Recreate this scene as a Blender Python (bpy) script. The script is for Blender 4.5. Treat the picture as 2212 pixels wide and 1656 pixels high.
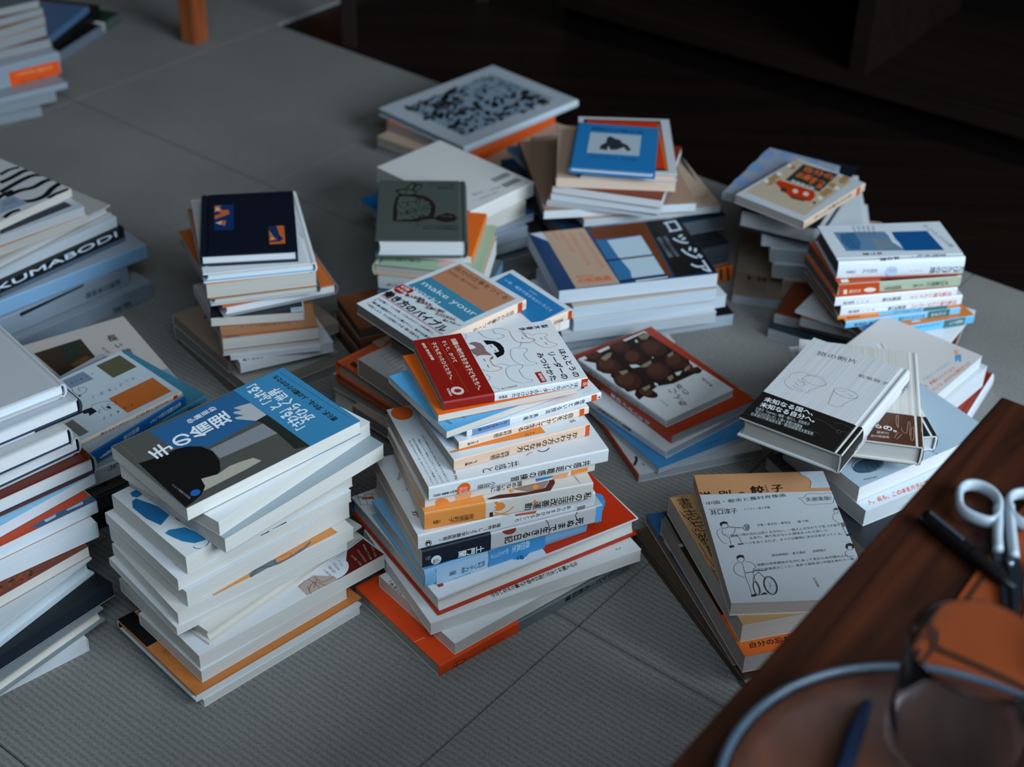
import bpy, bmesh, math, random
from mathutils import Vector, Matrix
# ------------------------------------------------------------------ clear
for o in list(bpy.data.objects): bpy.data.objects.remove(o, do_unlink=True)
scn = bpy.context.scene
COL = scn.collection
R = math.radians
# ------------------------------------------------------------------ camera (metres; z = 0 is the carpet top)
cam_d = bpy.data.cameras.new('camera'); cam = bpy.data.objects.new('camera', cam_d); COL.objects.link(cam)
PITCH, ROLL, CAM_H, FPX = R(34.4), R(-1.8), 1.01, 3280.0
c_, s_ = math.cos(PITCH), math.sin(PITCH); cr_, sr_ = math.cos(ROLL), math.sin(ROLL)
fwd = Vector((0, c_, -s_)); right = Vector((1, 0, 0)); down = Vector((0, -s_, -c_))
rx = cr_*right + sr_*down; dn = -sr_*right + cr_*down
cam.matrix_world = Matrix(((rx.x, -dn.x, -fwd.x, 0), (rx.y, -dn.y, -fwd.y, 0), (rx.z, -dn.z, -fwd.z, CAM_H), (0, 0, 0, 1)))
cam_d.sensor_width = 36; cam_d.lens = FPX/2212*36; cam_d.clip_start = .02
cam_d.dof.use_dof = True; cam_d.dof.focus_distance = 1.40; cam_d.dof.aperture_fstop = FSTOP = 5.0
scn.camera = cam
# ------------------------------------------------------------------ world, light, exposure
w = bpy.data.worlds.new('room_dusk'); scn.world = w; w.use_nodes = True
bgn = w.node_tree.nodes['Background']; bgn.inputs[0].default_value = (.92, .86, .82, 1); bgn.inputs[1].default_value = .07
def area(name, loc, aim, sx, sy, power, col):
    d = bpy.data.lights.new(name, 'AREA'); d.shape = 'RECTANGLE'; d.size = sx; d.size_y = sy; d.energy = power; d.color = col
    o = bpy.data.objects.new(name, d); COL.objects.link(o); o.location = loc
    o.rotation_euler = (Vector(aim)-Vector(loc)).to_track_quat('-Z', 'Y').to_euler(); return o
area('window_daylight', (1.95, -.25, 1.45), (-.05, 1.2, .0), 1.4, 1.2, 106, (.72, .87, 1.0))
area('front_fill', (.25, -.45, 2.25), (.0, 1.1, .0), 1.4, 1.0, 30, (.66, .85, 1.0))  # added overhead fill lamp lifting tops and carpet; no window there
area('ceiling_bounce', (0, 1.4, 2.3), (0, 1.4, 0), 3.2, 3.2, 1.2, (1.0, .80, .64))
scn.view_settings.view_transform = 'Standard'; scn.view_settings.look = 'None'
scn.view_settings.exposure = 0.0; scn.view_settings.gamma = 1; scn.view_settings.use_curve_mapping = False
# ------------------------------------------------------------------ materials
def lin(h):
    h = h.lstrip('#')
    if len(h) == 3: h = ''.join(c*2 for c in h)
    v = [int(h[i:i+2], 16)/255 for i in (0, 2, 4)]
    return tuple(((c+.055)/1.055)**2.4 if c > .04045 else c/12.92 for c in v)+(1,)
def neutral(c):
    """paper and board greys: keep the hue but less of it"""
    r, g, b = c[:3]; mx, mn = max(c[:3]), min(c[:3])
    if mx > .045 and b >= r and (mx-mn)/mx < .62:
        m = (r+g+b)/3; return tuple(m+(v-m)*.5 for v in (r, g, b))+(1,)
    return c
MATS = {}
def mat(hexc, kind='cover'):
    key = (hexc, kind)
    if key in MATS: return MATS[key]
    m = bpy.data.materials.new(kind+'_'+hexc.lstrip('#')); m.use_nodes = True; MATS[key] = m
    nt = m.node_tree; b = nt.nodes['Principled BSDF']; L = nt.links
    col = lin(hexc) if kind in ('ink', 'band', 'lining') else neutral(lin(hexc)); b.inputs['Base Color'].default_value = col
    if kind == 'ink':
        b.inputs['Roughness'].default_value = .5; b.inputs['Specular IOR Level'].default_value = .3
        return m
    tc = nt.nodes.new('ShaderNodeTexCoord'); mp = nt.nodes.new('ShaderNodeMapping'); L.new(tc.outputs['Object'], mp.inputs[0])
    no = nt.nodes.new('ShaderNodeTexNoise'); mix = nt.nodes.new('ShaderNodeMixRGB'); mix.blend_type = 'MULTIPLY'
    rmp = nt.nodes.new('ShaderNodeValToRGB'); L.new(mp.outputs[0], no.inputs['Vector']); L.new(no.outputs['Fac'], rmp.inputs[0]); L.new(rmp.outputs[0], mix.inputs[2])
    mix.inputs[1].default_value = col; L.new(mix.outputs[0], b.inputs['Base Color'])
    if kind == 'page':                                              # stacked sheets: fine lines lying along the block
        mp.inputs['Scale'].default_value = (14, 14, 3800); no.inputs['Scale'].default_value = 1; no.inputs['Detail'].default_value = 2
        rmp.color_ramp.elements[0].position = .3; rmp.color_ramp.elements[0].color = (.86, .86, .86, 1); rmp.color_ramp.elements[1].position = .6
        mix.inputs[0].default_value = 1; b.inputs['Roughness'].default_value = .8; b.inputs['Specular IOR Level'].default_value = .15
        bp = nt.nodes.new('ShaderNodeBump'); bp.inputs['Strength'].default_value = .25; bp.inputs['Distance'].default_value = .0003
        L.new(no.outputs['Fac'], bp.inputs['Height']); L.new(bp.outputs[0], b.inputs['Normal'])
    elif kind == 'cloth':                                           # ribbed book cloth
        mp.inputs['Scale'].default_value = (6, 900, 900); no.inputs['Scale'].default_value = 1; no.inputs['Detail'].default_value = 1
        rmp.color_ramp.elements[0].position = .35; rmp.color_ramp.elements[0].color = (.82, .82, .82, 1); rmp.color_ramp.elements[1].position = .62
        mix.inputs[0].default_value = 1; b.inputs['Roughness'].default_value = .75
    else:
        mp.inputs['Scale'].default_value = (260, 260, 260); no.inputs['Scale'].default_value = 1; no.inputs['Detail'].default_value = 3
        rmp.color_ramp.elements[0].color = (.93, .93, .93, 1); mix.inputs[0].default_value = 1
        b.inputs['Roughness'].default_value = .42 if kind == 'cover' else .5; b.inputs['Specular IOR Level'].default_value = .4
    return m
def simple(name, col, rough=.5, spec=.5, metal=0, trans=0, ior=1.45):
    m = bpy.data.materials.new(name); m.use_nodes = True; b = m.node_tree.nodes['Principled BSDF']
    b.inputs['Base Color'].default_value = lin(col); b.inputs['Roughness'].default_value = rough; b.inputs['Specular IOR Level'].default_value = spec
    b.inputs['Metallic'].default_value = metal; b.inputs['Transmission Weight'].default_value = trans; b.inputs['IOR'].default_value = ior
    nt = m.node_tree; no = nt.nodes.new('ShaderNodeTexNoise'); no.inputs['Scale'].default_value = 60
    mr = nt.nodes.new('ShaderNodeMapRange'); mr.inputs[3].default_value = max(rough-.04, 0); mr.inputs[4].default_value = rough+.04
    nt.links.new(no.outputs['Fac'], mr.inputs[0]); nt.links.new(mr.outputs[0], b.inputs['Roughness'])
    return m
def wood(name, dark, light, scale, rough=.4, spec=.5, planks=None):
    m = bpy.data.materials.new(name); m.use_nodes = True; nt = m.node_tree; b = nt.nodes['Principled BSDF']; L = nt.links
    tc = nt.nodes.new('ShaderNodeTexCoord'); mp = nt.nodes.new('ShaderNodeMapping'); mp.inputs['Scale'].default_value = scale
    no = nt.nodes.new('ShaderNodeTexNoise'); no.inputs['Scale'].default_value = 1; no.inputs['Detail'].default_value = 6; no.inputs['Distortion'].default_value = .6
    rp = nt.nodes.new('ShaderNodeValToRGB'); rp.color_ramp.elements[0].position = .3; rp.color_ramp.elements[0].color = lin(dark); rp.color_ramp.elements[1].position = .72; rp.color_ramp.elements[1].color = lin(light)
    L.new(tc.outputs['Object'], mp.inputs[0]); L.new(mp.outputs[0], no.inputs['Vector']); L.new(no.outputs['Fac'], rp.inputs[0]); L.new(rp.outputs[0], b.inputs['Base Color'])
    b.inputs['Roughness'].default_value = rough; b.inputs['Specular IOR Level'].default_value = spec
    if planks:
        br = nt.nodes.new('ShaderNodeTexBrick'); br.inputs['Scale'].default_value = 1; br.inputs['Brick Width'].default_value = .9; br.inputs['Row Height'].default_value = .09; br.inputs['Mortar Size'].default_value = .0015
        br.inputs['Color1'].default_value = (1, 1, 1, 1); br.inputs['Color2'].default_value = (.88, .88, .88, 1); br.inputs['Mortar'].default_value = (.5, .5, .5, 1)
        mx = nt.nodes.new('ShaderNodeMixRGB'); mx.blend_type = 'MULTIPLY'; mx.inputs[0].default_value = 1
        L.new(tc.outputs['Object'], br.inputs['Vector']); L.new(rp.outputs[0], mx.inputs[1]); L.new(br.outputs['Color'], mx.inputs[2]); L.new(mx.outputs[0], b.inputs['Base Color'])
    return m
# ------------------------------------------------------------------ helpers
def link(name, bm, mats, parent=None, loc=(0, 0, 0), rz=0, smooth=False):
    me = bpy.data.meshes.new(name); bm.to_mesh(me); bm.free()
    for m in (mats if isinstance(mats, (list, tuple)) else [mats]): me.materials.append(m)
    if smooth:
        for p in me.polygons: p.use_smooth = True
    o = bpy.data.objects.new(name, me); COL.objects.link(o); o.location = loc; o.rotation_euler = (0, 0, rz)
    if parent: o.parent = parent
    return o
def thing(name, label, cat, loc=(0, 0, 0), rz=0, group=None):
    o = bpy.data.objects.new(name, None); COL.objects.link(o); o.empty_display_size = .03
    o.location = loc; o.rotation_euler = (0, 0, rz); return tag(o, label, cat, group)
def tag(o, label, cat, group=None):
    o['label'] = label; o['category'] = cat
    if group: o['group'] = group
    return o
def struct(o): o['kind'] = 'structure'; return o
def box(bm, x0, x1, y0, y1, z0, z1, mi=0, bev=0):
    vs = [bm.verts.new((x, y, z)) for x in (x0, x1) for y in (y0, y1) for z in (z0, z1)]
    fs = [bm.faces.new([vs[i] for i in f]) for f in ((0, 1, 3, 2), (4, 6, 7, 5), (0, 4, 5, 1), (2, 3, 7, 6), (0, 2, 6, 4), (1, 5, 7, 3))]
    for f in fs: f.material_index = mi
    if bev: bmesh.ops.bevel(bm, geom=list({e for f in fs for e in f.edges}), offset=bev, segments=2, affect='EDGES', profile=.6)
    return fs
def prism(bm, pts, z0, z1, bev=0):
    lo = [bm.verts.new((x, y, z0)) for x, y in pts]; hi = [bm.verts.new((x, y, z1)) for x, y in pts]; n = len(pts)
    fs = [bm.faces.new(lo[::-1]), bm.faces.new(hi)]+[bm.faces.new((lo[i], lo[(i+1) % n], hi[(i+1) % n], hi[i])) for i in range(n)]
    bmesh.ops.recalc_face_normals(bm, faces=fs)
    if bev: bmesh.ops.bevel(bm, geom=list({e for f in fs for e in f.edges}), offset=bev, segments=2, affect='EDGES')
def lathe(bm, prof, n=64, closed=False):
    rings = [[bm.verts.new((r*math.cos(2*math.pi*i/n), r*math.sin(2*math.pi*i/n), z)) for i in range(n)] for r, z in prof]
    k = len(rings)
    for j in range(k if closed else k-1):
        a, b = rings[j], rings[(j+1) % k]
        for i in range(n): bm.faces.new((a[i], a[(i+1) % n], b[(i+1) % n], b[i]))
    return rings
def tube(bm, pts, rad, n=10, closed=False, flat=1.0, cap=True):
    """round tube through pts (Vectors); rad a number or one per point; flat squashes it in z"""
    k = len(pts); rings = []
    for i, p in enumerate(pts):
        a = pts[(i-1) % k] if (closed or i > 0) else p; b = pts[(i+1) % k] if (closed or i < k-1) else p
        t = (Vector(b)-Vector(a)).normalized(); up = Vector((0, 0, 1)); sd = t.cross(up)
        sd = sd.normalized() if sd.length > 1e-6 else Vector((1, 0, 0)); up = sd.cross(t).normalized()
        r = rad[i] if isinstance(rad, (list, tuple)) else rad
        rings.append([bm.verts.new(Vector(p)+sd*r*math.cos(2*math.pi*j/n)+up*r*flat*math.sin(2*math.pi*j/n)) for j in range(n)])
    for i in range(k if closed else k-1):
        a, b = rings[i], rings[(i+1) % k]
        for j in range(n): bm.faces.new((a[j], a[(j+1) % n], b[(j+1) % n], b[j]))
    if not closed and cap: bm.faces.new(rings[0][::-1]); bm.faces.new(rings[-1])
    bmesh.ops.recalc_face_normals(bm, faces=bm.faces)
def smooth_path(pts, n=5, closed=False):
    out = []; k = len(pts)
    for i in range(k if closed else k-1):
        g = lambda j: Vector(pts[j % k]) if closed else Vector(pts[min(max(j, 0), k-1)])
        p0, p1, p2, p3 = g(i-1), g(i), g(i+1), g(i+2)
        for s in range(n):
            t = s/n; out.append(.5*((2*p1)+(p2-p0)*t+(2*p0-5*p1+4*p2-p3)*t*t+(3*p1-p0-3*p2+p3)*t**3))
    if not closed: out.append(Vector(pts[-1]))
    return out
# ------------------------------------------------------------------ lettering: each glyph is filled outline geometry in a 1 x 1 em box
GL = {}
def glyph(s, bold):
    key = (s, bold)
    if key not in GL:
        c = bpy.data.curves.new('glyph', 'FONT'); c.body = s; c.size = 1; c.resolution_u = 3
        o = bpy.data.objects.new('glyph', c); COL.objects.link(o)
        me = bpy.data.meshes.new_from_object(o.evaluated_get(bpy.context.evaluated_depsgraph_get()))
        vs, fs = [v.co.xy[:] for v in me.vertices], [tuple(p.vertices) for p in me.polygons]
        GL[key] = (vs, fs)
        bpy.data.objects.remove(o); bpy.data.curves.remove(c); bpy.data.meshes.remove(me)
    return GL[key]
class Print:
    """artwork laid on one face of a book, added to the mesh it is printed on"""
    def __init__(s, bm, slots, place): s.bm, s.slots, s.place, s.n = bm, slots, place, 0
    def slot(s, col):
        m = mat(col, 'ink')
        if m not in s.slots: s.slots.append(m)
        return s.slots.index(m)
    def polys(s, verts, faces, col):
        s.n += 1; h = .00005+.000006*min(s.n, 220); mi = s.slot(col)
        vs = [s.bm.verts.new(s.place(x, y, h)) for x, y in verts]
        for f in faces:
            try: g = s.bm.faces.new([vs[i] for i in f]); g.material_index = mi
            except ValueError: pass
    def op(s, o):
        k, col = o[0], o[2]
        if k == 'P': pts = [(x/1000, y/1000) for x, y in o[3]]; s.polys(pts, [tuple(range(len(pts)))], col)
        elif k == 'E':
            (cx, cy), (ax, ay), (bx, by), n = o[3], o[4], o[5], o[6]
            pts = [((cx+ax*math.cos(t)+bx*math.sin(t))/1000, (cy+ay*math.cos(t)+by*math.sin(t))/1000) for t in [2*math.pi*i/n for i in range(n)]]
            s.polys(pts, [tuple(range(n))], col)
        elif k == 'L':
            w_ = o[3]/2000; P = [Vector((x/1000, y/1000)) for x, y in o[4]]
            if len(P) > 2: P = [Vector(p[:2]) for p in smooth_path([(p.x, p.y, 0) for p in P], 3)]
            vs, fs = [], []
            for i, p in enumerate(P):
                d = P[min(i+1, len(P)-1)]-P[max(i-1, 0)]; d = d.normalized() if d.length > 1e-9 else Vector((1, 0)); nrm = Vector((-d.y, d.x))*w_
                vs += [tuple(p+nrm), tuple(p-nrm)]
                if i: fs.append((2*i-2, 2*i-1, 2*i+1, 2*i))
            s.polys(vs, fs, col)
        elif k == 'T':
            txt, O, U, D, vert, bold = o[3], Vector(o[4])/1000, Vector(o[5])/1000, Vector(o[6])/1000, o[7], o[8]
            if bold:                                                # heavier strokes: overprinted with small shifts, each a hair above the last
                dx = U if vert else U.normalized()*D.length; dy = D/max(len(txt), 1) if vert else D
                for sx, sy in ((-bold, -bold), (bold, -bold), (-bold, bold), (bold, bold)): s.op([k, o[1], col, txt, list((O+dx*sx+dy*sy)*1000), o[4+1], o[6], vert, 0])
                return
            vs, fs = [], []
            if vert:
                n = len(txt)
                for i, ch in enumerate(txt):
                    g, f = glyph('|' if ch == 'ー' else ch, bold); b0 = len(vs)
                    wd = max([x for x, y in g], default=1); off = max((1-wd)/2, 0) if wd < .8 else 0
                    vs += [tuple(O+U*(x+off)+D*((i+.88-y)/n)) for x, y in g]; fs += [tuple(b0+j for j in q) for q in f]
            else:
                g, f = glyph(txt, bold)
                if not g: return
                wd = max(x for x, y in g); vs = [tuple(O+U*(x/wd)+D*(.88-y)) for x, y in g]; fs = f
            s.polys(vs, fs, col)
# ------------------------------------------------------------------ books
#   stack, label, centre x y, base z, turn, size along near-right edge, size along near-left edge, thickness (mm), spine side, binding, cover, spine, page, paper band, artwork
BOOKS = [
 ["te","plain white paperback lying on the carpet at the foot of the tall white stack",-0.2473,1.0581,0.0,45.26,179.3,128.0,9.1,"f","pb","#e6e6e4","#e6e6e4","#dcdad4",None,[],None,None],
 ["te","orange and black hardcover near the foot of the tall white stack",-0.2497,1.0578,0.0095,44.84,187.5,129.3,9.9,"f","hc","#c9783a","#e8e8e8","#dcdad4",None,[["P","t","#0a0a0a",[[-93.1,63.8],[-75.8,63.3],[-79.8,14.6],[-92.9,14.4]]],["L","t","#2a1a10",0.35,[[-86.9,-0.7],[-81.3,1.0],[-86.7,-3.8],[-80.5,-2.2],[-84.7,-7.5],[-78.7,-6.2]]]],"#2a2420","#dfe2e4"],
 ["te","thick off-white book directly on the orange and black hardcover",-0.2446,1.0538,0.0197,44.8,164.3,101.6,14.1,"f","pb","#e2e4e6","#e2e4e6","#dcdad4",None,[],None,None],
 ["te","wide white book with a dark red band and white circle at its right end",-0.2388,1.0829,0.0342,43.47,208.4,135.4,16.6,"f","pb","#dfe3e8","#dfe3e8","#dcdad4",None,[["P","t","#5e150a",[[102.2,-36.4],[103.5,-67.7],[48.5,-67.8],[49.0,-60.6],[68.1,-53.7],[80.0,-40.2]]],["E","t","#dfe3e8",[53.4,-51.5],[17.1,0.9],[-0.2,-15.3],28],["P","t","#b9a49a",[[14.0,-50.7],[33.8,-47.5],[48.4,-61.4],[48.5,-67.8],[13.5,-66.6]]],["T","t","#d8b8a8","行に入、見立ての",[76.1,-65.9],[1.5,17.0],[2.7,0.3],0,0.0],["T","t","#d8b8a8","それ以上のなに",[82.0,-65.7],[4.8,19.7],[2.7,0.3],0,0.0],["T","t","#d8b8a8","拡げとして意味の",[87.9,-65.6],[8.0,22.4],[2.7,0.3],0,0.0],["T","t","#d8b8a8","作り上げられた",[93.9,-65.4],[11.4,25.1],[2.7,0.3],0,0.0],["T","t","#5e150a","世界で",[44.9,-59.6],[0.4,12.5],[3.1,-0.1],0,0.0],["T","t","#5e150a","言語に翻訳",[50.2,-58.6],[1.3,11.8],[3.1,-0.1],0,0.0],["T","t","#5e150a","8万部",[55.6,-57.5],[2.1,11.2],[3.2,-0.1],0,0.0],["T","t","#5e150a","ベストセ",[61.0,-56.5],[2.9,10.6],[3.2,-0.1],0,0.0],["L","t","#6a3020",0.5,[[15.0,-51.6],[27.5,-49.7],[28.4,-65.7]]],["L","t","#6a3020",0.5,[[18.4,-62.1],[29.1,-56.2],[35.4,-69.2]]],["L","t","#6a3020",0.5,[[34.2,-49.1],[34.9,-61.2],[47.4,-61.8]]],["L","t","#6a3020",0.5,[[21.3,-57.0],[17.5,-67.6]]],["L","t","#6a3020",0.5,[[33.3,-54.7],[24.5,-62.3]]]],None,None],
 ["te","slim cream book turned askew above the dark red band",-0.2476,1.0885,0.0512,51.4,193.4,120.0,16.3,"f","hc","#ddd8d0","#ddd8d0","#d8d2c8",None,[["T","t","#6a645c","ハリネズミ",[93.6,-53.0],[-0.5,10.8],[1.8,0.9],0,0.0]],None,None],
 ["te","thin white paperback jutting out left, just below the orange robot cover",-0.2585,1.0748,0.0679,41.86,183.1,120.7,9.1,"f","pb","#dfe4ea","#dfe4ea","#dcdad4",None,[],None,None],
 ["te","white book with a grey jointed figure on an orange panel",-0.2538,1.0794,0.0774,41.03,186.9,119.7,13.1,"f","pb","#dcd9d4","#dcd9d4","#dcdad4",None,[["P","t","#d68a4a",[[-58.0,-58.2],[76.8,-44.8],[77.8,-56.3],[-57.0,-65.4]]],["P","t","#6a6e72",[[-18.1,-55.4],[-9.8,-51.3],[-1.9,-52.7],[2.6,-50.3],[11.6,-52.5],[11.0,-56.9],[23.0,-57.9],[37.3,-54.4],[40.3,-54.3],[51.3,-50.5],[50.1,-53.4],[39.7,-57.6],[25.0,-59.4],[10.4,-61.2],[-1.0,-58.3],[-18.7,-59.7]]],["L","t","#1c1c1c",0.5,[[-19.1,-59.4],[-9.8,-53.7],[-1.9,-55.1],[5.0,-58.2]]],["L","t","#1c1c1c",0.4,[[10.1,-52.5],[9.9,-59.7],[25.0,-57.0],[26.1,-53.0],[10.1,-52.5]]]],None,None],
 ["te","thick cream-paged book resting on the orange robot cover",-0.257,1.0891,0.0909,45.49,182.6,122.9,17.3,"f","pb","#cfd6de","#cfd6de","#dcdad4",None,[],None,None],
 ["te","white book with bluish edges sticking out left under the blue petal cover",-0.2574,1.091,0.1086,43.67,188.8,121.5,13.1,"f","pb","#dfe6ee","#dfe6ee","#dcdad4",None,[["P","t","#1c1b1b",[[-6.4,-58.4],[3.1,-58.2],[2.5,-60.2],[-6.9,-60.0]]],["P","t","#1c1b1b",[[7.4,-56.3],[22.8,-57.5],[21.6,-59.8],[6.0,-59.3]]],["E","t","#2a5f9a",[-81.7,-59.4],[0.8,-0.0],[-0.2,-1.0],8],["E","t","#2a5f9a",[-74.9,-59.5],[0.8,-0.0],[-0.2,-1.0],8],["E","t","#2a5f9a",[-65.8,-58.1],[0.8,-0.0],[-0.2,-1.0],8],["E","t","#2a5f9a",[-56.6,-59.0],[0.8,-0.0],[-0.2,-1.0],8],["E","t","#2a5f9a",[-84.8,-44.0],[0.8,-0.0],[-0.2,-1.0],8]],None,None],
 ["te","white book with blue petal shapes on its cover",-0.2527,1.0947,0.1221,45.15,184.0,117.2,19.9,"f","pb","#e4e6e8","#e4e6e8","#dcdad4",None,[["P","t","#1f6ea6",[[-83.9,37.5],[-79.2,38.3],[-70.9,15.3],[-70.3,-1.9],[-83.8,-8.5],[-88.2,8.1],[-88.7,28.9]]],["P","t","#1f6ea6",[[-79.0,48.6],[-71.5,49.2],[-69.3,43.8],[-70.6,39.7],[-77.8,38.4],[-80.3,43.2]]],["P","t","#2578ac",[[-87.3,-20.1],[-82.1,-18.6],[-69.7,-25.0],[-66.8,-35.1],[-64.9,-46.7],[-66.2,-51.6],[-76.0,-48.7],[-82.2,-39.4],[-85.2,-29.4]]],["L","t","#1f5f9a",0.9,[[-79.4,-51.6],[-78.9,-55.0],[-74.7,-58.9],[-68.0,-57.3],[-64.2,-53.4],[-65.1,-49.0],[-67.6,-46.6]]],["L","t","#222",0.9,[[-68.8,-9.1],[-67.8,-16.0],[-66.8,-11.4]]]],None,None],
 ["te","grey-blue covered book, third from the top of the tall white stack",-0.2322,1.1108,0.1424,49.09,189.3,138.1,16.2,"f","pb","#8fa9b6","#dfe3e6","#dcdad4",None,[],None,None],
 ["te","white soft-covered book lying right under the dark hand-painting cover",-0.2401,1.112,0.159,53.05,191.1,128.0,15.2,"f","pb","#e4e8ec","#e4e8ec","#dcdad4",None,[],None,None],
 ["te","book with a blue and black painted hand cover, topmost of the tall white stack",-0.2473,1.1058,0.1746,44.92,189.1,118.6,14.4,"f","pb","#54534f","#c9ced2","#dcdad4",[-94.5,-36.5,"#3c87b2"],[["P","t","#2a5f8e",[[-58.0,55.2],[36.3,56.7],[37.8,4.9],[23.4,3.7],[-15.5,1.1],[-30.7,-0.1],[-45.7,11.5],[-55.7,17.7]]],["P","t","#85888c",[[-31.8,-3.7],[25.8,-3.2],[26.7,-24.4],[-33.6,-20.7]]],["P","t","#b4b6b8",[[19.7,34.7],[27.9,33.1],[36.7,30.5],[38.0,5.6],[23.7,4.2],[11.5,18.5],[12.1,21.4],[20.5,18.5],[14.9,27.5],[17.0,29.3],[23.7,26.2]]],["P","t","#b4ad9c",[[-62.7,-33.3],[-47.4,-38.4],[-34.0,-35.5],[-21.0,-37.3],[-11.2,-39.8],[-8.4,-48.0],[-25.2,-49.2],[-70.5,-49.7]]],["P","t","#242b27",[[37.7,5.1],[36.1,-58.7],[24.1,-53.9],[26.7,-24.4],[25.8,-3.2],[23.7,4.2]]],["P","t","#121211",[[-90.6,20.6],[-70.3,16.8],[-53.9,16.2],[-44.7,13.0],[-35.8,5.0],[-32.3,-8.6],[-35.8,-23.4],[-43.0,-35.2],[-48.7,-38.3],[-62.6,-34.2],[-65.8,-45.2],[-74.4,-52.4],[-84.2,-55.9],[-94.6,-58.2]]],["E","t","#1f62b0",[-77.2,-46.9],[4.7,0.2],[-0.4,-4.1],28],["T","t","#e9edf0","手の倫理",[-77.7,12.9],[1.6,19.7],[88.1,5.2],1,0.02],["T","t","#e9edf0","伊藤亜紗",[-24.8,39.9],[0.6,7.3],[33.0,3.1],1,0.01],["T","t","#8d8f92","講談社選書メチエ",[-86.2,-51.7],[-0.6,26.6],[2.4,1.5],0,0.0],["L","t","#a0663f",0.4,[[-88.2,56.0],[-88.7,23.6]]],["T","bt","#e9edf0","「さわる」と「ふれる」",[41.0,-39.1],[2.3,91.6],[15.3,0.7],0,0.02],["T","bt","#e9edf0","がひらく世界",[54.7,-28.6],[2.4,62.8],[14.0,0.2],0,0.02],["T","bt","#1c1b1b","揺らぎ、交わる、人の関わりのかたち",[74.6,-44.2],[1.0,95.0],[7.1,-0.1],0,0.02],["L","bt","#1d4058",0.3,[[87.0,54.5],[89.9,-50.2]]]],None,None],
 ["leader","grey-green book with a vivid orange band, bottom of the centre stack on the carpet",-0.013,1.1236,0.0,40.42,234.1,135.2,12.9,"R","pb","#5d7073","#5d7073","#9a968e",[-117.1,-22.9,"#ee4a12"],[["T","R","#1c1b1b","ヒッピーの教科書",[100.3,11.9],[0.0,-7.1],[-64.9,0.0],1,0.02],["T","bR","#5a1606","エディトリアル・デパートメント",[-40.8,5.2],[0.0,-3.2],[-41.8,0.0],1,0.012],["L","bR","#5a1606",0.6,[[-99.4,6.6],[-90.2,5.9],[-86.5,3.3],[-89.9,1.7],[-99.4,2.0],[-99.4,6.6]]],["L","bR","#5a1606",0.6,[[-96.9,6.3],[-96.9,1.9]]],["L","bt","#e8d0c0",0.5,[[-116.2,-28.7],[-105.5,-29.8]]]],None,None],
 ["leader","white book lying directly on the grey-green and orange one in the centre stack",-0.0127,1.1177,0.0133,40.83,188.0,119.1,14.0,"f","pb","#e2e4e6","#e2e4e6","#d5d0c8",None,[["T","t","#1c1b1b","「水をのむ",[-88.8,49.9],[-1.8,-28.9],[-4.8,-0.9],0,0.02]],None,None],
 ["leader","large white book numbered 2, third from the floor in the centre stack",-0.0051,1.1429,0.0277,29.62,228.9,150.0,14.3,"f","pb","#e2e4e6","#e2e4e6","#d8d6d0",None,[["T","t","#1c1b1b","なぜ人類はいまだに毎日を遊んで暮らせないのか",[48.6,-61.0],[-0.7,-6.4],[-96.1,-3.0],1,0.02],["T","t","#1c1b1b","2",[99.5,-61.6],[-1.5,-5.0],[-7.7,0.4],1,0.0]],None,None],
 ["leader","large hardcover with white and red halves and a blue starburst in the centre stack",-0.0149,1.1667,0.0424,33.36,226.5,175.0,21.7,"f","hc","#dfe2e6","#c3310f","#d8d6d0",None,[["P","t","#c3310f",[[7.8,-72.0],[5.9,-86.8],[111.4,-88.2],[115.5,-2.7],[96.0,8.7]]],["E","t","#3f9ad4",[-13.2,-65.5],[13.0,-3.0],[-6.7,-15.3],20],["T","t","#1c1b1b","10",[-21.3,-73.4],[6.7,-2.8],[-2.0,-6.8],0,0.02],["P","t","#3f9ad4",[[98.5,-34.6],[103.2,-39.9],[99.8,-50.7],[90.5,-60.3],[83.9,-61.4],[83.4,-56.1]]],["P","t","#c0623a",[[-105.9,77.8],[-94.5,73.4],[-94.8,68.9],[-105.6,74.1]]],["L","t","#4a4440",0.4,[[-106.5,87.6],[-91.4,74.0]]],["L","t","#4a4440",0.4,[[-109.3,82.1],[-94.2,68.6]]],["L","t","#4a4440",0.4,[[-111.6,68.3],[-98.8,60.0]]],["L","t","#4a4440",0.4,[[-105.4,88.2],[-111.5,67.0]]],["L","t","#4a4440",0.4,[[-99.8,82.5],[-105.5,63.5]]],["L","t","#4a4440",0.4,[[-93.7,77.7],[-99.0,59.7]]],["L","t","#3a3836",0.4,[[-104.7,33.2],[-101.6,33.7],[-102.2,27.3],[-105.0,22.2],[-107.3,25.8],[-104.7,33.2]]],["L","t","#3a3836",0.4,[[-110.8,1.3],[-104.0,6.1],[-109.6,-16.7]]],["P","t","#b5301a",[[-105.2,-71.0],[-99.4,-72.3],[-100.2,-75.8],[-105.5,-75.2]]]],"#2a6aa8","#b5300f"],
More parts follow.
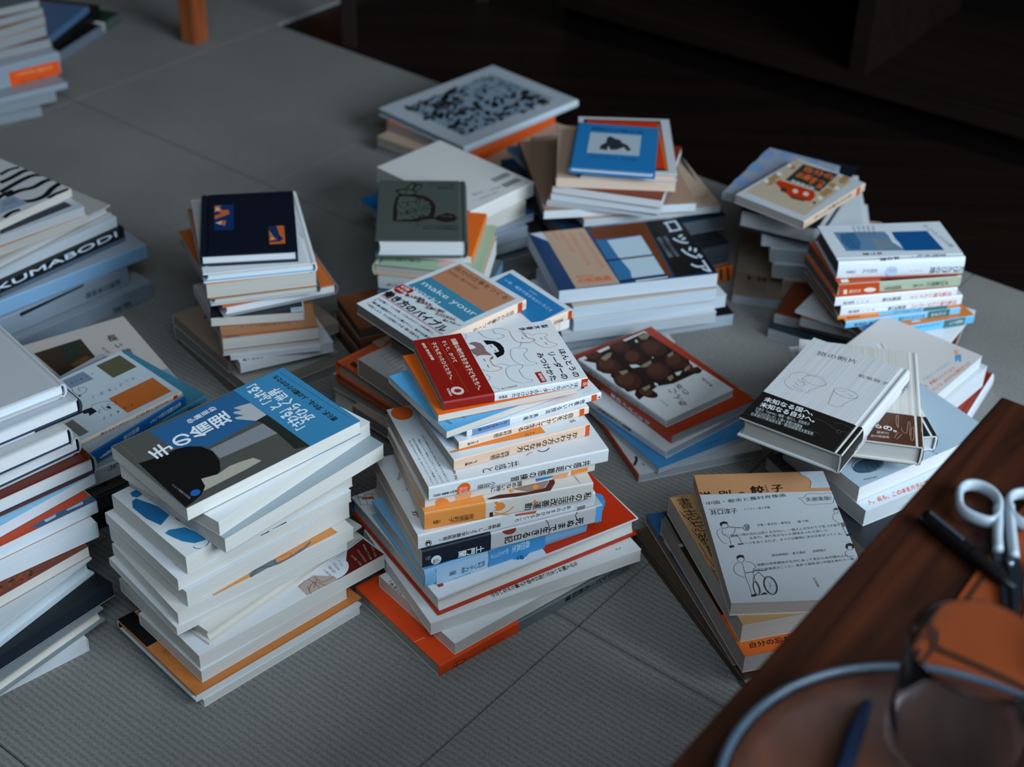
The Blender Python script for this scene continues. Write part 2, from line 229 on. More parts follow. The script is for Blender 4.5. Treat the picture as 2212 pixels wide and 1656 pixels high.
 ["leader","slim pale blue hardcover on the red and white book",-0.0278,1.1369,0.0645,29.84,173.0,117.5,19.8,"R","hc","#7fb4dc","#7fb4dc","#c8c2b8",None,[["P","R","#a9cbe6",[[-75.2,0.0],[-21.7,0.0],[-21.7,19.8],[-75.2,19.8]]],["P","R","#3f90cc",[[-20.8,0.0],[40.1,0.0],[40.1,19.8],[-20.8,19.8]]],["T","R","#1f4a6a","西村ツチカ絵",[-24.7,10.6],[0.0,-7.9],[-24.7,0.0],1,0.012],["T","R","#1f4a6a","筑摩書房",[-54.9,10.8],[0.0,-5.9],[-7.1,0.0],1,0.012],["T","R","#bfe0f2","森田真生",[23.3,16.8],[0.0,-9.9],[-19.4,0.0],1,0.012],["T","R","#bfe0f2","訳とそのつづき",[0.2,15.4],[0.0,-6.9],[-19.1,0.0],1,0.012],["E","R","#a9c4d4",[-44.5,-1.0],[4.1,-0.6],[0.0,-3.2],28],["P","R","#5aa6dc",[[-58.4,0.9],[-47.7,0.8],[-38.7,1.9],[-40.5,-1.1],[-49.4,-1.7],[-57.5,-1.5]]]],None,None],
 ["leader","grey book with a navy band and white trident mark on its spine",-0.02,1.1443,0.0846,24.27,182.3,128.0,19.9,"R","pb","#c9c9cc","#c9c9cc","#c9bfb2",[-91.1,-23.4,"#101d2b"],[["P","R","#5aa6dc",[[84.4,0.0],[91.1,0.0],[91.1,19.9],[84.4,19.9]]],["T","R","#1c1b1b","死ぬまで生きる日記",[72.3,11.7],[0.0,-8.4],[-82.1,0.0],1,0.02],["T","bR","#e9edf0","土門蘭",[-30.1,9.4],[0.0,-8.4],[-26.0,0.0],1,0.02],["E","bR","#dfe6ea",[-77.6,6.1],[5.0,-0.1],[-0.0,-5.2],28],["T","bR","#101d2b","山",[-73.8,7.0],[-0.2,-5.1],[-7.1,0.2],1,0.02],["T","bR","#8a9aa8","生きのびるブックス",[-83.1,13.7],[0.0,-6.0],[-5.0,0.0],1,0.012],["L","R","#2a1a14",0.7,[[31.6,20.8],[35.0,14.1],[36.5,6.3],[36.0,1.2]]],["E","R","#8a3a2a",[-5.0,19.0],[6.9,-0.6],[0.6,-5.6],28],["L","R","#2a1a14",0.7,[[63.0,21.8],[64.5,18.7],[62.9,16.1],[65.4,10.1]]]],None,None],
 ["leader","white book with a horse emblem on its spine, above the navy-banded spine",-0.024,1.1415,0.105,23.64,176.8,122.7,16.7,"R","pb","#dfe2e6","#dfe2e6","#b9a99a",None,[["T","R","#1c1b1b","福森伸（しょうぶ学園施設長）",[-7.5,8.3],[0.0,-5.0],[-61.2,0.0],1,0.012],["E","R","#2a2a2a",[-78.4,4.9],[3.1,-0.3],[-0.0,-3.8],28],["E","R","#dfe2e6",[-78.4,4.9],[2.5,-0.1],[-0.0,-3.1],28],["P","R","#1c1b1b",[[-80.7,7.2],[-76.7,7.1],[-76.4,2.9],[-77.4,3.2],[-77.8,5.0],[-79.4,5.1],[-79.6,3.1],[-80.4,3.3]]],["P","R","#e4e8ec",[[4.1,14.3],[66.9,7.7],[66.5,2.0],[6.4,4.5]]],["T","R","#1c1b1b","ありのままがあるところ",[64.1,9.0],[0.0,-5.0],[-57.8,0.0],1,0.012],["P","R","#c2603c",[[6.1,14.2],[28.5,12.2],[27.2,9.2],[6.9,11.8]]],["P","R","#8a8068",[[69.9,4.3],[78.5,4.4],[78.1,-0.5],[70.9,-0.1]]],["T","t","#1c1b1b","が",[-76.7,-26.1],[0.8,-10.6],[-6.5,0.0],0,0.02],["T","t","#2a2a2a","も場所。",[-71.6,35.5],[-8.7,-11.6],[2.0,-6.6],1,0.0],["T","t","#2a2a2a","場所。",[-70.6,9.5],[-0.9,-6.0],[-8.9,-1.0],1,0.0],["T","t","#2a2a2a","晶文社",[-79.7,-47.1],[0.4,-7.2],[-1.1,0.1],0,0.0]],None,None],
 ["leader","pale book with an orange band and an orange leaf on its spine",-0.017,1.1388,0.122,18.74,162.0,115.9,19.4,"R","pb","#dcd8d0","#dcd8d0","#c9b8a8",[-81.0,-23.3,"#f09848"],[["T","R","#1c1b1b","私の生活改善運動",[80.0,9.7],[0.0,-8.7],[-65.9,0.0],1,0.012],["T","bR","#7a4a28","安達茉莉子",[-34.4,10.2],[0.0,-7.8],[-23.6,0.0],1,0.012],["T","bR","#7a4a28","三輪舎",[-65.8,9.7],[0.0,-4.8],[-7.1,0.0],1,0.012],["P","R","#ee8a34",[[-15.6,17.7],[-13.1,18.4],[-10.6,16.1],[-7.4,15.9],[-4.4,12.2],[-4.7,9.3],[-8.0,7.0],[-11.3,6.7],[-15.0,8.5],[-13.0,10.1],[-15.5,12.2],[-12.6,13.0]]],["L","R","#ee8a34",1.2,[[-16.1,2.2],[-11.2,3.1],[-7.0,2.7],[-0.5,4.8],[3.5,8.9]]],["L","R","#ee8a34",1.0,[[-15.4,6.6],[-8.7,2.6],[1.3,0.0]]],["P","R","#5a2416",[[-19.5,6.5],[-16.2,6.6],[-16.1,1.2],[-19.2,1.2]]],["P","R","#ee8a34",[[21.7,9.4],[24.1,12.5],[26.8,8.3],[23.9,8.0]]],["P","t","#5a2416",[[-21.4,-53.3],[-8.1,-50.8],[17.6,-53.9],[35.5,-52.6],[42.1,-44.9],[41.9,-41.6],[47.5,-43.1],[46.7,-48.3],[39.0,-57.9],[27.0,-61.8],[6.2,-60.1],[-18.6,-55.1]]],["P","t","#9a7f70",[[5.4,-46.2],[30.4,-43.7],[41.2,-41.8],[41.2,-45.7],[33.9,-53.2],[17.7,-53.5]]],["P","t","#f0903c",[[25.1,-47.5],[28.5,-45.3],[31.3,-48.9],[27.4,-52.5],[24.5,-51.2]]],["P","t","#f0903c",[[1.1,-47.1],[4.8,-46.0],[7.2,-48.8],[3.0,-51.4]]],["T","t","#7a7068","安達茉莉子",[68.2,-42.5],[1.7,-12.4],[-2.3,0.0],0,0.0]],None,None],
 ["leader","thin book with an orange and blue collage spine in the centre stack",-0.0191,1.149,0.1418,22.02,166.7,115.0,10.7,"R","pb","#e3dcd4","#e3dcd4","#c9b8a8",None,[["T","R","#1c1b1b","諦めない時に",[10.6,7.8],[0.0,-6.4],[-31.2,0.0],1,0.012],["P","R","#f08a3c",[[59.5,7.0],[76.3,6.8],[75.9,2.1],[59.1,1.4]]],["P","R","#e8a070",[[41.5,5.9],[56.8,6.1],[55.6,0.7],[40.3,1.4]]],["P","R","#2f7fc0",[[23.6,6.5],[41.5,5.9],[40.2,3.8],[24.4,3.0]]],["P","R","#f08a3c",[[21.1,-0.2],[29.3,1.0],[28.1,-2.8],[21.9,-3.6]]],["E","R","#ee8a40",[-67.2,2.8],[6.6,-0.9],[0.7,-5.0],28],["P","R","#f0a870",[[-54.9,6.7],[-38.7,7.0],[-40.0,1.2],[-53.3,-0.1]]]],None,None],
 ["leader","wide white book with round orange stickers on cover and spine",-0.0137,1.1534,0.1529,22.09,175.5,127.1,14.8,"R","pb","#dfe4ea","#e2e6ea","#a89a90",None,[["T","R","#1c1b1b","共感と距離感の練習",[70.3,7.2],[0.0,-6.2],[-79.8,0.0],1,0.012],["T","R","#3a4248","小沼理",[-23.6,6.3],[0.0,-5.3],[-18.0,0.0],1,0.012],["T","R","#3a4248","柏書房",[-60.2,6.1],[0.0,-3.0],[-23.6,0.0],1,0.012],["E","R","#ee6420",[-54.9,4.9],[6.6,0.7],[0.1,-7.2],28],["E","t","#ee6420",[-75.5,53.5],[10.1,-3.0],[-2.8,-10.9],28],["T","R","#e9edf0","あわいにとどまる",[-49.4,6.6],[0.5,-7.3],[-10.8,1.2],0,0.0],["T","t","#3a4650","同じ時代を生きている／生きていたクィアのこと",[-81.6,9.5],[0.4,-69.2],[-2.0,0.0],0,0.01],["T","t","#3a4650","日本の同性婚訴訟やパートナーシップ制度のこと",[-77.4,11.9],[0.5,-71.9],[-2.0,0.0],0,0.01],["T","t","#3a4650","東京とソウルで参加したプライドパレードのこと",[-72.7,8.7],[0.4,-69.2],[-2.0,0.0],0,0.01],["T","t","#3a4650","初めて物語の中に私に似た人を見つけた日のこと",[-67.5,14.1],[0.4,-74.5],[-2.0,0.0],0,0.01],["T","t","#1c1b1b","共感と",[3.7,-51.6],[-2.8,-8.2],[-37.3,-0.6],1,0.0],["L","t","#b5391c",0.7,[[11.6,-47.7],[15.8,-45.1],[19.4,-44.6]]],["L","t","#1c1b1b",1.0,[[24.6,-43.7],[28.0,-47.1],[33.2,-46.2],[36.1,-43.6]]],["T","t","#3a4650","柏書房",[-55.2,-36.0],[-4.0,-24.5],[-2.7,-0.2],0,0.0]],None,None],
 ["leader","pocket book with a long peach spine, lowest of the peach-spined pair",-0.0059,1.1529,0.1681,26.36,138.1,80.3,12.6,"R","pb","#dde6ec","#eac6ac","#a8a49e",None,[["P","t","#e88838",[[25.3,-21.1],[25.4,-35.2],[-40.7,-30.6],[-67.1,-29.1],[-68.4,-26.6]]],["T","t","#1c1b1b","まなび方",[53.1,-33.1],[-1.5,27.2],[7.2,1.6],0,0.0],["T","t","#8a4a20","ng",[18.9,-27.7],[-10.7,0.5],[-3.5,-5.2],0,0.0],["P","R","#d0501c",[[64.7,0.0],[69.1,0.0],[69.1,12.6],[64.7,12.6]]],["T","R","#1c1b1b","かかわり方のまなび方",[57.1,8.8],[0.0,-7.8],[-62.9,0.0],1,0.012],["T","R","#4a3a30","西村佳哲",[-13.8,7.3],[0.0,-6.3],[-19.0,0.0],1,0.012],["T","R","#4a3a30","ちくま文庫",[-45.9,6.4],[0.0,-3.8],[-12.4,0.0],1,0.012],["T","R","#4a3a30","に",[73.8,6.0],[0.0,-5.0],[-3.2,0.0],1,0.012],["T","t","#9a6040","い、人間は人を変えていく",[3.6,-21.2],[-37.6,-1.2],[-1.0,-4.7],0,0.0]],None,None],
 ["leader","thin pocket book with a pale peach spine, upper of the peach-spined pair",-0.0113,1.1793,0.1811,27.8,134.7,106.0,8.3,"R","pb","#dfe6ec","#efd6c2","#a8a49e",None,[["P","R","#d0501c",[[57.3,0.0],[62.3,0.0],[62.3,8.3],[57.3,8.3]]],["T","R","#1c1b1b","自分をいかして生きる",[51.0,7.3],[0.0,-6.2],[-58.0,0.0],1,0.012],["T","R","#4a3a30","西村佳哲",[-13.8,7.3],[0.0,-5.0],[-18.6,0.0],1,0.012],["T","R","#4a3a30","ちくま文庫",[-47.6,5.7],[0.0,-3.3],[-11.2,0.0],1,0.012]],None,None],
 ["leader","white pocket book with a blue-grey spine end under the bright blue book",-0.0028,1.1892,0.1898,28.57,141.2,106.0,7.6,"R","pb","#e0e6ec","#dde5ea","#a8a49e",None,[["P","R","#d0501c",[[59.9,0.0],[65.6,0.0],[65.6,7.6],[59.9,7.6]]],["T","R","#1c1b1b","他者といる技法",[53.3,5.7],[0.0,-4.7],[-42.7,0.0],1,0.012],["T","R","#3a4650","奥村隆",[3.3,4.8],[0.0,-3.8],[-16.0,0.0],1,0.012],["P","R","#6f8fba",[[-65.1,0.0],[-26.6,0.0],[-26.6,7.6],[-65.1,7.6]]],["T","R","#1c1b1b","ちくま学芸文庫",[-29.1,6.6],[0.0,-3.8],[-30.5,0.0],1,0.012],["T","R","#1c1b1b","オ",[70.2,4.8],[0.0,-3.8],[-3.7,0.0],1,0.012],["L","t","#8ea0ae",0.3,[[59.1,-34.3],[65.1,-44.8],[54.0,-45.9]]],["P","t","#1c1b1b",[[57.3,-37.3],[60.9,-37.7],[59.1,-39.9],[56.1,-39.5]]]],None,None],
 ["leader","bright blue pocket book lying askew under the orange one",-0.0261,1.1808,0.1978,34.63,148.0,104.7,7.6,"f","pb","#58abdb","#58abdb","#d8cdc2",None,[["T","t","#1c1b1b","ア",[-45.3,-41.4],[-5.5,1.2],[-1.5,-2.3],0,0.02],["P","t","#3f7fa4",[[-65.9,-34.1],[-64.1,-37.3],[-62.4,-44.7],[-65.4,-44.4],[-66.6,-39.4]]]],None,None],
 ["leader","orange pocket book directly under the red-banded white book",-0.0221,1.1834,0.2058,22.42,136.8,103.5,7.8,"f","pb","#ef6a1c","#ef6a1c","#d8cdc2",None,[["T","t","#1c1b1b","の本",[-62.2,-31.0],[0.6,-8.1],[1.3,0.5],0,0.0]],None,None],
 ["leader","white pocket book with a red band and drawn animal faces, top of the centre stack",-0.0129,1.1888,0.214,19.42,138.9,105.7,9.1,"R","pb","#e2e4e8","#dde2e8","#a39a92",[-69.4,-21.4,"#8f140a"],[["T","t","#1c1b1b","ほんとうの",[65.5,0.8],[-1.3,-48.9],[-7.2,-0.0],0,0.022],["T","t","#1c1b1b","リーダーの",[54.6,-0.2],[-1.6,-48.1],[-7.6,0.2],0,0.022],["T","t","#1c1b1b","みつけかた",[43.6,0.5],[-1.6,-48.2],[-7.3,-0.4],0,0.022],["P","t","#a81d0c",[[24.7,-30.7],[31.0,-30.4],[31.1,-47.7],[24.8,-48.2]]],["T","t","#e9edf0","増補版",[30.4,-32.3],[0.0,-13.9],[-3.6,-0.1],0,0.01],["T","t","#1c1b1b","梨木香歩",[64.2,45.5],[-0.1,-5.8],[-29.6,1.4],1,0.02],["L","t","#c98a55",0.5,[[43.0,29.0],[46.4,31.4],[51.1,31.7],[57.6,29.2],[57.1,26.0],[54.1,24.0],[55.9,14.8]]],["L","t","#c98a55",0.5,[[55.8,14.5],[59.3,11.5],[61.2,8.9],[58.6,6.5],[52.7,5.7],[47.3,8.1],[43.6,13.4],[41.8,19.1]]],["L","t","#a98a80",0.5,[[37.6,35.8],[40.7,34.9],[43.3,31.5]]],["L","t","#a98a80",0.5,[[35.5,37.9],[37.4,28.4],[41.6,25.8],[43.7,22.1],[40.2,20.0],[34.5,19.9],[28.0,22.5]]],["L","t","#a98a80",0.5,[[28.6,21.6],[28.5,18.8],[26.4,15.9],[23.7,14.6]]],["L","t","#4a5866",0.5,[[50.0,24.7],[50.1,22.3],[50.6,20.6]]],["L","t","#4a5866",0.5,[[51.4,15.8],[51.7,13.1],[52.4,11.4]]],["L","t","#4a5866",0.5,[[32.9,30.1],[32.9,27.8],[33.8,26.3]]],["L","t","#93a9bc",0.5,[[15.4,12.2],[20.7,13.8],[30.6,10.3],[29.4,5.0],[25.1,0.9],[26.3,-10.9],[32.2,-15.7],[29.7,-18.0],[18.8,-15.9],[13.3,-8.1],[12.7,2.4],[15.6,12.1]]],["L","t","#93a9bc",0.5,[[1.7,-17.1],[7.9,-13.8],[17.7,-15.6],[16.2,-20.3],[12.3,-23.2],[12.9,-36.5],[18.8,-41.2],[16.0,-44.4],[5.3,-42.3],[-0.6,-32.6],[-0.4,-22.6],[1.7,-17.1]]],["L","t","#7f98ac",0.5,[[-4.1,52.3],[-3.3,45.5],[1.2,37.2],[9.5,33.6],[17.4,36.2],[14.4,41.5],[10.3,43.3],[10.1,50.4]]],["L","t","#c98a55",0.5,[[9.6,52.3],[17.5,50.9],[23.1,46.2]]],["L","t","#b08878",0.5,[[24.8,44.0],[24.1,31.1],[27.2,22.6],[36.5,18.9],[43.1,22.3],[38.1,27.0],[37.2,38.2],[32.4,41.8]]],["L","t","#9ab0c0",0.5,[[-23.7,48.1],[-17.9,49.7],[-18.4,44.4],[-21.7,41.1]]],["L","t","#9ab0c0",0.5,[[-19.1,-21.2],[-17.2,-27.8],[-23.1,-32.0]]],["L","t","#9ab0c0",0.5,[[-21.4,-41.5],[-16.3,-45.9],[-14.9,-49.2],[-21.4,-51.2]]],["L","t","#9ab0c0",0.5,[[-6.8,-9.5],[0.4,-8.5],[6.2,-13.9]]],["P","t","#0d1218",[[-4.4,34.9],[-0.1,33.6],[5.7,30.7],[9.2,25.3],[10.3,17.7],[8.9,10.3],[6.4,6.0],[-0.6,2.5],[-1.3,11.2],[4.4,12.1],[4.4,19.3],[2.3,26.7],[-3.3,26.6]]],["P","t","#8a6a68",[[-19.5,33.0],[-16.3,34.8],[-12.2,34.3],[-8.5,30.9],[-7.0,25.2],[-7.3,16.7],[-4.0,8.1],[-11.1,10.6],[-18.1,10.9],[-20.3,15.8],[-21.1,23.3],[-18.0,23.3],[-14.1,24.9],[-16.1,29.6]]],["L","t","#d08a45",0.6,[[-19.7,8.9],[-16.7,10.9],[-12.0,10.9],[-6.1,8.7],[-4.1,7.7]]],["L","t","#d08a45",0.6,[[-8.6,1.0],[-8.4,-5.7],[-7.4,-9.8],[-3.3,-13.0],[-2.0,-15.5],[-5.3,-17.8],[-12.0,-18.3],[-17.5,-15.5],[-20.2,-12.2]]],["P","t","#7d5555",[[-4.4,6.6],[-4.1,3.9],[-6.1,1.5],[-8.7,1.5],[-6.7,3.8]]],["L","t","#39424c",0.5,[[-13.5,4.5],[-13.6,1.2],[-12.8,-0.3]]],["L","t","#39424c",0.5,[[-13.1,-6.0],[-13.6,-9.6],[-12.9,-11.1]]],["L","t","#39424c",0.5,[[-0.3,24.6],[-0.4,22.0],[0.4,20.9]]],["L","t","#39424c",0.5,[[1.0,16.1],[1.2,13.8],[1.8,12.6]]],["T","t","#5a6670","岩波現代文庫",[2.8,-45.5],[-15.7,-0.9],[-0.4,-2.5],0,0.0],["T","bt","#e6cfc4","困難な時代を生きる子どもたちへ、",[-28.9,45.9],[0.0,-89.1],[-5.6,-0.6],0,0.025],["T","bt","#e6cfc4","そして、かつて",[-39.0,45.3],[0.6,-39.0],[-4.6,-0.4],0,0.025],["T","bt","#e6cfc4","子どもだったひとたちへ。",[-48.9,45.1],[-0.1,-64.5],[-4.9,-0.7],0,0.025],["T","bt","#e6cfc4","解説 若松英輔",[-59.8,46.1],[1.6,-30.7],[-3.2,-0.2],0,0.025],["L","bt","#c2571e",0.35,[[-36.9,46.0],[-34.3,-44.8]]],["L","bt","#c2571e",0.35,[[-46.5,46.2],[-43.7,-44.5]]],["L","bt","#c2571e",0.35,[[-56.1,46.3],[-53.8,-28.4]]],["E","bt","#d8c8c4",[-52.6,-39.5],[5.4,-3.1],[-2.3,-6.0],28],["E","bt","#8f2a1c",[-52.4,-39.6],[3.2,-1.5],[-1.3,-2.8],8],["T","bt","#e6cfc4","岩波書店",[-58.9,-33.3],[-0.1,-12.6],[-2.5,-0.2],0,0.02],["T","R","#2e3a44","ほんとうのリーダーのみつけかた",[60.3,6.1],[0.0,-5.0],[-65.2,0.0],1,0.012],["T","R","#5a6670","増補版",[-8.9,5.9],[0.0,-3.6],[-8.4,0.0],1,0.012],["T","R","#a04a38","梨木香歩",[-20.9,6.3],[0.0,-4.5],[-18.2,0.0],1,0.012],["T","R","#7a6660","岩波現代文庫",[-49.1,5.7],[0.0,-2.7],[-14.4,0.0],1,0.012],["P","R","#b83410",[[63.1,0.0],[69.4,0.0],[69.4,9.1],[63.1,9.1]]],["T","R","#e8c8b8","文芸",[69.7,5.5],[0.0,-4.5],[-5.1,0.0],1,0.012]],None,None],
 ["jibun","shaded book low down behind the centre stack",-0.0917,1.4042,0.0,44.59,128.0,185.0,18.0,"f","pb","#c9c4be","#c9c4be","#dcdad4",None,[],None,None],
 ["jibun","brownish book with orange lettering in the gap left of the centre stack",-0.0747,1.3606,0.0184,46.57,120.0,170.0,14.0,"f","pb","#b59c8c","#b59c8c","#7d7068",None,[["T","L","#b8541e","ESSAY",[-50.1,27.4],[16.6,1.4],[-0.2,-5.5],0,0.02]],None,None],
 ["jibun","pale hardcover with a rounded white spine under the two orange covers",-0.0883,1.3941,0.0328,49.43,128.0,188.0,20.0,"g","pb","#c9ccd0","#c9ccd0","#9a8f86",None,[],None,None],
 ["jibun","orange book sandwiched below another orange cover, left of the centre stack",-0.0834,1.3759,0.0532,47.09,128.0,188.0,13.0,"f","hc","#c8562a","#c8562a","#a39689",None,[],None,None],
 ["jibun","orange book with a dark ink drawing, left of the centre stack",-0.0815,1.368,0.0666,46.37,130.0,190.0,18.0,"f","hc","#d2582a","#d2582a","#a39689",None,[["P","t","#4a1a08",[[-59.4,76.7],[-52.4,79.2],[-52.0,75.2],[-54.7,68.7],[-59.4,67.7],[-59.0,72.7]]],["T","t","#e0b8a0","ホモ",[-50.6,89.4],[0.7,-7.1],[-1.1,-0.2],0,0.0],["P","t","#c4a48e",[[-11.4,94.6],[12.8,93.1],[9.2,86.8],[-10.7,79.0],[-12.7,82.3]]]],None,None],
 ["jibun","thick grey book with printed lines on its cover, on the orange cover",-0.0717,1.3384,0.085,44.3,110.0,160.0,22.0,"f","pb","#a9a6a4","#a9a6a4","#a08f84",None,[["T","t","#4a4442","本はなぜ読まれる",[-33.1,67.9],[19.7,-0.5],[-1.1,-2.5],0,0.0],["T","t","#4a4442","本はなぜ読まれる",[-34.4,61.2],[19.1,-0.1],[-1.1,-2.5],0,0.0],["T","t","#4a4442","本はなぜ読まれる",[-35.7,54.5],[18.5,0.4],[-1.1,-2.5],0,0.0],["T","t","#4a4442","本はなぜ読まれる",[-36.9,47.9],[17.9,0.8],[-1.1,-2.5],0,0.0],["T","t","#4a4442","本はなぜ読まれる",[-38.2,41.4],[17.3,1.2],[-1.1,-2.4],0,0.0],["T","t","#4a4442","本はなぜ読まれる",[-39.5,34.8],[16.7,1.6],[-1.1,-2.4],0,0.0]],None,None],
 ["jibun","dark-covered pocket book tucked under the tan and blue one",-0.0435,1.3631,0.1074,43.79,106.0,150.0,12.0,"f","pb","#38302c","#38302c","#7b6f66",None,[],None,None],
 ["jibun","white pocket book directly below the one with a plain blue cover panel",-0.0303,1.4126,0.1198,35.31,148.0,106.0,12.0,"g","pb","#e6e6e4","#e6e6e4","#dcd6ce",None,[["P","R","#e2ddd8",[[61.2,0.0],[74.0,0.0],[74.0,12.0],[61.2,12.0]]]],None,None],
 ["jibun","white pocket book with a plain blue cover panel beside the tan and blue one",-0.0268,1.4063,0.1322,39.48,148.0,106.0,11.0,"R","pb","#d5e2ec","#eed4c0","#dcdad4",None,[["P","t","#2579b0",[[66.9,49.0],[67.7,-47.8],[20.0,-53.7],[30.3,41.9]]],["T","t","#d5e6f0","いま、地方で生きるということ",[56.4,41.2],[-0.2,-82.7],[-5.4,-0.9],0,0.0],["T","t","#d5e6f0","西村佳哲",[61.6,6.7],[0.7,-13.0],[-2.2,-0.6],0,0.0],["P","R","#b8401c",[[67.2,0.0],[73.0,0.0],[73.0,11.0],[67.2,11.0]]],["T","R","#7a6050","増補新版",[60.6,5.4],[0.0,-4.4],[-13.3,0.0],1,0.012]],None,None],
 ["jibun","white pocket book with a tan and blue cover saying make your work",-0.0783,1.3987,0.1436,43.15,145.6,110.8,12.5,"R","pb","#d5e2ec","#f0d2bc","#8d8880",[-72.8,-38.2,"#dfe6ec"],[["P","t","#b9805e",[[67.8,49.4],[65.3,-46.4],[21.9,-45.8],[24.0,48.5]]],["P","t","#3f86a4",[[24.0,48.5],[21.9,-45.8],[-8.3,-46.4],[-6.7,50.3]]],["T","t","#1c1b1b","自分の仕事をつくる",[63.4,47.3],[-0.5,-86.9],[-8.6,-0.7],0,0.0],["T","t","#3c2c26","西村佳哲（働き方研究家）",[50.1,45.8],[-0.4,-50.2],[-5.2,-0.7],0,0.0],["T","t","#dfe9ee","make your",[17.1,45.4],[0.6,-88.3],[-12.3,-1.3],0,0.0],["T","t","#dfe9ee","work!",[1.3,44.4],[-0.4,-44.5],[-9.9,-0.6],0,0.0],["P","bt","#a81c0c",[[-9.4,55.8],[-18.9,55.5],[-23.5,52.8],[-26.0,47.6],[-24.6,41.2],[-19.5,36.4],[-12.4,35.0],[-7.8,37.3]]],["T","bt","#e9edf0","8万部",[-10.1,53.1],[-0.0,-12.3],[-5.3,-0.5],0,0.02],["T","bt","#e9edf0","大定番",[-17.1,53.1],[-0.2,-16.0],[-4.1,-0.5],0,0.02],["T","bt","#1c1b1b","働き方のバイブル",[-27.7,54.1],[0.7,-100.0],[-13.9,-1.3],0,0.03],["L","bt","#b8391c",1.0,[[-42.8,51.9],[-42.2,-51.1]]],["L","bt","#b8391c",0.4,[[-40.7,52.6],[-40.2,-50.7]]],["T","bt","#1c1b1b","新入社員も",[-18.6,36.9],[9.1,-22.2],[-5.2,-2.8],0,0.02],["T","bt","#1c1b1b","就活生も",[-17.1,19.8],[6.3,-17.8],[-5.1,-2.7],0,0.02],["T","bt","#1c1b1b","仕事に悩む",[-17.8,3.9],[8.8,-21.6],[-4.9,-2.8],0,0.02],["T","bt","#1c1b1b","すべての人に",[-17.6,-12.4],[7.7,-24.2],[-5.2,-3.1],0,0.02],["T","bt","#1c1b1b","読んでほしい",[-21.0,-28.5],[7.4,-20.7],[-4.0,-2.1],0,0.02],["L","bt","#b8391c",0.5,[[-23.7,34.8],[-12.9,11.8]]],["L","bt","#b8391c",0.5,[[-22.5,17.2],[-14.4,-1.3]]],["L","bt","#b8391c",0.5,[[-22.8,1.3],[-12.3,-20.5]]],["L","bt","#b8391c",0.5,[[-23.0,-15.3],[-13.6,-40.2]]],["T","bt","#1c1b1b","なぜ働く？「いい仕事」ってなんだろう？この本を読むと、",[-47.4,46.1],[1.0,-90.8],[-3.7,-0.7],0,0.015],["T","bt","#1c1b1b","胸の奥の疑問がスッキリと晴れていく。毎日の仕事が",[-55.8,46.2],[0.7,-94.1],[-4.2,-0.9],0,0.015],["T","bt","#1c1b1b","大切にしよう、そんな元気をくれる一冊に出会えた。",[-62.6,45.6],[0.1,-86.8],[-4.2,-0.9],0,0.015],["T","bt","#b8603c","読者より",[-46.1,49.2],[-18.4,-0.5],[-0.8,-2.5],0,0.0],["T","R","#1c1b1b","自分の仕事をつくる",[55.4,7.2],[0.0,-6.2],[-58.8,0.0],1,0.012],["P","R","#b8401c",[[60.4,0.0],[67.2,0.0],[67.2,12.5],[60.4,12.5]]],["T","R","#5a4030","に",[71.2,8.7],[0.0,-5.0],[-2.9,0.0],1,0.012]],None,None],
 ["navy","large dark-blue edged book at the foot of the navy-topped stack",-0.308,1.5117,0.0,39.21,121.3,169.9,14.0,"f","pb","#3a4a5c","#3a4a5c","#77706a",None,[],None,None],
 ["navy","large greyish book, second from the floor under the navy one",-0.3058,1.5086,0.0144,41.44,120.9,169.3,16.0,"f","pb","#a5a09a","#a5a09a","#8a8078",None,[],None,None],
 ["navy","large tan book sticking out to the left under the navy stack",-0.3079,1.5309,0.0308,39.71,150.0,131.5,13.9,"f","pb","#9c8674","#9c8674","#8d8078",None,[["P","t","#3a3430",[[-48.0,38.7],[-43.9,38.2],[-47.4,33.1],[-49.7,33.5]]]],None,None],
 ["navy","white book with faint print, lower part of the navy-topped stack",-0.2987,1.5221,0.0451,26.87,111.1,188.0,13.1,"f","pb","#d3d9de","#d3d9de","#c8ccd0",None,[["T","t","#1c1b1b","風とながら",[-50.7,-86.9],[23.5,-4.1],[-1.0,-4.7],0,0.02]],None,None],
 ["navy","thin pale blue book in the lower navy-topped stack",-0.2903,1.5178,0.0587,14.58,101.9,180.0,5.3,"f","pb","#c5d2dc","#c5d2dc","#b9c6d2",None,[],None,None],
 ["navy","grey-paged book under the tan one in the navy-topped stack",-0.299,1.5234,0.0644,16.49,109.1,188.0,9.3,"f","pb","#d6d2cc","#d6d2cc","#b9b2ac",None,[],None,None],
 ["navy","tan and orange covered book in the navy-topped stack",-0.2978,1.5203,0.0741,16.02,107.8,188.0,15.1,"f","pb","#b07a52","#b07a52","#c4c0ba",None,[["P","t","#b8541e",[[-54.3,-88.0],[53.7,-91.0],[53.8,-96.0],[-53.6,-90.9]]],["T","t","#4a2c1c","エッセイ文庫の本だった",[-32.0,-71.7],[56.6,-4.3],[-0.1,-5.0],0,0.0],["P","t","#3f5f6a",[[-49.5,-90.5],[-35.2,-90.7],[-35.3,-93.1],[-49.3,-93.0]]]],None,None],
 ["navy","black-covered book halfway down the navy-topped stack",-0.3025,1.5219,0.0895,10.67,104.2,150.0,11.7,"g","pb","#1d2224","#c8d2da","#c9c6c0",None,[["P","t","#b9c8d8",[[37.6,-65.1],[51.7,-63.9],[52.1,-74.0],[37.6,-75.2]]],["T","t","#1c1b1b","むずかし",[39.0,-67.3],[11.5,0.6],[0.1,-3.0],0,0.02]],None,None],
 ["navy","orange-jacketed hardcover poking out right of the navy-topped stack",-0.3051,1.5528,0.1017,26.03,136.2,188.0,14.9,"g","hc","#c76a34","#5d6f7a","#dde2e8",None,[],"#c76a34","#8a969e"],
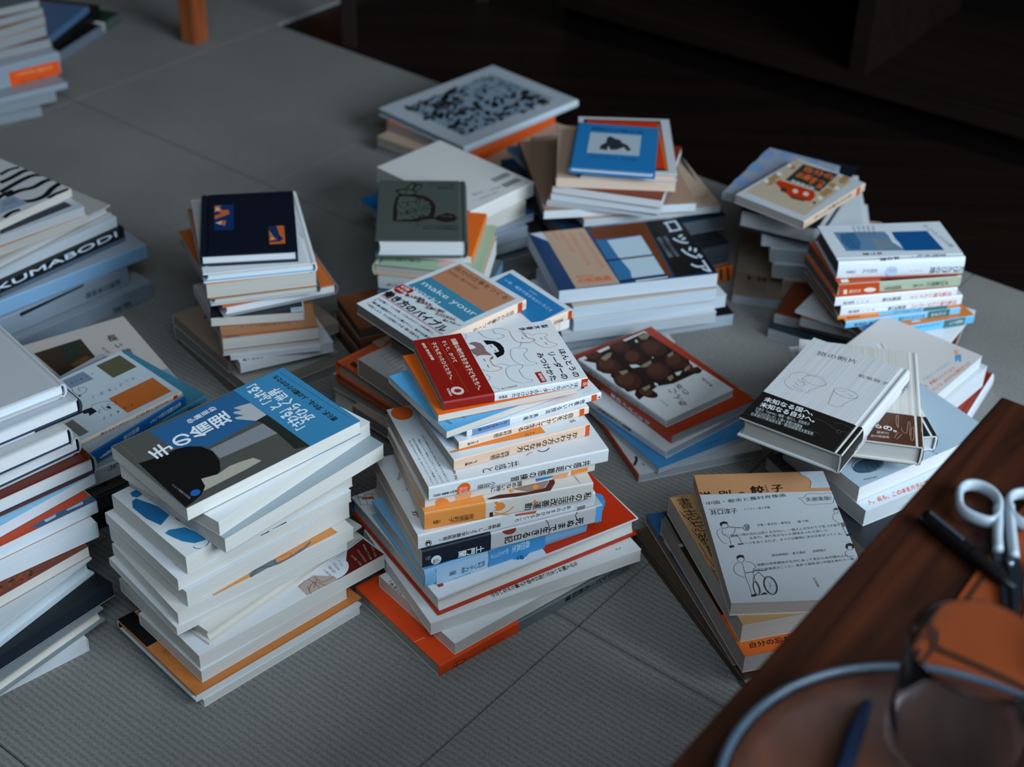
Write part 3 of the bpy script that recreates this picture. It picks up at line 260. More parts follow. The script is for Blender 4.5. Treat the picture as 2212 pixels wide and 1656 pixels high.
 ["navy","hardcover with a dark rounded spine end below the thick cream book",-0.3114,1.5597,0.117,17.61,123.8,216.4,10.4,"g","hc","#8b7462","#4a5058","#c9c2b6",None,[],None,"#b9c4ce"],
 ["navy","thick cream-paged book with an orange edge line, third in the navy-topped stack",-0.3081,1.5399,0.1278,16.91,122.4,179.6,18.2,"f","pb","#d88a44","#8a5a3a","#c4bfb6",None,[],None,None],
 ["navy","white jacketed hardcover right below the navy-covered book",-0.3052,1.539,0.1464,15.15,125.8,176.8,12.5,"g","hc","#d8dce2","#d0dae2","#d5e2ea",None,[["T","t","#6a7076","ドイツ語の",[52.2,4.7],[2.6,-36.5],[-1.6,-0.1],0,0.0],["L","t","#7a5a48",0.4,[[53.0,27.6],[55.0,-30.1]]]],"#7fb0cc",None],
 ["navy","dark navy book with two small orange pictures on its cover",-0.3078,1.5312,0.1592,9.84,108.1,143.8,14.4,"L","hc","#0a1424","#0f1c2c","#d8dee4",None,[["P","t","#0b2f66",[[-37.7,45.4],[-15.6,44.7],[-15.8,-16.7],[-37.5,-16.2]]],["P","t","#c9652c",[[-37.5,43.1],[-30.1,43.5],[-31.2,37.8],[-29.0,31.9],[-21.7,31.6],[-20.4,21.9],[-37.3,10.3],[-37.4,19.2],[-29.0,24.0],[-34.8,30.2],[-37.4,26.0]]],["P","t","#d8b8a0",[[-36.4,38.4],[-33.3,39.2],[-30.6,30.9],[-36.4,30.9]]],["P","t","#d8b8a0",[[-36.8,1.8],[-29.0,6.0],[-30.0,-3.8]]],["P","t","#c9652c",[[-29.0,6.0],[-24.3,6.2],[-25.9,-6.5],[-29.5,-3.4]]],["P","t","#12305c",[[-30.6,42.4],[-20.6,42.9],[-22.2,33.5],[-28.5,33.7]]],["P","t","#c9652c",[[23.3,-12.8],[40.7,-13.1],[41.0,-55.1],[23.6,-55.3]]],["P","t","#12305c",[[23.3,-12.8],[32.2,-13.1],[35.2,-34.8],[39.0,-43.8],[35.3,-49.8],[23.8,-49.6],[23.9,-46.4],[32.3,-45.2],[26.4,-33.8],[23.6,-22.7]]],["P","t","#d8b8a0",[[23.6,-23.1],[26.0,-30.6],[28.8,-43.8],[24.1,-44.3],[27.4,-38.2]]]],"#22384a",None],
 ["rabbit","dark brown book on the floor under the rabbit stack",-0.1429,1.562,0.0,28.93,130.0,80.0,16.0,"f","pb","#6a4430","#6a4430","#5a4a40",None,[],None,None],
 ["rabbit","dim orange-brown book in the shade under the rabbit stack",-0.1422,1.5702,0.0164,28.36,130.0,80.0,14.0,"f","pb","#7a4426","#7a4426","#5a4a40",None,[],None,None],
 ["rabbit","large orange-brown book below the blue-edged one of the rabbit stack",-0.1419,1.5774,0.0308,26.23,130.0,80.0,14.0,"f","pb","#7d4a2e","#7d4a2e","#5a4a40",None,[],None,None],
 ["rabbit","dark book with a blue edge under the white ones of the rabbit stack",-0.091,1.6121,0.0452,76.45,110.0,128.0,20.0,"f","pb","#3d4c58","#3d4c58","#5f87a8",None,[],None,None],
 ["rabbit","white book with faint letters below the pale green hardcover",-0.0949,1.6217,0.0656,83.07,110.0,128.0,17.0,"f","pb","#dfe3e8","#dfe3e8","#d5dae0",None,[["T","L","#3a4046","あたし",[-54.4,7.5],[26.0,0.2],[-0.1,-3.9],0,0.0]],None,None],
 ["rabbit","pale green hardcover with peach edges under the rabbit cover",-0.0985,1.6267,0.083,82.35,120.0,132.0,16.5,"f","hc","#a9c4a6","#a9c4a6","#b9b4ae",None,[["T","t","#3a4a3c","詩と散文",[-42.9,40.2],[1.5,-30.2],[-8.6,-2.4],0,0.0],["P","t","#d8b8b0",[[-34.7,-12.3],[-31.2,-41.0],[-43.7,-41.0],[-56.1,-12.0]]]],"#d8a888",None],
 ["rabbit","bright orange book sticking out right below the rabbit cover",-0.0943,1.6407,0.0999,-7.27,100.0,110.0,10.0,"g","pb","#ee6d24","#f27a30","#dcdad4",None,[],None,None],
 ["rabbit","thick grey-green hardcover with a brown rabbit on the cover",-0.1159,1.6486,0.1103,3.24,109.7,152.9,24.6,"g","hc","#4a5850","#3d4a48","#d5d8da",None,[["P","t","#261a16",[[-35.4,-31.2],[-35.8,6.6],[-33.5,28.5],[-29.8,38.4],[-34.5,45.8],[-32.4,50.8],[-21.0,55.9],[-16.0,67.4],[-12.0,70.7],[-8.5,67.4],[-2.7,67.5],[-0.1,65.8],[-1.4,58.7],[-8.2,46.1],[-8.1,38.6],[3.4,33.8],[11.4,24.1],[16.0,9.6],[15.5,-9.6],[13.3,-21.4],[21.7,-14.3],[29.5,-9.4],[38.5,-12.9],[42.3,-22.3],[38.9,-30.5],[29.5,-34.1],[20.6,-30.7],[13.9,-24.9],[0.6,-27.4],[-4.9,-32.8]]],["P","t","#4a5850",[[-30.7,-28.4],[-30.0,-10.0],[-31.4,7.9],[-29.1,31.5],[-24.0,34.0],[-8.0,31.2],[1.8,25.9],[7.5,18.0],[10.2,5.9],[9.1,-8.5],[7.7,-16.3],[-1.7,-20.4],[-7.8,-23.9],[-17.8,-27.5],[-19.5,-24.5],[-25.0,-27.6]]],["P","t","#4a5850",[[-32.2,44.6],[-26.6,49.6],[-19.7,50.9],[-11.6,47.3],[-9.3,41.1],[-14.9,38.6],[-25.2,39.7]]],["P","t","#4a5850",[[-19.2,53.4],[-15.4,64.8],[-11.3,66.7],[-11.8,59.8],[-14.6,51.0]]],["P","t","#4a5850",[[-11.7,51.0],[-7.2,62.4],[-2.0,64.2],[-3.7,57.4],[-8.2,48.6]]],["E","t","#261a16",[-21.3,44.7],[1.7,0.5],[0.0,-2.0],10],["L","t","#261a16",1.3,[[-21.0,1.4],[-21.2,0.7]]],["L","t","#261a16",1.3,[[-6.5,27.6],[-8.0,25.3]]],["L","t","#261a16",1.3,[[-20.5,18.2],[-18.5,18.4]]],["L","t","#261a16",1.3,[[1.9,5.3],[2.6,7.6]]],["L","t","#261a16",1.3,[[-5.6,-15.8],[-5.3,-17.4]]],["L","t","#261a16",1.3,[[-4.7,27.7],[-3.5,27.1]]],["L","t","#261a16",1.3,[[-19.1,29.4],[-17.5,29.6]]],["L","t","#261a16",1.3,[[-2.4,-16.3],[-1.4,-19.1]]],["L","t","#261a16",1.3,[[-14.7,-12.3],[-14.7,-15.2]]],["L","t","#261a16",1.3,[[-25.2,19.1],[-23.3,19.6]]],["L","t","#261a16",1.3,[[-6.3,14.7],[-6.0,15.5]]],["L","t","#261a16",1.3,[[-16.6,-0.8],[-16.0,-3.5]]],["L","t","#261a16",1.3,[[-3.8,-19.0],[-2.2,-22.2]]],["L","t","#261a16",1.3,[[-4.7,22.3],[-3.1,19.1]]],["L","t","#261a16",1.3,[[4.5,0.3],[5.5,2.3]]],["L","t","#261a16",1.3,[[1.7,0.0],[1.2,3.0]]],["L","t","#261a16",1.3,[[-26.4,-12.4],[-26.5,-10.1]]],["L","t","#261a16",1.3,[[-18.6,-10.6],[-17.1,-7.6]]],["L","t","#261a16",1.3,[[-6.9,28.8],[-5.9,29.9]]],["L","t","#261a16",1.3,[[-10.4,-22.7],[-10.9,-19.9]]],["L","t","#261a16",1.3,[[-7.5,29.5],[-8.4,30.1]]],["L","t","#261a16",1.3,[[-7.0,22.6],[-8.4,20.1]]],["L","t","#261a16",1.3,[[-17.7,-20.7],[-16.1,-19.9]]],["L","t","#261a16",1.3,[[-12.5,2.8],[-11.7,2.1]]],["L","t","#261a16",1.3,[[-8.6,-2.6],[-6.8,-2.6]]],["L","t","#261a16",1.3,[[-13.4,-8.0],[-14.2,-6.7]]],["L","t","#261a16",1.3,[[7.3,2.9],[7.7,6.2]]],["L","t","#261a16",1.3,[[-14.2,-0.5],[-15.7,-1.3]]],["L","t","#261a16",1.3,[[-6.2,27.9],[-5.5,28.2]]],["L","t","#261a16",1.3,[[-4.2,11.9],[-3.2,10.3]]],["L","t","#261a16",1.3,[[-4.0,-20.8],[-4.6,-20.5]]],["L","t","#261a16",1.3,[[-7.6,13.7],[-7.9,14.9]]],["L","t","#261a16",1.3,[[-15.9,-1.3],[-16.4,-0.5]]],["L","t","#261a16",1.3,[[-8.2,-8.7],[-8.7,-6.9]]],["L","t","#261a16",1.3,[[0.5,18.2],[-0.4,18.6]]],["L","t","#261a16",1.3,[[-3.7,25.7],[-4.1,26.8]]],["L","t","#261a16",1.3,[[1.8,7.3],[3.2,9.6]]],["L","t","#261a16",1.3,[[-17.1,-4.3],[-15.5,-3.9]]],["L","t","#261a16",1.3,[[-21.9,24.4],[-21.6,26.5]]],["L","t","#261a16",1.3,[[0.9,-14.1],[0.0,-12.7]]],["L","t","#261a16",1.3,[[0.8,-3.6],[2.2,-2.6]]],["L","t","#261a16",1.3,[[-25.4,15.0],[-24.1,16.6]]],["L","t","#261a16",1.3,[[-17.0,8.3],[-17.0,8.9]]],["L","t","#261a16",1.3,[[5.0,22.8],[3.4,19.7]]],["L","t","#261a16",1.3,[[-13.1,-20.2],[-11.4,-18.3]]],["L","t","#261a16",1.3,[[-1.4,-14.1],[-0.6,-14.2]]],["L","t","#261a16",1.3,[[-19.2,12.4],[-20.0,15.3]]],["L","t","#261a16",1.3,[[-7.8,15.5],[-6.4,18.6]]],["L","t","#261a16",1.3,[[4.5,-6.4],[6.3,-9.0]]],["L","t","#261a16",1.3,[[4.3,-0.1],[2.8,-1.8]]],["L","t","#261a16",1.3,[[-23.8,14.6],[-23.0,14.4]]],["L","t","#261a16",1.3,[[-13.9,-19.6],[-13.3,-18.6]]],["L","t","#261a16",1.3,[[-20.1,-15.6],[-19.9,-17.4]]],["L","t","#261a16",1.3,[[-16.9,20.3],[-16.6,18.1]]],["L","t","#261a16",1.3,[[-23.3,-11.9],[-21.5,-13.9]]],["L","t","#261a16",1.3,[[-5.8,-15.5],[-7.2,-14.0]]],["L","t","#261a16",1.3,[[-19.8,2.3],[-19.9,2.5]]],["L","t","#261a16",1.3,[[7.3,-14.9],[6.1,-15.0]]],["L","t","#261a16",1.3,[[-18.2,13.9],[-18.5,12.9]]],["L","t","#261a16",1.3,[[-7.8,11.5],[-8.7,12.6]]],["L","t","#261a16",1.3,[[-25.3,0.7],[-24.3,1.5]]],["L","t","#261a16",1.3,[[-15.8,-1.8],[-14.5,-1.0]]],["L","t","#261a16",1.3,[[0.6,-2.6],[0.6,-1.8]]],["L","t","#261a16",1.3,[[-11.0,-7.0],[-11.0,-8.3]]],["L","t","#261a16",1.3,[[-12.7,17.7],[-12.3,16.4]]],["L","t","#261a16",1.3,[[-27.5,7.8],[-27.5,5.2]]],["L","t","#261a16",1.3,[[5.7,10.9],[7.4,8.9]]],["L","t","#261a16",1.3,[[-20.1,5.7],[-21.2,3.6]]],["L","t","#261a16",1.3,[[-4.5,-16.8],[-3.3,-17.9]]],["L","t","#261a16",1.3,[[-2.0,0.5],[-3.2,-0.1]]],["L","t","#261a16",1.3,[[-0.7,28.9],[-2.0,31.6]]],["L","t","#261a16",1.3,[[3.4,21.5],[2.0,19.1]]],["L","t","#261a16",1.3,[[-25.1,-14.7],[-24.2,-16.9]]],["L","t","#261a16",1.3,[[6.4,-0.2],[7.6,2.9]]],["L","t","#261a16",1.3,[[-0.7,3.4],[0.2,6.0]]],["L","t","#261a16",1.3,[[-1.2,-19.3],[-2.6,-18.1]]],["L","t","#261a16",1.3,[[-8.3,-13.7],[-9.0,-11.6]]],["L","t","#261a16",1.3,[[-20.4,-2.5],[-19.3,-1.7]]],["L","t","#261a16",1.3,[[-16.2,9.4],[-16.5,10.0]]],["L","t","#261a16",1.3,[[-26.9,3.7],[-25.0,4.3]]],["L","t","#261a16",1.3,[[-1.7,22.5],[-0.8,20.7]]],["L","t","#261a16",1.3,[[-4.3,3.0],[-4.1,2.1]]],["L","t","#261a16",1.3,[[4.1,23.1],[2.8,21.4]]],["L","t","#261a16",1.3,[[5.0,3.1],[5.0,1.6]]],["L","t","#261a16",1.3,[[-23.3,16.4],[-24.1,15.8]]],["L","t","#261a16",1.3,[[-18.3,18.3],[-17.4,15.3]]],["L","t","#261a16",1.3,[[-18.6,-7.2],[-18.7,-9.6]]],["L","t","#261a16",1.3,[[-7.9,16.6],[-8.8,19.8]]],["L","t","#261a16",1.3,[[-11.9,10.2],[-12.8,11.1]]],["L","t","#261a16",1.3,[[-17.5,-10.9],[-18.5,-14.2]]],["L","t","#261a16",1.3,[[-11.7,-1.5],[-11.6,-3.7]]],["L","t","#261a16",1.3,[[1.4,0.9],[1.5,-0.6]]],["L","t","#261a16",1.3,[[2.6,9.4],[3.7,6.3]]],["L","t","#261a16",1.3,[[-12.5,18.6],[-13.2,17.1]]],["L","t","#261a16",1.3,[[-4.0,-20.6],[-2.5,-18.8]]],["L","t","#261a16",1.3,[[-23.1,16.9],[-24.0,15.5]]],["L","t","#261a16",1.3,[[2.9,-17.4],[2.3,-19.8]]],["L","t","#261a16",1.3,[[-18.2,7.9],[-17.2,10.8]]],["L","t","#261a16",1.3,[[-26.2,-14.2],[-26.7,-13.2]]],["L","t","#261a16",1.3,[[-7.8,-5.5],[-9.4,-4.4]]],["L","t","#261a16",1.3,[[-13.4,4.6],[-14.3,4.0]]],["L","t","#261a16",1.3,[[6.4,10.0],[6.8,12.5]]],["L","t","#261a16",1.3,[[-19.5,-5.1],[-20.6,-7.7]]],["L","t","#261a16",1.3,[[5.9,10.9],[7.1,9.1]]],["L","t","#261a16",1.3,[[-18.6,-5.7],[-17.8,-7.7]]],["L","t","#261a16",1.3,[[-19.7,-9.9],[-17.8,-11.0]]],["L","t","#261a16",1.3,[[-9.9,25.0],[-9.7,26.0]]],["L","t","#261a16",1.3,[[-2.5,-5.6],[-2.1,-3.5]]],["L","t","#261a16",1.3,[[-5.3,-3.1],[-6.2,-5.7]]],["L","t","#261a16",1.3,[[-5.3,24.5],[-3.5,27.0]]],["L","t","#261a16",1.3,[[-17.2,-8.0],[-16.7,-8.4]]],["L","t","#261a16",1.3,[[-5.4,6.2],[-5.9,8.4]]],["L","t","#261a16",1.3,[[-27.2,-7.9],[-26.1,-8.2]]],["L","t","#261a16",1.3,[[-1.9,11.6],[-2.5,12.4]]],["L","t","#261a16",1.3,[[-11.0,17.6],[-9.8,18.6]]],["L","t","#261a16",1.3,[[-17.5,9.0],[-17.1,7.2]]],["L","t","#261a16",1.3,[[-16.3,-14.8],[-17.5,-13.2]]],["L","t","#261a16",1.3,[[-0.2,-8.2],[-1.1,-6.2]]],["L","t","#261a16",1.3,[[-14.0,-9.2],[-12.6,-10.9]]],["L","t","#261a16",1.3,[[-7.7,23.2],[-7.9,25.3]]],["L","t","#261a16",1.3,[[-9.9,0.2],[-10.8,1.9]]],["L","t","#261a16",1.3,[[0.8,-16.9],[2.6,-16.1]]],["L","t","#261a16",1.3,[[-8.9,-0.6],[-8.2,-3.8]]],["L","t","#261a16",1.3,[[-4.0,14.8],[-2.4,15.0]]],["L","t","#261a16",1.3,[[-7.0,-8.3],[-8.5,-10.1]]],["L","t","#261a16",1.3,[[-4.8,4.4],[-4.5,4.6]]],["L","t","#261a16",1.3,[[-22.7,2.2],[-24.1,2.1]]],["L","t","#261a16",1.3,[[-5.4,7.0],[-4.9,3.9]]],["L","t","#261a16",1.3,[[3.9,23.9],[5.2,23.1]]],["L","t","#261a16",1.3,[[-28.4,11.3],[-29.2,14.1]]],["L","t","#261a16",1.3,[[-9.2,-19.1],[-9.6,-21.5]]],["L","t","#261a16",1.3,[[-3.8,23.9],[-2.2,23.2]]],["L","t","#261a16",1.3,[[5.4,-7.6],[6.5,-6.5]]],["L","t","#261a16",1.3,[[1.0,-19.1],[2.5,-18.7]]],["T","t","#5f7068","Linda",[22.8,-15.4],[13.4,-1.0],[-0.0,-5.9],0,0.0],["T","t","#261a16","アントン・ソフィアの物語",[7.8,66.9],[31.3,-1.4],[0.0,-5.1],0,0.0],["T","t","#261a16","著者の名前",[18.2,57.7],[20.8,-1.0],[0.0,-4.3],0,0.0],["T","t","#261a16","エヴァ・リンドストロームと日本の絵本たち",[-8.1,-40.2],[49.7,-1.9],[0.1,-5.1],0,0.0],["T","t","#261a16","百年と三日の読書日記",[1.3,-47.0],[40.8,-1.9],[0.0,-5.0],0,0.0]],"#5a7078",None],
 ["whitebig","grey-blue book at the floor behind the orange one",-0.0897,1.8124,0.0,31.84,153.1,161.1,22.0,"f","pb","#8ea0b2","#8ea0b2","#6f7c88",None,[],None,None],
 ["whitebig","pale blue-grey book low in the stack behind the rabbit cover",-0.089,1.7901,0.0224,34.27,148.1,155.9,20.0,"f","pb","#a9b9ca","#a9b9ca","#8fa5ba",None,[],None,None],
 ["whitebig","light blue book below the blue-covered one behind the rabbit stack",-0.0884,1.7781,0.0428,35.1,144.4,152.4,14.0,"f","pb","#93a8ba","#93a8ba","#7d97ae",None,[],None,None],
 ["whitebig","deep blue book whose corner shows left of the rabbit cover",-0.0944,1.7853,0.0572,39.24,165.2,165.2,12.0,"f","pb","#0f62a0","#0f5a92","#7d90a4",None,[],None,None],
 ["whitebig","cream block of a book below the big white barcode cover",-0.0811,1.7513,0.0696,44.26,150.0,110.0,20.0,"f","pb","#d5d0c8","#8fb4d8","#c4bfb6",None,[],None,None],
 ["whitebig","big white book lying face down with two barcodes",-0.0835,1.7925,0.09,47.98,117.7,173.4,21.0,"R","pb","#dad8d6","#e0ddd8","#bdb6ae",None,[["P","t","#4a5058",[[22.6,-42.0],[23.4,-42.0],[23.1,-52.2],[22.4,-52.2]]],["P","t","#4a5058",[[24.6,-42.0],[26.0,-42.1],[25.8,-52.3],[24.3,-52.2]]],["P","t","#4a5058",[[26.6,-42.1],[28.0,-42.1],[27.7,-52.3],[26.3,-52.3]]],["P","t","#4a5058",[[28.6,-42.1],[29.4,-42.2],[29.1,-52.4],[28.3,-52.4]]],["P","t","#4a5058",[[30.6,-42.2],[32.0,-42.2],[31.7,-52.5],[30.3,-52.4]]],["P","t","#4a5058",[[32.6,-42.2],[34.0,-42.3],[33.7,-52.5],[32.2,-52.5]]],["P","t","#4a5058",[[34.5,-42.3],[35.3,-42.3],[35.0,-52.6],[34.2,-52.6]]],["P","t","#4a5058",[[36.5,-42.4],[38.0,-42.4],[37.6,-52.7],[36.2,-52.6]]],["P","t","#4a5058",[[38.5,-42.4],[40.0,-42.5],[39.6,-52.7],[38.2,-52.7]]],["P","t","#4a5058",[[40.5,-42.5],[41.3,-42.5],[41.0,-52.8],[40.2,-52.8]]],["P","t","#4a5058",[[42.5,-42.5],[44.0,-42.6],[43.6,-52.9],[42.2,-52.8]]],["P","t","#4a5058",[[44.5,-42.6],[46.0,-42.6],[45.6,-52.9],[44.2,-52.9]]],["P","t","#4a5058",[[46.5,-42.7],[47.3,-42.7],[47.0,-53.0],[46.2,-52.9]]],["P","t","#4a5058",[[48.5,-42.7],[50.0,-42.8],[49.6,-53.1],[48.2,-53.0]]],["P","t","#4a5058",[[50.5,-42.8],[52.0,-42.8],[51.6,-53.1],[50.2,-53.1]]],["P","t","#4a5058",[[21.1,-62.4],[21.9,-62.4],[21.6,-72.5],[20.8,-72.4]]],["P","t","#4a5058",[[23.1,-62.4],[24.5,-62.5],[24.2,-72.6],[22.8,-72.5]]],["P","t","#4a5058",[[25.0,-62.5],[26.4,-62.5],[26.2,-72.7],[24.7,-72.6]]],["P","t","#4a5058",[[27.0,-62.6],[27.8,-62.6],[27.5,-72.7],[26.7,-72.7]]],["P","t","#4a5058",[[29.0,-62.6],[30.4,-62.7],[30.1,-72.8],[28.7,-72.8]]],["P","t","#4a5058",[[30.9,-62.7],[32.4,-62.8],[32.1,-72.9],[30.6,-72.8]]],["P","t","#4a5058",[[32.9,-62.8],[33.7,-62.8],[33.4,-72.9],[32.6,-72.9]]],["P","t","#4a5058",[[34.9,-62.9],[36.3,-62.9],[36.0,-73.0],[34.6,-73.0]]],["P","t","#4a5058",[[36.9,-62.9],[38.3,-63.0],[38.0,-73.1],[36.6,-73.1]]],["P","t","#4a5058",[[38.9,-63.0],[39.6,-63.0],[39.3,-73.2],[38.5,-73.1]]],["P","t","#4a5058",[[40.8,-63.1],[42.3,-63.1],[41.9,-73.3],[40.5,-73.2]]],["P","t","#4a5058",[[42.8,-63.1],[44.3,-63.2],[43.9,-73.4],[42.5,-73.3]]],["P","t","#4a5058",[[44.8,-63.2],[45.6,-63.2],[45.3,-73.4],[44.5,-73.4]]],["P","t","#4a5058",[[46.8,-63.3],[48.3,-63.3],[47.9,-73.5],[46.5,-73.4]]],["P","t","#4a5058",[[48.8,-63.4],[50.3,-63.4],[49.9,-73.6],[48.5,-73.5]]],["T","t","#8a9098","書店・出版",[-24.4,-54.0],[43.2,-10.1],[-2.6,-4.8],0,0.0],["T","t","#8a9098","定価 本体 2200円",[-26.2,-69.2],[32.4,-2.4],[-2.0,-3.8],0,0.0]],None,None],
 ["pattern","dark-bottomed large book at the floor under the black and white pattern book",-0.0698,2.1049,0.0,52.27,212.2,203.7,13.0,"f","pb","#5a5450","#5a5450","#8a9098",None,[],None,None],
 ["pattern","grey-spined large book below the orange-spined one at the back",-0.0696,2.1041,0.0134,54.54,211.1,202.6,14.0,"R","pb","#b9a08c","#9aa6b2","#9a9088",None,[["P","R","#b9c6d2",[[-2.2,44.4],[105.2,18.3],[106.0,8.6],[0.0,32.5]]]],None,None],
 ["pattern","large book with an orange spine under the black and white pattern book",-0.0736,2.1208,0.0278,52.65,190.6,174.7,14.0,"R","pb","#e65a14","#e65a14","#8f8a84",None,[["P","R","#c9c0b8",[[98.6,6.8],[108.4,5.1],[109.1,-5.2],[101.0,-4.5]]]],None,None],
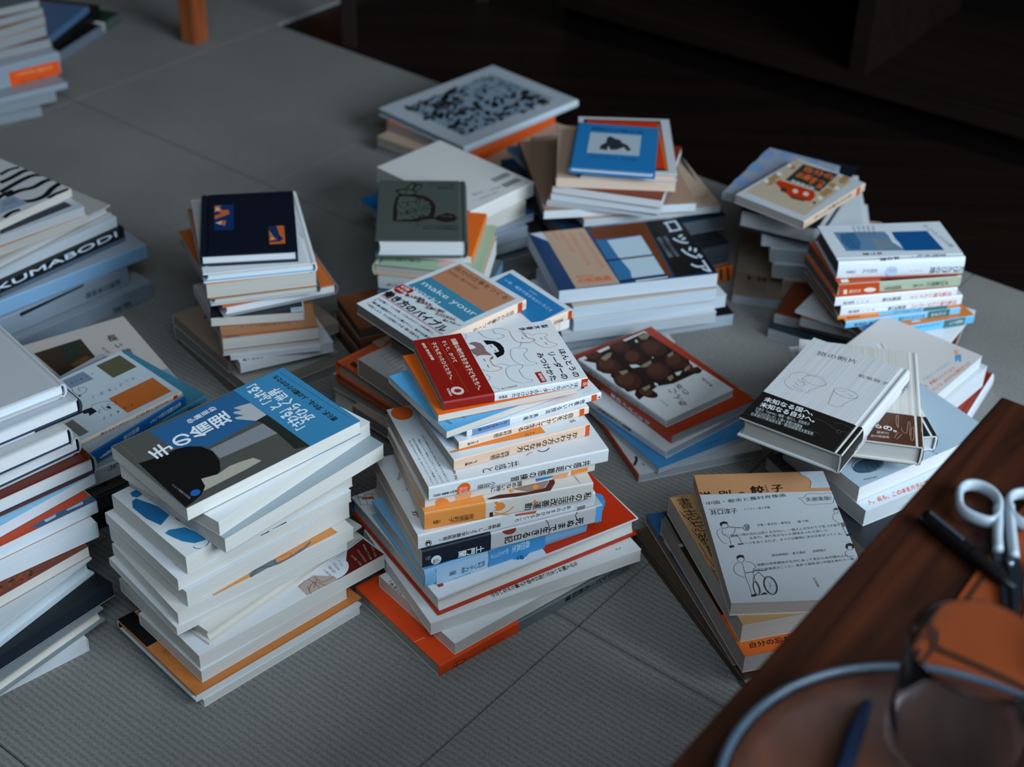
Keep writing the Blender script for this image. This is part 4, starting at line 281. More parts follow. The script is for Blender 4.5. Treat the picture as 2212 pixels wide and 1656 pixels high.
 ["pattern","large pale hardcover with a black and white dappled picture, furthest back",-0.0626,2.1445,0.0422,46.91,245.4,184.9,12.0,"R","hc","#a9bccb","#b9d0e0","#9aa4ae",None,[["P","t","#8496a6",[[-93.3,66.7],[95.1,69.1],[99.2,-62.9],[-96.4,-65.1]]],["E","t","#0e1114",[-35.1,46.7],[2.6,-0.4],[-2.9,-1.7],7],["E","t","#0e1114",[-88.0,8.4],[4.9,1.2],[-3.6,-3.8],7],["E","t","#0e1114",[19.1,-12.2],[-0.6,-5.3],[-6.5,-4.0],7],["E","t","#0e1114",[-41.3,47.5],[2.3,-3.4],[-5.3,-3.3],7],["E","t","#0e1114",[-59.7,53.8],[3.9,-2.0],[-4.8,-4.9],7],["E","t","#1c2024",[-13.5,-57.0],[2.1,-3.0],[-3.7,-2.5],7],["E","t","#0e1114",[-2.3,-50.9],[5.9,0.0],[-3.8,-3.2],7],["E","t","#0e1114",[-67.8,1.0],[2.5,-1.5],[-5.7,-7.3],7],["E","t","#0e1114",[-33.1,19.5],[0.8,-4.4],[-3.0,-4.8],7],["E","t","#6c7c8a",[29.3,59.8],[2.5,-6.1],[-4.8,-3.4],7],["E","t","#6c7c8a",[30.5,65.1],[4.0,1.9],[-1.6,-2.2],7],["E","t","#0e1114",[-50.2,14.1],[1.7,-1.1],[-2.3,-3.2],7],["E","t","#6c7c8a",[65.9,29.5],[0.7,-5.3],[-3.4,-1.7],7],["E","t","#0e1114",[-52.3,35.3],[5.4,1.1],[-6.2,-4.0],7],["E","t","#12161a",[17.1,23.9],[3.0,-3.0],[-2.6,-3.2],7],["E","t","#3a3a38",[68.2,-39.3],[5.6,1.4],[-2.1,-2.3],7],["E","t","#12161a",[-81.9,38.5],[4.0,0.7],[-2.3,-2.4],7],["E","t","#0e1114",[79.2,-16.9],[8.9,1.0],[-5.7,-3.6],7],["E","t","#0e1114",[-27.5,50.6],[5.0,-2.1],[-5.4,-2.4],7],["E","t","#12161a",[-32.2,31.1],[-0.8,-4.4],[-4.8,-4.0],7],["E","t","#1c2024",[71.2,-36.4],[4.1,-5.8],[-6.1,-3.9],7],["E","t","#3a3a38",[-66.3,-36.3],[2.4,-2.7],[-4.4,-4.7],7],["E","t","#6c7c8a",[46.3,41.1],[6.0,-0.0],[-4.4,-4.1],7],["E","t","#0e1114",[85.3,-41.0],[0.2,-4.3],[-4.3,-3.7],7],["E","t","#1c2024",[83.5,-63.2],[1.6,-0.3],[-2.6,-1.9],7],["E","t","#0e1114",[86.2,-16.4],[1.4,-4.2],[-5.5,-3.2],7],["E","t","#12161a",[70.2,-39.7],[0.3,-3.0],[-5.3,-4.0],7],["E","t","#6c7c8a",[85.7,13.2],[9.6,0.5],[-5.6,-2.6],7],["E","t","#12161a",[69.0,-42.9],[4.3,-1.9],[-2.2,-3.8],7],["E","t","#0e1114",[7.6,65.0],[5.2,-2.2],[-4.2,-5.8],7],["E","t","#1c2024",[-56.2,32.8],[5.2,-0.9],[-4.6,-4.8],7],["E","t","#0e1114",[-84.9,-31.8],[4.5,-2.8],[-4.6,-6.0],7],["E","t","#3a3a38",[-70.3,46.3],[2.9,0.5],[-3.1,-1.9],7],["E","t","#0e1114",[-64.1,3.0],[2.8,-1.4],[-4.6,-4.8],7],["E","t","#12161a",[-76.3,-8.4],[3.5,1.7],[-1.7,-1.4],7],["E","t","#6c7c8a",[73.7,59.8],[9.0,0.7],[-6.9,-4.9],7],["E","t","#6c7c8a",[53.0,-2.1],[1.1,-5.9],[-4.4,-5.9],7],["E","t","#0e1114",[-58.6,6.5],[4.0,1.1],[-2.0,-1.1],7],["E","t","#12161a",[24.9,-39.2],[6.7,-1.4],[-4.8,-2.8],7],["E","t","#0e1114",[-12.0,-33.7],[-0.3,-4.7],[-1.9,-2.9],7],["E","t","#1c2024",[-17.3,-2.8],[5.5,1.6],[-3.4,-2.6],7],["E","t","#0e1114",[-13.4,-27.9],[3.0,-1.7],[-5.2,-3.4],7],["E","t","#0e1114",[45.7,-64.6],[-0.2,-2.4],[-3.3,-2.1],7],["E","t","#1c2024",[52.5,-48.4],[3.1,-1.7],[-3.2,-2.7],7],["E","t","#12161a",[-46.4,-40.2],[-0.9,-3.5],[-4.0,-4.3],7],["E","t","#0e1114",[-81.3,-47.0],[4.4,2.1],[-1.8,-3.2],7],["E","t","#0e1114",[72.7,-17.9],[6.0,2.0],[-3.6,-1.6],7],["E","t","#1c2024",[-58.1,24.7],[3.0,-0.5],[-2.8,-3.4],7],["E","t","#0e1114",[48.3,-67.7],[1.9,-1.4],[-2.5,-1.5],7],["E","t","#0e1114",[81.2,53.8],[0.6,-5.6],[-2.8,-4.9],7],["E","t","#12161a",[-55.3,35.8],[3.8,-4.1],[-4.7,-3.9],7],["E","t","#0e1114",[-84.0,49.2],[5.3,-2.2],[-5.8,-3.6],7],["E","t","#1c2024",[-26.5,-1.5],[7.8,1.5],[-4.2,-2.5],7],["E","t","#1c2024",[-93.8,17.7],[7.5,0.3],[-3.0,-5.7],7],["E","t","#0e1114",[-28.2,67.4],[1.0,-1.4],[-3.2,-2.5],7],["E","t","#12161a",[-79.9,-41.9],[4.9,2.6],[-3.0,-2.0],7],["E","t","#12161a",[11.1,-4.8],[1.2,-5.8],[-4.2,-3.3],7],["E","t","#6c7c8a",[90.6,47.8],[-0.5,-3.7],[-4.2,-5.8],7],["E","t","#12161a",[36.7,-43.2],[4.9,-3.8],[-2.5,-3.8],7],["E","t","#12161a",[28.0,-41.1],[0.7,-0.9],[-1.5,-2.5],7],["E","t","#0e1114",[-10.8,60.7],[4.4,-2.2],[-6.7,-4.1],7],["E","t","#6c7c8a",[41.9,-1.4],[0.5,-2.8],[-3.8,-2.1],7],["E","t","#12161a",[-48.5,-30.9],[2.9,-1.2],[-1.3,-2.2],7],["E","t","#6c7c8a",[74.8,28.3],[2.1,-1.9],[-5.7,-4.4],7],["E","t","#12161a",[30.5,-17.4],[2.1,0.6],[-2.2,-2.4],7],["E","t","#6c7c8a",[29.8,27.7],[6.1,1.4],[-2.1,-3.5],7],["E","t","#0e1114",[81.8,-60.6],[1.8,-0.6],[-3.6,-4.8],7],["E","t","#12161a",[-27.7,-55.8],[0.3,-1.4],[-2.3,-1.5],7],["E","t","#1c2024",[13.7,-18.7],[8.1,-0.2],[-4.1,-6.0],7],["E","t","#0e1114",[-88.9,66.3],[1.7,-3.7],[-4.2,-3.7],7],["E","t","#1c2024",[-72.8,22.1],[8.5,0.6],[-4.2,-6.3],7],["E","t","#6c7c8a",[73.1,28.0],[3.7,-3.2],[-3.8,-2.9],7],["E","t","#0e1114",[-43.5,60.7],[1.6,-1.7],[-3.4,-2.6],7],["E","t","#1c2024",[-15.3,24.3],[8.5,2.7],[-3.8,-5.0],7],["E","t","#12161a",[65.7,-8.6],[0.5,-2.8],[-6.0,-5.2],7],["E","t","#6c7c8a",[23.9,28.4],[3.7,-0.7],[-5.3,-3.9],7],["E","t","#1c2024",[36.4,-65.0],[2.5,-0.8],[-2.2,-2.5],7],["E","t","#6c7c8a",[25.2,57.7],[5.1,-1.8],[-6.8,-5.5],7],["E","t","#12161a",[-18.2,-7.1],[3.6,1.1],[-2.3,-1.4],7],["E","t","#0e1114",[5.8,-52.6],[5.4,-0.1],[-4.6,-3.3],7],["E","t","#1c2024",[-5.4,-10.8],[1.5,-1.7],[-1.4,-2.2],7],["E","t","#0e1114",[-45.3,33.3],[5.1,-0.0],[-5.1,-6.5],7],["E","t","#0e1114",[-72.0,9.5],[9.1,2.3],[-5.7,-8.3],7],["E","t","#0e1114",[0.8,3.5],[3.7,1.5],[-3.3,-3.2],7],["E","t","#0e1114",[76.8,-31.6],[4.9,0.9],[-3.1,-1.8],7],["E","t","#12161a",[-88.9,-28.6],[4.2,-1.4],[-2.2,-3.2],7],["E","t","#12161a",[-43.3,-59.0],[1.6,-1.5],[-3.8,-1.7],7],["E","t","#12161a",[-14.6,-61.6],[4.4,0.8],[-3.3,-4.8],7],["E","t","#0e1114",[-37.4,64.4],[9.4,1.8],[-5.8,-4.0],7],["E","t","#1c2024",[-28.4,0.3],[4.5,-0.6],[-5.2,-2.4],7],["E","t","#6c7c8a",[64.1,59.2],[4.7,0.1],[-2.5,-2.2],7],["E","t","#6c7c8a",[72.3,53.4],[5.2,-2.8],[-2.0,-3.6],7],["E","t","#0e1114",[10.2,-57.3],[5.2,-0.1],[-2.6,-0.9],7],["E","t","#1c2024",[-26.4,-53.4],[1.7,-7.2],[-4.0,-2.7],7],["E","t","#0e1114",[75.5,-34.9],[1.1,-3.9],[-2.3,-3.6],7],["E","t","#0e1114",[-74.0,56.3],[6.2,0.2],[-1.6,-3.2],7],["E","t","#0e1114",[-32.6,-43.3],[3.6,0.1],[-2.1,-2.1],7],["E","t","#0e1114",[-38.2,-32.1],[0.4,-2.0],[-1.0,-1.5],7],["E","t","#0e1114",[-87.3,58.3],[0.8,-4.0],[-2.6,-2.0],7],["E","t","#1c2024",[80.9,-17.3],[0.7,-6.6],[-6.5,-4.8],7],["E","t","#0e1114",[11.1,-41.9],[1.5,-0.4],[-2.3,-3.2],7],["E","t","#0e1114",[-24.1,33.0],[3.1,-0.9],[-8.1,-5.2],7],["E","t","#12161a",[-41.6,-26.1],[4.6,0.1],[-5.4,-4.5],7],["E","t","#12161a",[-79.8,40.1],[4.2,2.3],[-2.4,-2.4],7],["E","t","#0e1114",[82.7,-53.5],[4.3,1.8],[-3.7,-3.2],7],["E","t","#0e1114",[-12.8,35.4],[6.1,-0.5],[-4.5,-4.4],7],["E","t","#1c2024",[41.8,-38.9],[3.6,-0.7],[-2.0,-2.5],7],["E","t","#12161a",[-49.5,33.7],[5.2,-0.2],[-3.2,-1.6],7],["E","t","#0e1114",[-51.1,-4.1],[8.5,0.2],[-5.4,-5.1],7],["E","t","#0e1114",[55.9,-57.2],[8.4,3.1],[-6.5,-6.3],7],["E","t","#3a3a38",[-58.5,56.9],[6.7,0.5],[-6.0,-7.6],7],["E","t","#3a3a38",[-76.5,-13.1],[2.7,0.6],[-5.2,-3.5],7],["E","t","#12161a",[-88.9,-30.8],[6.0,-2.2],[-5.5,-4.6],7],["E","t","#0e1114",[-79.4,62.6],[5.3,2.6],[-4.3,-3.8],7],["E","t","#6c7c8a",[24.3,55.4],[5.8,0.4],[-7.0,-5.7],7],["E","t","#1c2024",[-39.3,-9.5],[0.1,-2.3],[-3.2,-4.2],7],["E","t","#0e1114",[-24.2,12.1],[5.0,2.0],[-4.7,-2.8],7],["E","t","#12161a",[-30.9,-36.9],[1.3,-1.5],[-0.9,-1.7],7],["E","t","#6c7c8a",[19.1,16.7],[1.8,-0.8],[-1.2,-2.2],7],["E","t","#12161a",[-8.2,-41.5],[6.1,0.7],[-1.9,-3.1],7],["E","t","#0e1114",[14.5,-19.3],[1.7,-6.0],[-7.7,-5.1],7],["E","t","#12161a",[-54.9,12.2],[5.9,1.7],[-5.3,-4.5],7],["E","t","#12161a",[-23.9,50.6],[9.4,0.0],[-5.8,-8.1],7],["E","t","#1c2024",[26.3,-23.7],[2.1,-1.4],[-2.0,-2.1],7],["E","t","#0e1114",[-19.8,-11.8],[2.6,-1.2],[-2.8,-1.3],7],["E","t","#6c7c8a",[87.8,3.5],[1.8,-5.6],[-3.5,-4.5],7],["E","t","#1c2024",[-82.5,18.4],[1.8,-0.9],[-3.1,-1.9],7],["E","t","#3a3a38",[-81.1,-31.1],[0.6,-3.0],[-2.5,-2.7],7],["E","t","#3a3a38",[-88.9,57.8],[7.7,0.0],[-3.2,-5.7],7],["E","t","#12161a",[77.9,-57.8],[7.3,-0.2],[-4.3,-5.4],7],["E","t","#3a3a38",[-49.0,23.1],[5.3,0.3],[-3.9,-3.8],7],["E","t","#3a3a38",[-56.7,31.3],[3.9,0.7],[-3.3,-2.9],7],["E","t","#0e1114",[-44.3,22.6],[4.7,0.4],[-2.8,-2.8],7],["E","t","#3a3a38",[-32.3,-50.0],[0.9,-5.0],[-4.5,-3.1],7],["E","t","#1c2024",[60.4,-33.5],[3.2,-2.6],[-4.0,-3.2],7],["E","t","#0e1114",[-13.3,43.3],[3.9,-0.2],[-3.2,-4.7],7],["E","t","#0e1114",[72.7,-55.0],[5.3,0.7],[-4.4,-4.4],7],["E","t","#0e1114",[-27.1,61.0],[5.4,1.3],[-3.4,-1.7],7],["E","t","#12161a",[-75.5,18.6],[4.9,1.5],[-4.5,-3.9],7],["E","t","#12161a",[-64.7,65.2],[7.6,2.3],[-6.1,-4.2],7],["E","t","#0e1114",[-48.2,-41.7],[0.7,-3.0],[-2.2,-2.2],7],["E","t","#0e1114",[14.2,-3.3],[6.0,0.6],[-2.7,-2.6],7],["E","t","#0e1114",[-50.5,59.2],[0.1,-2.7],[-2.0,-1.1],7],["E","t","#0e1114",[15.5,-1.8],[5.2,0.8],[-3.9,-2.4],7],["E","t","#3a3a38",[66.3,-39.7],[1.3,-2.3],[-2.6,-2.2],7],["E","t","#0e1114",[-11.7,36.5],[5.1,0.7],[-3.3,-4.5],7],["E","t","#6c7c8a",[81.3,31.7],[2.8,-4.0],[-5.3,-6.9],7],["E","t","#12161a",[-44.1,-57.1],[3.4,0.4],[-2.3,-3.1],7],["E","t","#1c2024",[-57.3,45.4],[1.6,-1.5],[-3.6,-3.2],7],["E","t","#3a3a38",[70.6,-66.5],[2.7,-3.8],[-3.0,-3.9],7],["E","t","#1c2024",[36.9,-10.6],[3.1,-2.6],[-3.6,-3.5],7],["E","t","#3a3a38",[-87.8,51.6],[7.7,2.1],[-4.9,-1.8],7],["E","t","#0e1114",[30.4,-19.1],[1.9,-1.6],[-6.4,-5.2],7],["E","t","#0e1114",[52.2,-54.0],[3.3,-5.2],[-4.8,-3.4],7],["E","t","#0e1114",[-56.7,62.5],[6.8,-0.3],[-4.6,-2.2],7],["E","t","#6c7c8a",[46.0,39.7],[3.8,1.3],[-4.9,-3.7],7],["E","t","#3a3a38",[-27.9,23.5],[3.4,-3.4],[-4.7,-2.4],7],["E","t","#1c2024",[-17.9,-37.1],[1.6,-1.0],[-4.2,-4.7],7],["E","t","#0e1114",[10.7,28.2],[0.3,-1.5],[-0.7,-1.7],7],["E","t","#12161a",[-6.2,0.4],[0.2,-7.6],[-5.9,-5.6],7],["E","t","#12161a",[-67.9,-41.9],[1.3,-1.7],[-5.4,-3.4],7],["E","t","#1c2024",[30.1,-39.7],[3.4,-0.5],[-1.6,-2.7],7],["E","t","#6c7c8a",[72.9,65.3],[3.5,-2.1],[-4.4,-3.7],7],["E","t","#3a3a38",[-53.1,4.7],[3.3,-3.1],[-5.5,-3.1],7],["E","t","#0e1114",[-2.9,-49.9],[7.4,0.2],[-5.5,-4.8],7],["E","t","#0e1114",[12.7,50.5],[4.4,-2.5],[-6.0,-4.6],7],["E","t","#12161a",[55.8,-17.1],[4.6,-4.3],[-5.2,-3.6],7],["E","t","#0e1114",[83.9,32.4],[4.3,0.2],[-2.6,-1.3],7],["E","t","#1c2024",[-39.8,26.7],[4.7,0.7],[-2.9,-1.9],7],["E","t","#0e1114",[-88.6,13.0],[2.7,-3.1],[-3.2,-2.9],7],["E","t","#12161a",[15.4,12.1],[3.7,-2.8],[-4.4,-5.5],7],["E","t","#3a3a38",[-55.1,-29.9],[3.6,-4.1],[-4.4,-3.8],7],["E","t","#6c7c8a",[22.2,54.5],[3.8,-4.0],[-5.5,-3.8],7],["E","t","#0e1114",[-13.6,-17.1],[1.0,-4.8],[-2.5,-3.9],7],["E","t","#0e1114",[-94.0,-43.6],[3.1,0.4],[-2.3,-2.9],7],["E","t","#3a3a38",[1.6,53.9],[2.7,-0.7],[-5.7,-3.5],7],["E","t","#0e1114",[-27.6,20.5],[3.3,-0.9],[-1.5,-2.2],7],["E","t","#6c7c8a",[88.5,18.8],[5.6,1.9],[-3.2,-2.6],7],["E","t","#6c7c8a",[33.6,19.3],[0.5,-4.1],[-2.3,-2.1],7],["E","t","#6c7c8a",[52.9,13.8],[1.1,-3.0],[-2.4,-2.5],7],["E","t","#12161a",[8.8,36.6],[1.1,-3.8],[-2.7,-3.7],7],["E","t","#12161a",[-42.5,-7.0],[1.5,-4.6],[-6.3,-4.6],7],["E","t","#12161a",[26.8,-65.7],[1.8,-4.4],[-4.6,-3.5],7],["E","t","#3a3a38",[-37.5,1.4],[5.3,-1.1],[-4.4,-6.2],7],["E","t","#1c2024",[-85.9,-43.2],[-0.0,-4.0],[-2.5,-2.9],7],["E","t","#1c2024",[-94.2,-59.0],[3.5,1.4],[-3.7,-2.7],7],["E","t","#0e1114",[-30.9,46.5],[-0.5,-4.9],[-5.7,-6.1],7],["E","t","#1c2024",[23.9,-53.8],[2.6,-1.7],[-2.3,-2.7],7],["E","t","#1c2024",[67.0,-8.7],[4.2,-2.1],[-3.6,-3.4],7],["E","t","#12161a",[70.1,-28.6],[0.7,-4.5],[-6.3,-3.6],7],["E","t","#1c2024",[-10.9,-9.2],[4.8,-1.0],[-2.1,-4.3],7],["E","t","#0e1114",[19.9,-19.3],[0.2,-1.3],[-2.0,-3.0],7],["E","t","#12161a",[-78.2,1.7],[1.6,-1.7],[-2.8,-2.4],7],["E","t","#3a3a38",[-29.0,2.8],[6.3,-1.0],[-3.6,-2.7],7],["E","t","#1c2024",[-84.8,27.7],[3.9,-1.8],[-5.5,-4.1],7],["E","t","#0e1114",[83.8,-22.5],[3.8,0.2],[-3.7,-3.5],7],["E","t","#6c7c8a",[52.5,62.9],[9.8,2.5],[-4.1,-2.5],7],["E","t","#3a3a38",[-62.8,-55.8],[2.6,-0.7],[-4.1,-3.9],7],["E","t","#3a3a38",[-69.5,-23.4],[7.4,3.7],[-5.1,-5.6],7],["E","t","#0e1114",[-64.6,-22.1],[-0.8,-3.5],[-5.4,-3.3],7],["E","t","#1c2024",[-69.5,25.0],[7.8,3.6],[-6.7,-3.8],7],["E","t","#0e1114",[7.2,-56.1],[5.3,2.4],[-3.6,-4.6],7],["E","t","#6c7c8a",[74.9,6.2],[0.2,-4.7],[-2.6,-4.1],7],["E","t","#0e1114",[-18.4,53.5],[4.4,2.2],[-4.0,-2.4],7],["E","t","#0e1114",[-75.1,-61.3],[1.8,-0.4],[-3.2,-2.3],7],["E","t","#0e1114",[-15.1,-33.4],[2.2,-3.2],[-4.7,-3.1],7],["E","t","#0e1114",[-42.7,-8.3],[5.9,-0.8],[-3.2,-4.9],7],["E","t","#3a3a38",[-91.3,64.8],[0.7,-1.7],[-3.3,-2.5],7],["E","t","#1c2024",[-4.4,59.5],[6.0,-2.8],[-8.7,-6.5],7],["E","t","#12161a",[-75.9,-59.7],[4.3,-0.7],[-4.8,-5.8],7],["E","t","#1c2024",[48.2,-10.2],[2.0,-2.4],[-2.9,-3.6],7],["E","t","#0e1114",[63.0,-31.9],[6.8,-0.6],[-7.1,-6.0],7],["E","t","#3a3a38",[-28.3,-25.3],[3.7,-0.8],[-3.6,-4.3],7],["E","t","#0e1114",[-45.4,45.7],[-0.4,-3.0],[-1.3,-2.9],7],["E","t","#3a3a38",[82.6,-41.9],[6.7,-1.8],[-6.2,-3.4],7],["E","t","#12161a",[53.7,40.4],[2.5,0.2],[-4.1,-4.5],7],["E","t","#0e1114",[14.9,66.8],[-0.0,-2.9],[-2.5,-3.4],7],["E","t","#3a3a38",[7.5,-53.9],[4.6,0.4],[-2.7,-1.4],7],["E","t","#6c7c8a",[54.6,27.9],[1.2,-4.4],[-5.2,-3.9],7],["E","t","#1c2024",[-8.1,-49.6],[7.4,0.2],[-3.6,-3.6],7],["E","t","#0e1114",[2.1,65.1],[2.8,-2.2],[-2.1,-2.2],7],["E","t","#6c7c8a",[77.8,29.4],[2.7,-2.6],[-5.8,-3.8],7],["E","t","#0e1114",[-36.7,-65.8],[1.0,-0.6],[-1.7,-2.4],7],["E","t","#0e1114",[76.1,-57.0],[0.6,-6.9],[-3.1,-3.7],7],["E","t","#0e1114",[-36.5,35.4],[6.5,-1.7],[-4.2,-3.6],7],["E","t","#12161a",[78.9,-68.0],[0.7,-4.1],[-3.6,-1.9],7],["E","t","#1c2024",[-91.3,-54.9],[3.4,-4.0],[-1.7,-4.0],7],["E","t","#12161a",[-70.2,-34.0],[2.4,-2.1],[-2.3,-3.3],7],["E","t","#0e1114",[-35.6,32.2],[3.0,-0.8],[-3.8,-4.9],7],["E","t","#0e1114",[69.6,3.3],[5.2,0.5],[-2.3,-2.4],7],["E","t","#0e1114",[39.8,-38.7],[9.5,3.1],[-9.0,-5.7],7],["E","t","#0e1114",[-35.8,35.3],[5.0,1.5],[-6.1,-3.8],7],["E","t","#12161a",[7.7,47.9],[4.5,1.0],[-4.3,-3.4],7],["E","t","#0e1114",[-33.2,44.4],[2.1,-0.9],[-2.9,-1.9],7],["E","t","#12161a",[17.8,-39.6],[7.5,0.4],[-5.0,-5.7],7],["E","t","#12161a",[-15.7,31.6],[5.5,1.4],[-2.4,-4.4],7],["E","t","#0e1114",[39.4,27.4],[3.2,-1.7],[-4.8,-4.3],7],["E","t","#6c7c8a",[81.3,28.5],[2.8,0.2],[-3.4,-2.3],7],["E","t","#12161a",[1.2,36.0],[3.8,1.8],[-2.6,-2.8],7],["E","t","#3a3a38",[-44.5,39.1],[6.9,0.5],[-3.3,-2.1],7],["E","t","#0e1114",[31.1,-3.6],[4.7,0.4],[-5.1,-5.4],7],["E","t","#0e1114",[-78.6,11.6],[3.5,-0.1],[-3.2,-3.3],7],["E","t","#3a3a38",[-89.1,-26.9],[2.0,-0.6],[-4.1,-3.7],7],["E","t","#1c2024",[-74.3,-28.7],[4.6,-3.8],[-2.8,-4.6],7],["E","t","#0e1114",[-76.6,-30.8],[3.1,-2.0],[-6.1,-3.9],7],["E","t","#0e1114",[-53.6,42.3],[0.1,-4.3],[-5.0,-3.3],7],["E","t","#3a3a38",[42.0,31.8],[3.1,-0.6],[-3.0,-2.1],7],["E","t","#0e1114",[-62.1,29.9],[4.9,0.1],[-4.3,-2.6],7],["E","t","#12161a",[-70.9,-12.6],[1.1,-2.4],[-3.5,-2.5],7],["E","t","#6c7c8a",[79.1,14.2],[5.8,-1.2],[-5.3,-7.3],7],["E","t","#1c2024",[-32.9,34.5],[4.5,-3.5],[-2.7,-5.0],7],["E","t","#1c2024",[-23.2,-8.9],[1.3,-6.0],[-4.2,-2.9],7],["E","t","#6c7c8a",[21.1,17.6],[1.9,-0.9],[-2.3,-0.9],7],["E","t","#0e1114",[81.7,-39.1],[1.4,-6.0],[-2.0,-3.4],7],["E","t","#6c7c8a",[23.5,31.2],[0.2,-3.9],[-2.3,-2.5],7],["E","t","#0e1114",[-0.4,8.2],[1.4,-1.8],[-4.0,-2.5],7],["E","t","#6c7c8a",[81.5,-3.1],[6.2,0.9],[-3.7,-1.7],7],["E","t","#1c2024",[-41.9,11.9],[1.7,-3.1],[-3.2,-2.4],7],["E","t","#6c7c8a",[33.9,37.3],[0.0,-4.6],[-4.6,-3.4],7],["E","t","#6c7c8a",[59.3,64.3],[-0.1,-3.9],[-4.0,-3.5],7]],None,None],
 ["picture","orange-spined book in the dark gap right of the window-painting cover",0.2377,1.7258,0.0,26.11,90.0,30.0,22.0,"R","pb","#8a4a20","#c2601e","#8a7a6c",None,[["P","R","#2a1408",[[23.7,24.6],[27.6,24.4],[31.0,1.5],[26.7,5.0]]],["P","R","#2a1408",[[34.1,23.6],[37.3,23.5],[41.8,-7.4],[38.5,-6.6]]]],None,None],
 ["picture","very dark book behind the window-painting cover",0.207,1.7705,0.0224,25.39,100.0,120.0,30.0,"f","pb","#1a1c20","#1a1c20","#2a3440",None,[],None,None],
 ["picture","dark blue large book under the beige sketch cover",0.1243,1.8472,0.0528,23.08,220.0,250.0,20.0,"f","pb","#16324e","#16324e","#4a5a68",None,[],None,None],
 ["picture","light blue edged large book right below the beige sketch cover",0.1246,1.8671,0.0732,26.2,189.3,260.0,9.0,"f","pb","#4f7ea2","#4f7ea2","#a9c2d4",None,[],None,None],
 ["picture","large beige book with thin drawn lines on its cover",0.14,1.8591,0.0826,16.23,186.9,250.0,10.0,"f","pb","#bda48e","#bda48e","#a9b9c6",None,[["L","t","#5a4a40",0.6,[[-94.4,-101.4],[-10.1,-95.1],[107.9,-62.1]]],["L","t","#5a4a40",0.6,[[-93.0,-129.4],[-19.3,-121.4],[97.4,-93.3]]],["L","t","#4a4a52",0.6,[[42.3,-84.9],[46.3,-93.0],[53.1,-89.1]]],["P","t","#3a4046",[[105.8,44.2],[100.2,17.1],[87.2,-57.6],[84.8,0.6]]]],None,None],
 ["picture","large kraft-brown book with a dark spine behind the blue picture book",0.114,1.8277,0.093,9.87,200.0,202.7,12.0,"L","pb","#a38470","#2a2c30","#c4d2de",None,[["T","t","#3a2a22","いろ",[-66.8,90.0],[20.2,-0.0],[2.3,-21.9],0,0.0]],None,None],
 ["picture","thin bluish white book at the base of the small blue picture pile",0.1193,1.7919,0.1054,80.67,160.0,141.3,6.0,"f","pb","#cfd6dc","#cfd6dc","#9fb2c4",None,[],None,None],
 ["picture","white-paged book with dark cover edges in the small blue picture pile",0.1268,1.79,0.1118,77.76,160.0,141.0,11.0,"f","pb","#3a2c28","#3a2c28","#c9d4de",None,[],None,None],
 ["picture","rust-red covered book in the small blue picture pile",0.1293,1.787,0.1232,76.63,160.0,140.4,11.0,"f","pb","#7c2a10","#7c2a10","#d0d6dc",None,[],None,None],
 ["picture","peach-paged book under the orange-framed one in the blue picture pile",0.124,1.7955,0.1346,88.93,155.0,150.4,13.0,"f","pb","#d8b8a0","#e2c8b2","#dcc4b0",None,[],None,None],
 ["picture","white-framed red and orange cover directly under the small blue book",0.1382,1.8021,0.148,89.9,165.9,121.2,10.0,"g","hc","#c9ccd0","#c9ccd0","#e0bea4",None,[["P","t","#3a2c28",[[72.4,53.8],[73.5,-48.8],[-75.3,-49.9],[-79.6,58.4]]],["P","t","#c2360c",[[68.8,49.7],[69.8,-42.7],[-68.5,-47.2],[-72.3,54.3]]],["L","t","#d86a28",3,[[64.0,-44.9],[-72.0,-47.8]]]],None,None],
 ["picture","small blue book with a white framed photograph, topmost behind the window-painting cover",0.1219,1.7725,0.1584,84.4,131.4,107.9,9.0,"f","hc","#2378b4","#2378b4","#c9d2da",None,[["P","t","#aeb9c4",[[38.1,34.0],[38.7,-32.1],[-21.9,-31.7],[-23.3,34.4]]],["P","t","#2a3036",[[-10.4,19.3],[0.9,18.4],[11.4,11.9],[24.7,11.9],[30.4,7.4],[24.4,2.1],[20.2,-6.2],[13.0,-8.3],[8.5,-15.0],[-7.2,-21.4],[-9.9,-15.9],[0.4,-11.4],[-8.5,-3.0],[-10.5,4.8],[0.7,8.8],[-12.4,9.5]]],["T","t","#12354e","赤羽末吉スケッチ写真 モンゴル",[54.5,33.9],[-1.5,-67.9],[-9.3,-0.2],0,0.02],["T","t","#12354e","赤羽末吉　写真と文　大日本図書",[-31.0,32.2],[-0.5,-61.2],[-5.4,-0.1],0,0.0],["P","L","#cdd6dc",[[-21.9,11.9],[49.1,11.7],[49.0,9.1],[-21.8,9.5]]]],None,None],
 ["loggia","dark-covered book on the carpet at the foot of the window-painting stack",0.1429,1.6558,0.0,18.4,228.0,150.0,17.0,"f","pb","#15181c","#15181c","#8ea4b8",None,[],None,None],
 ["loggia","greyish paged book, second from the floor under the window-painting cover",0.1342,1.6312,0.0174,17.2,200.6,130.0,14.5,"f","pb","#c9ced4","#c9ced4","#a4b2be",None,[],None,None],
 ["loggia","white book turned slightly right in the window-painting stack",0.1439,1.6376,0.0323,20.17,202.4,130.0,16.5,"f","pb","#c4cfd8","#c4cfd8","#a9c0d4",None,[],None,None],
 ["loggia","pale-paged book directly below the window-painting cover",0.1395,1.6341,0.0492,16.82,184.7,130.0,16.5,"f","pb","#b9a794","#b9a794","#aec6da",None,[],None,None],
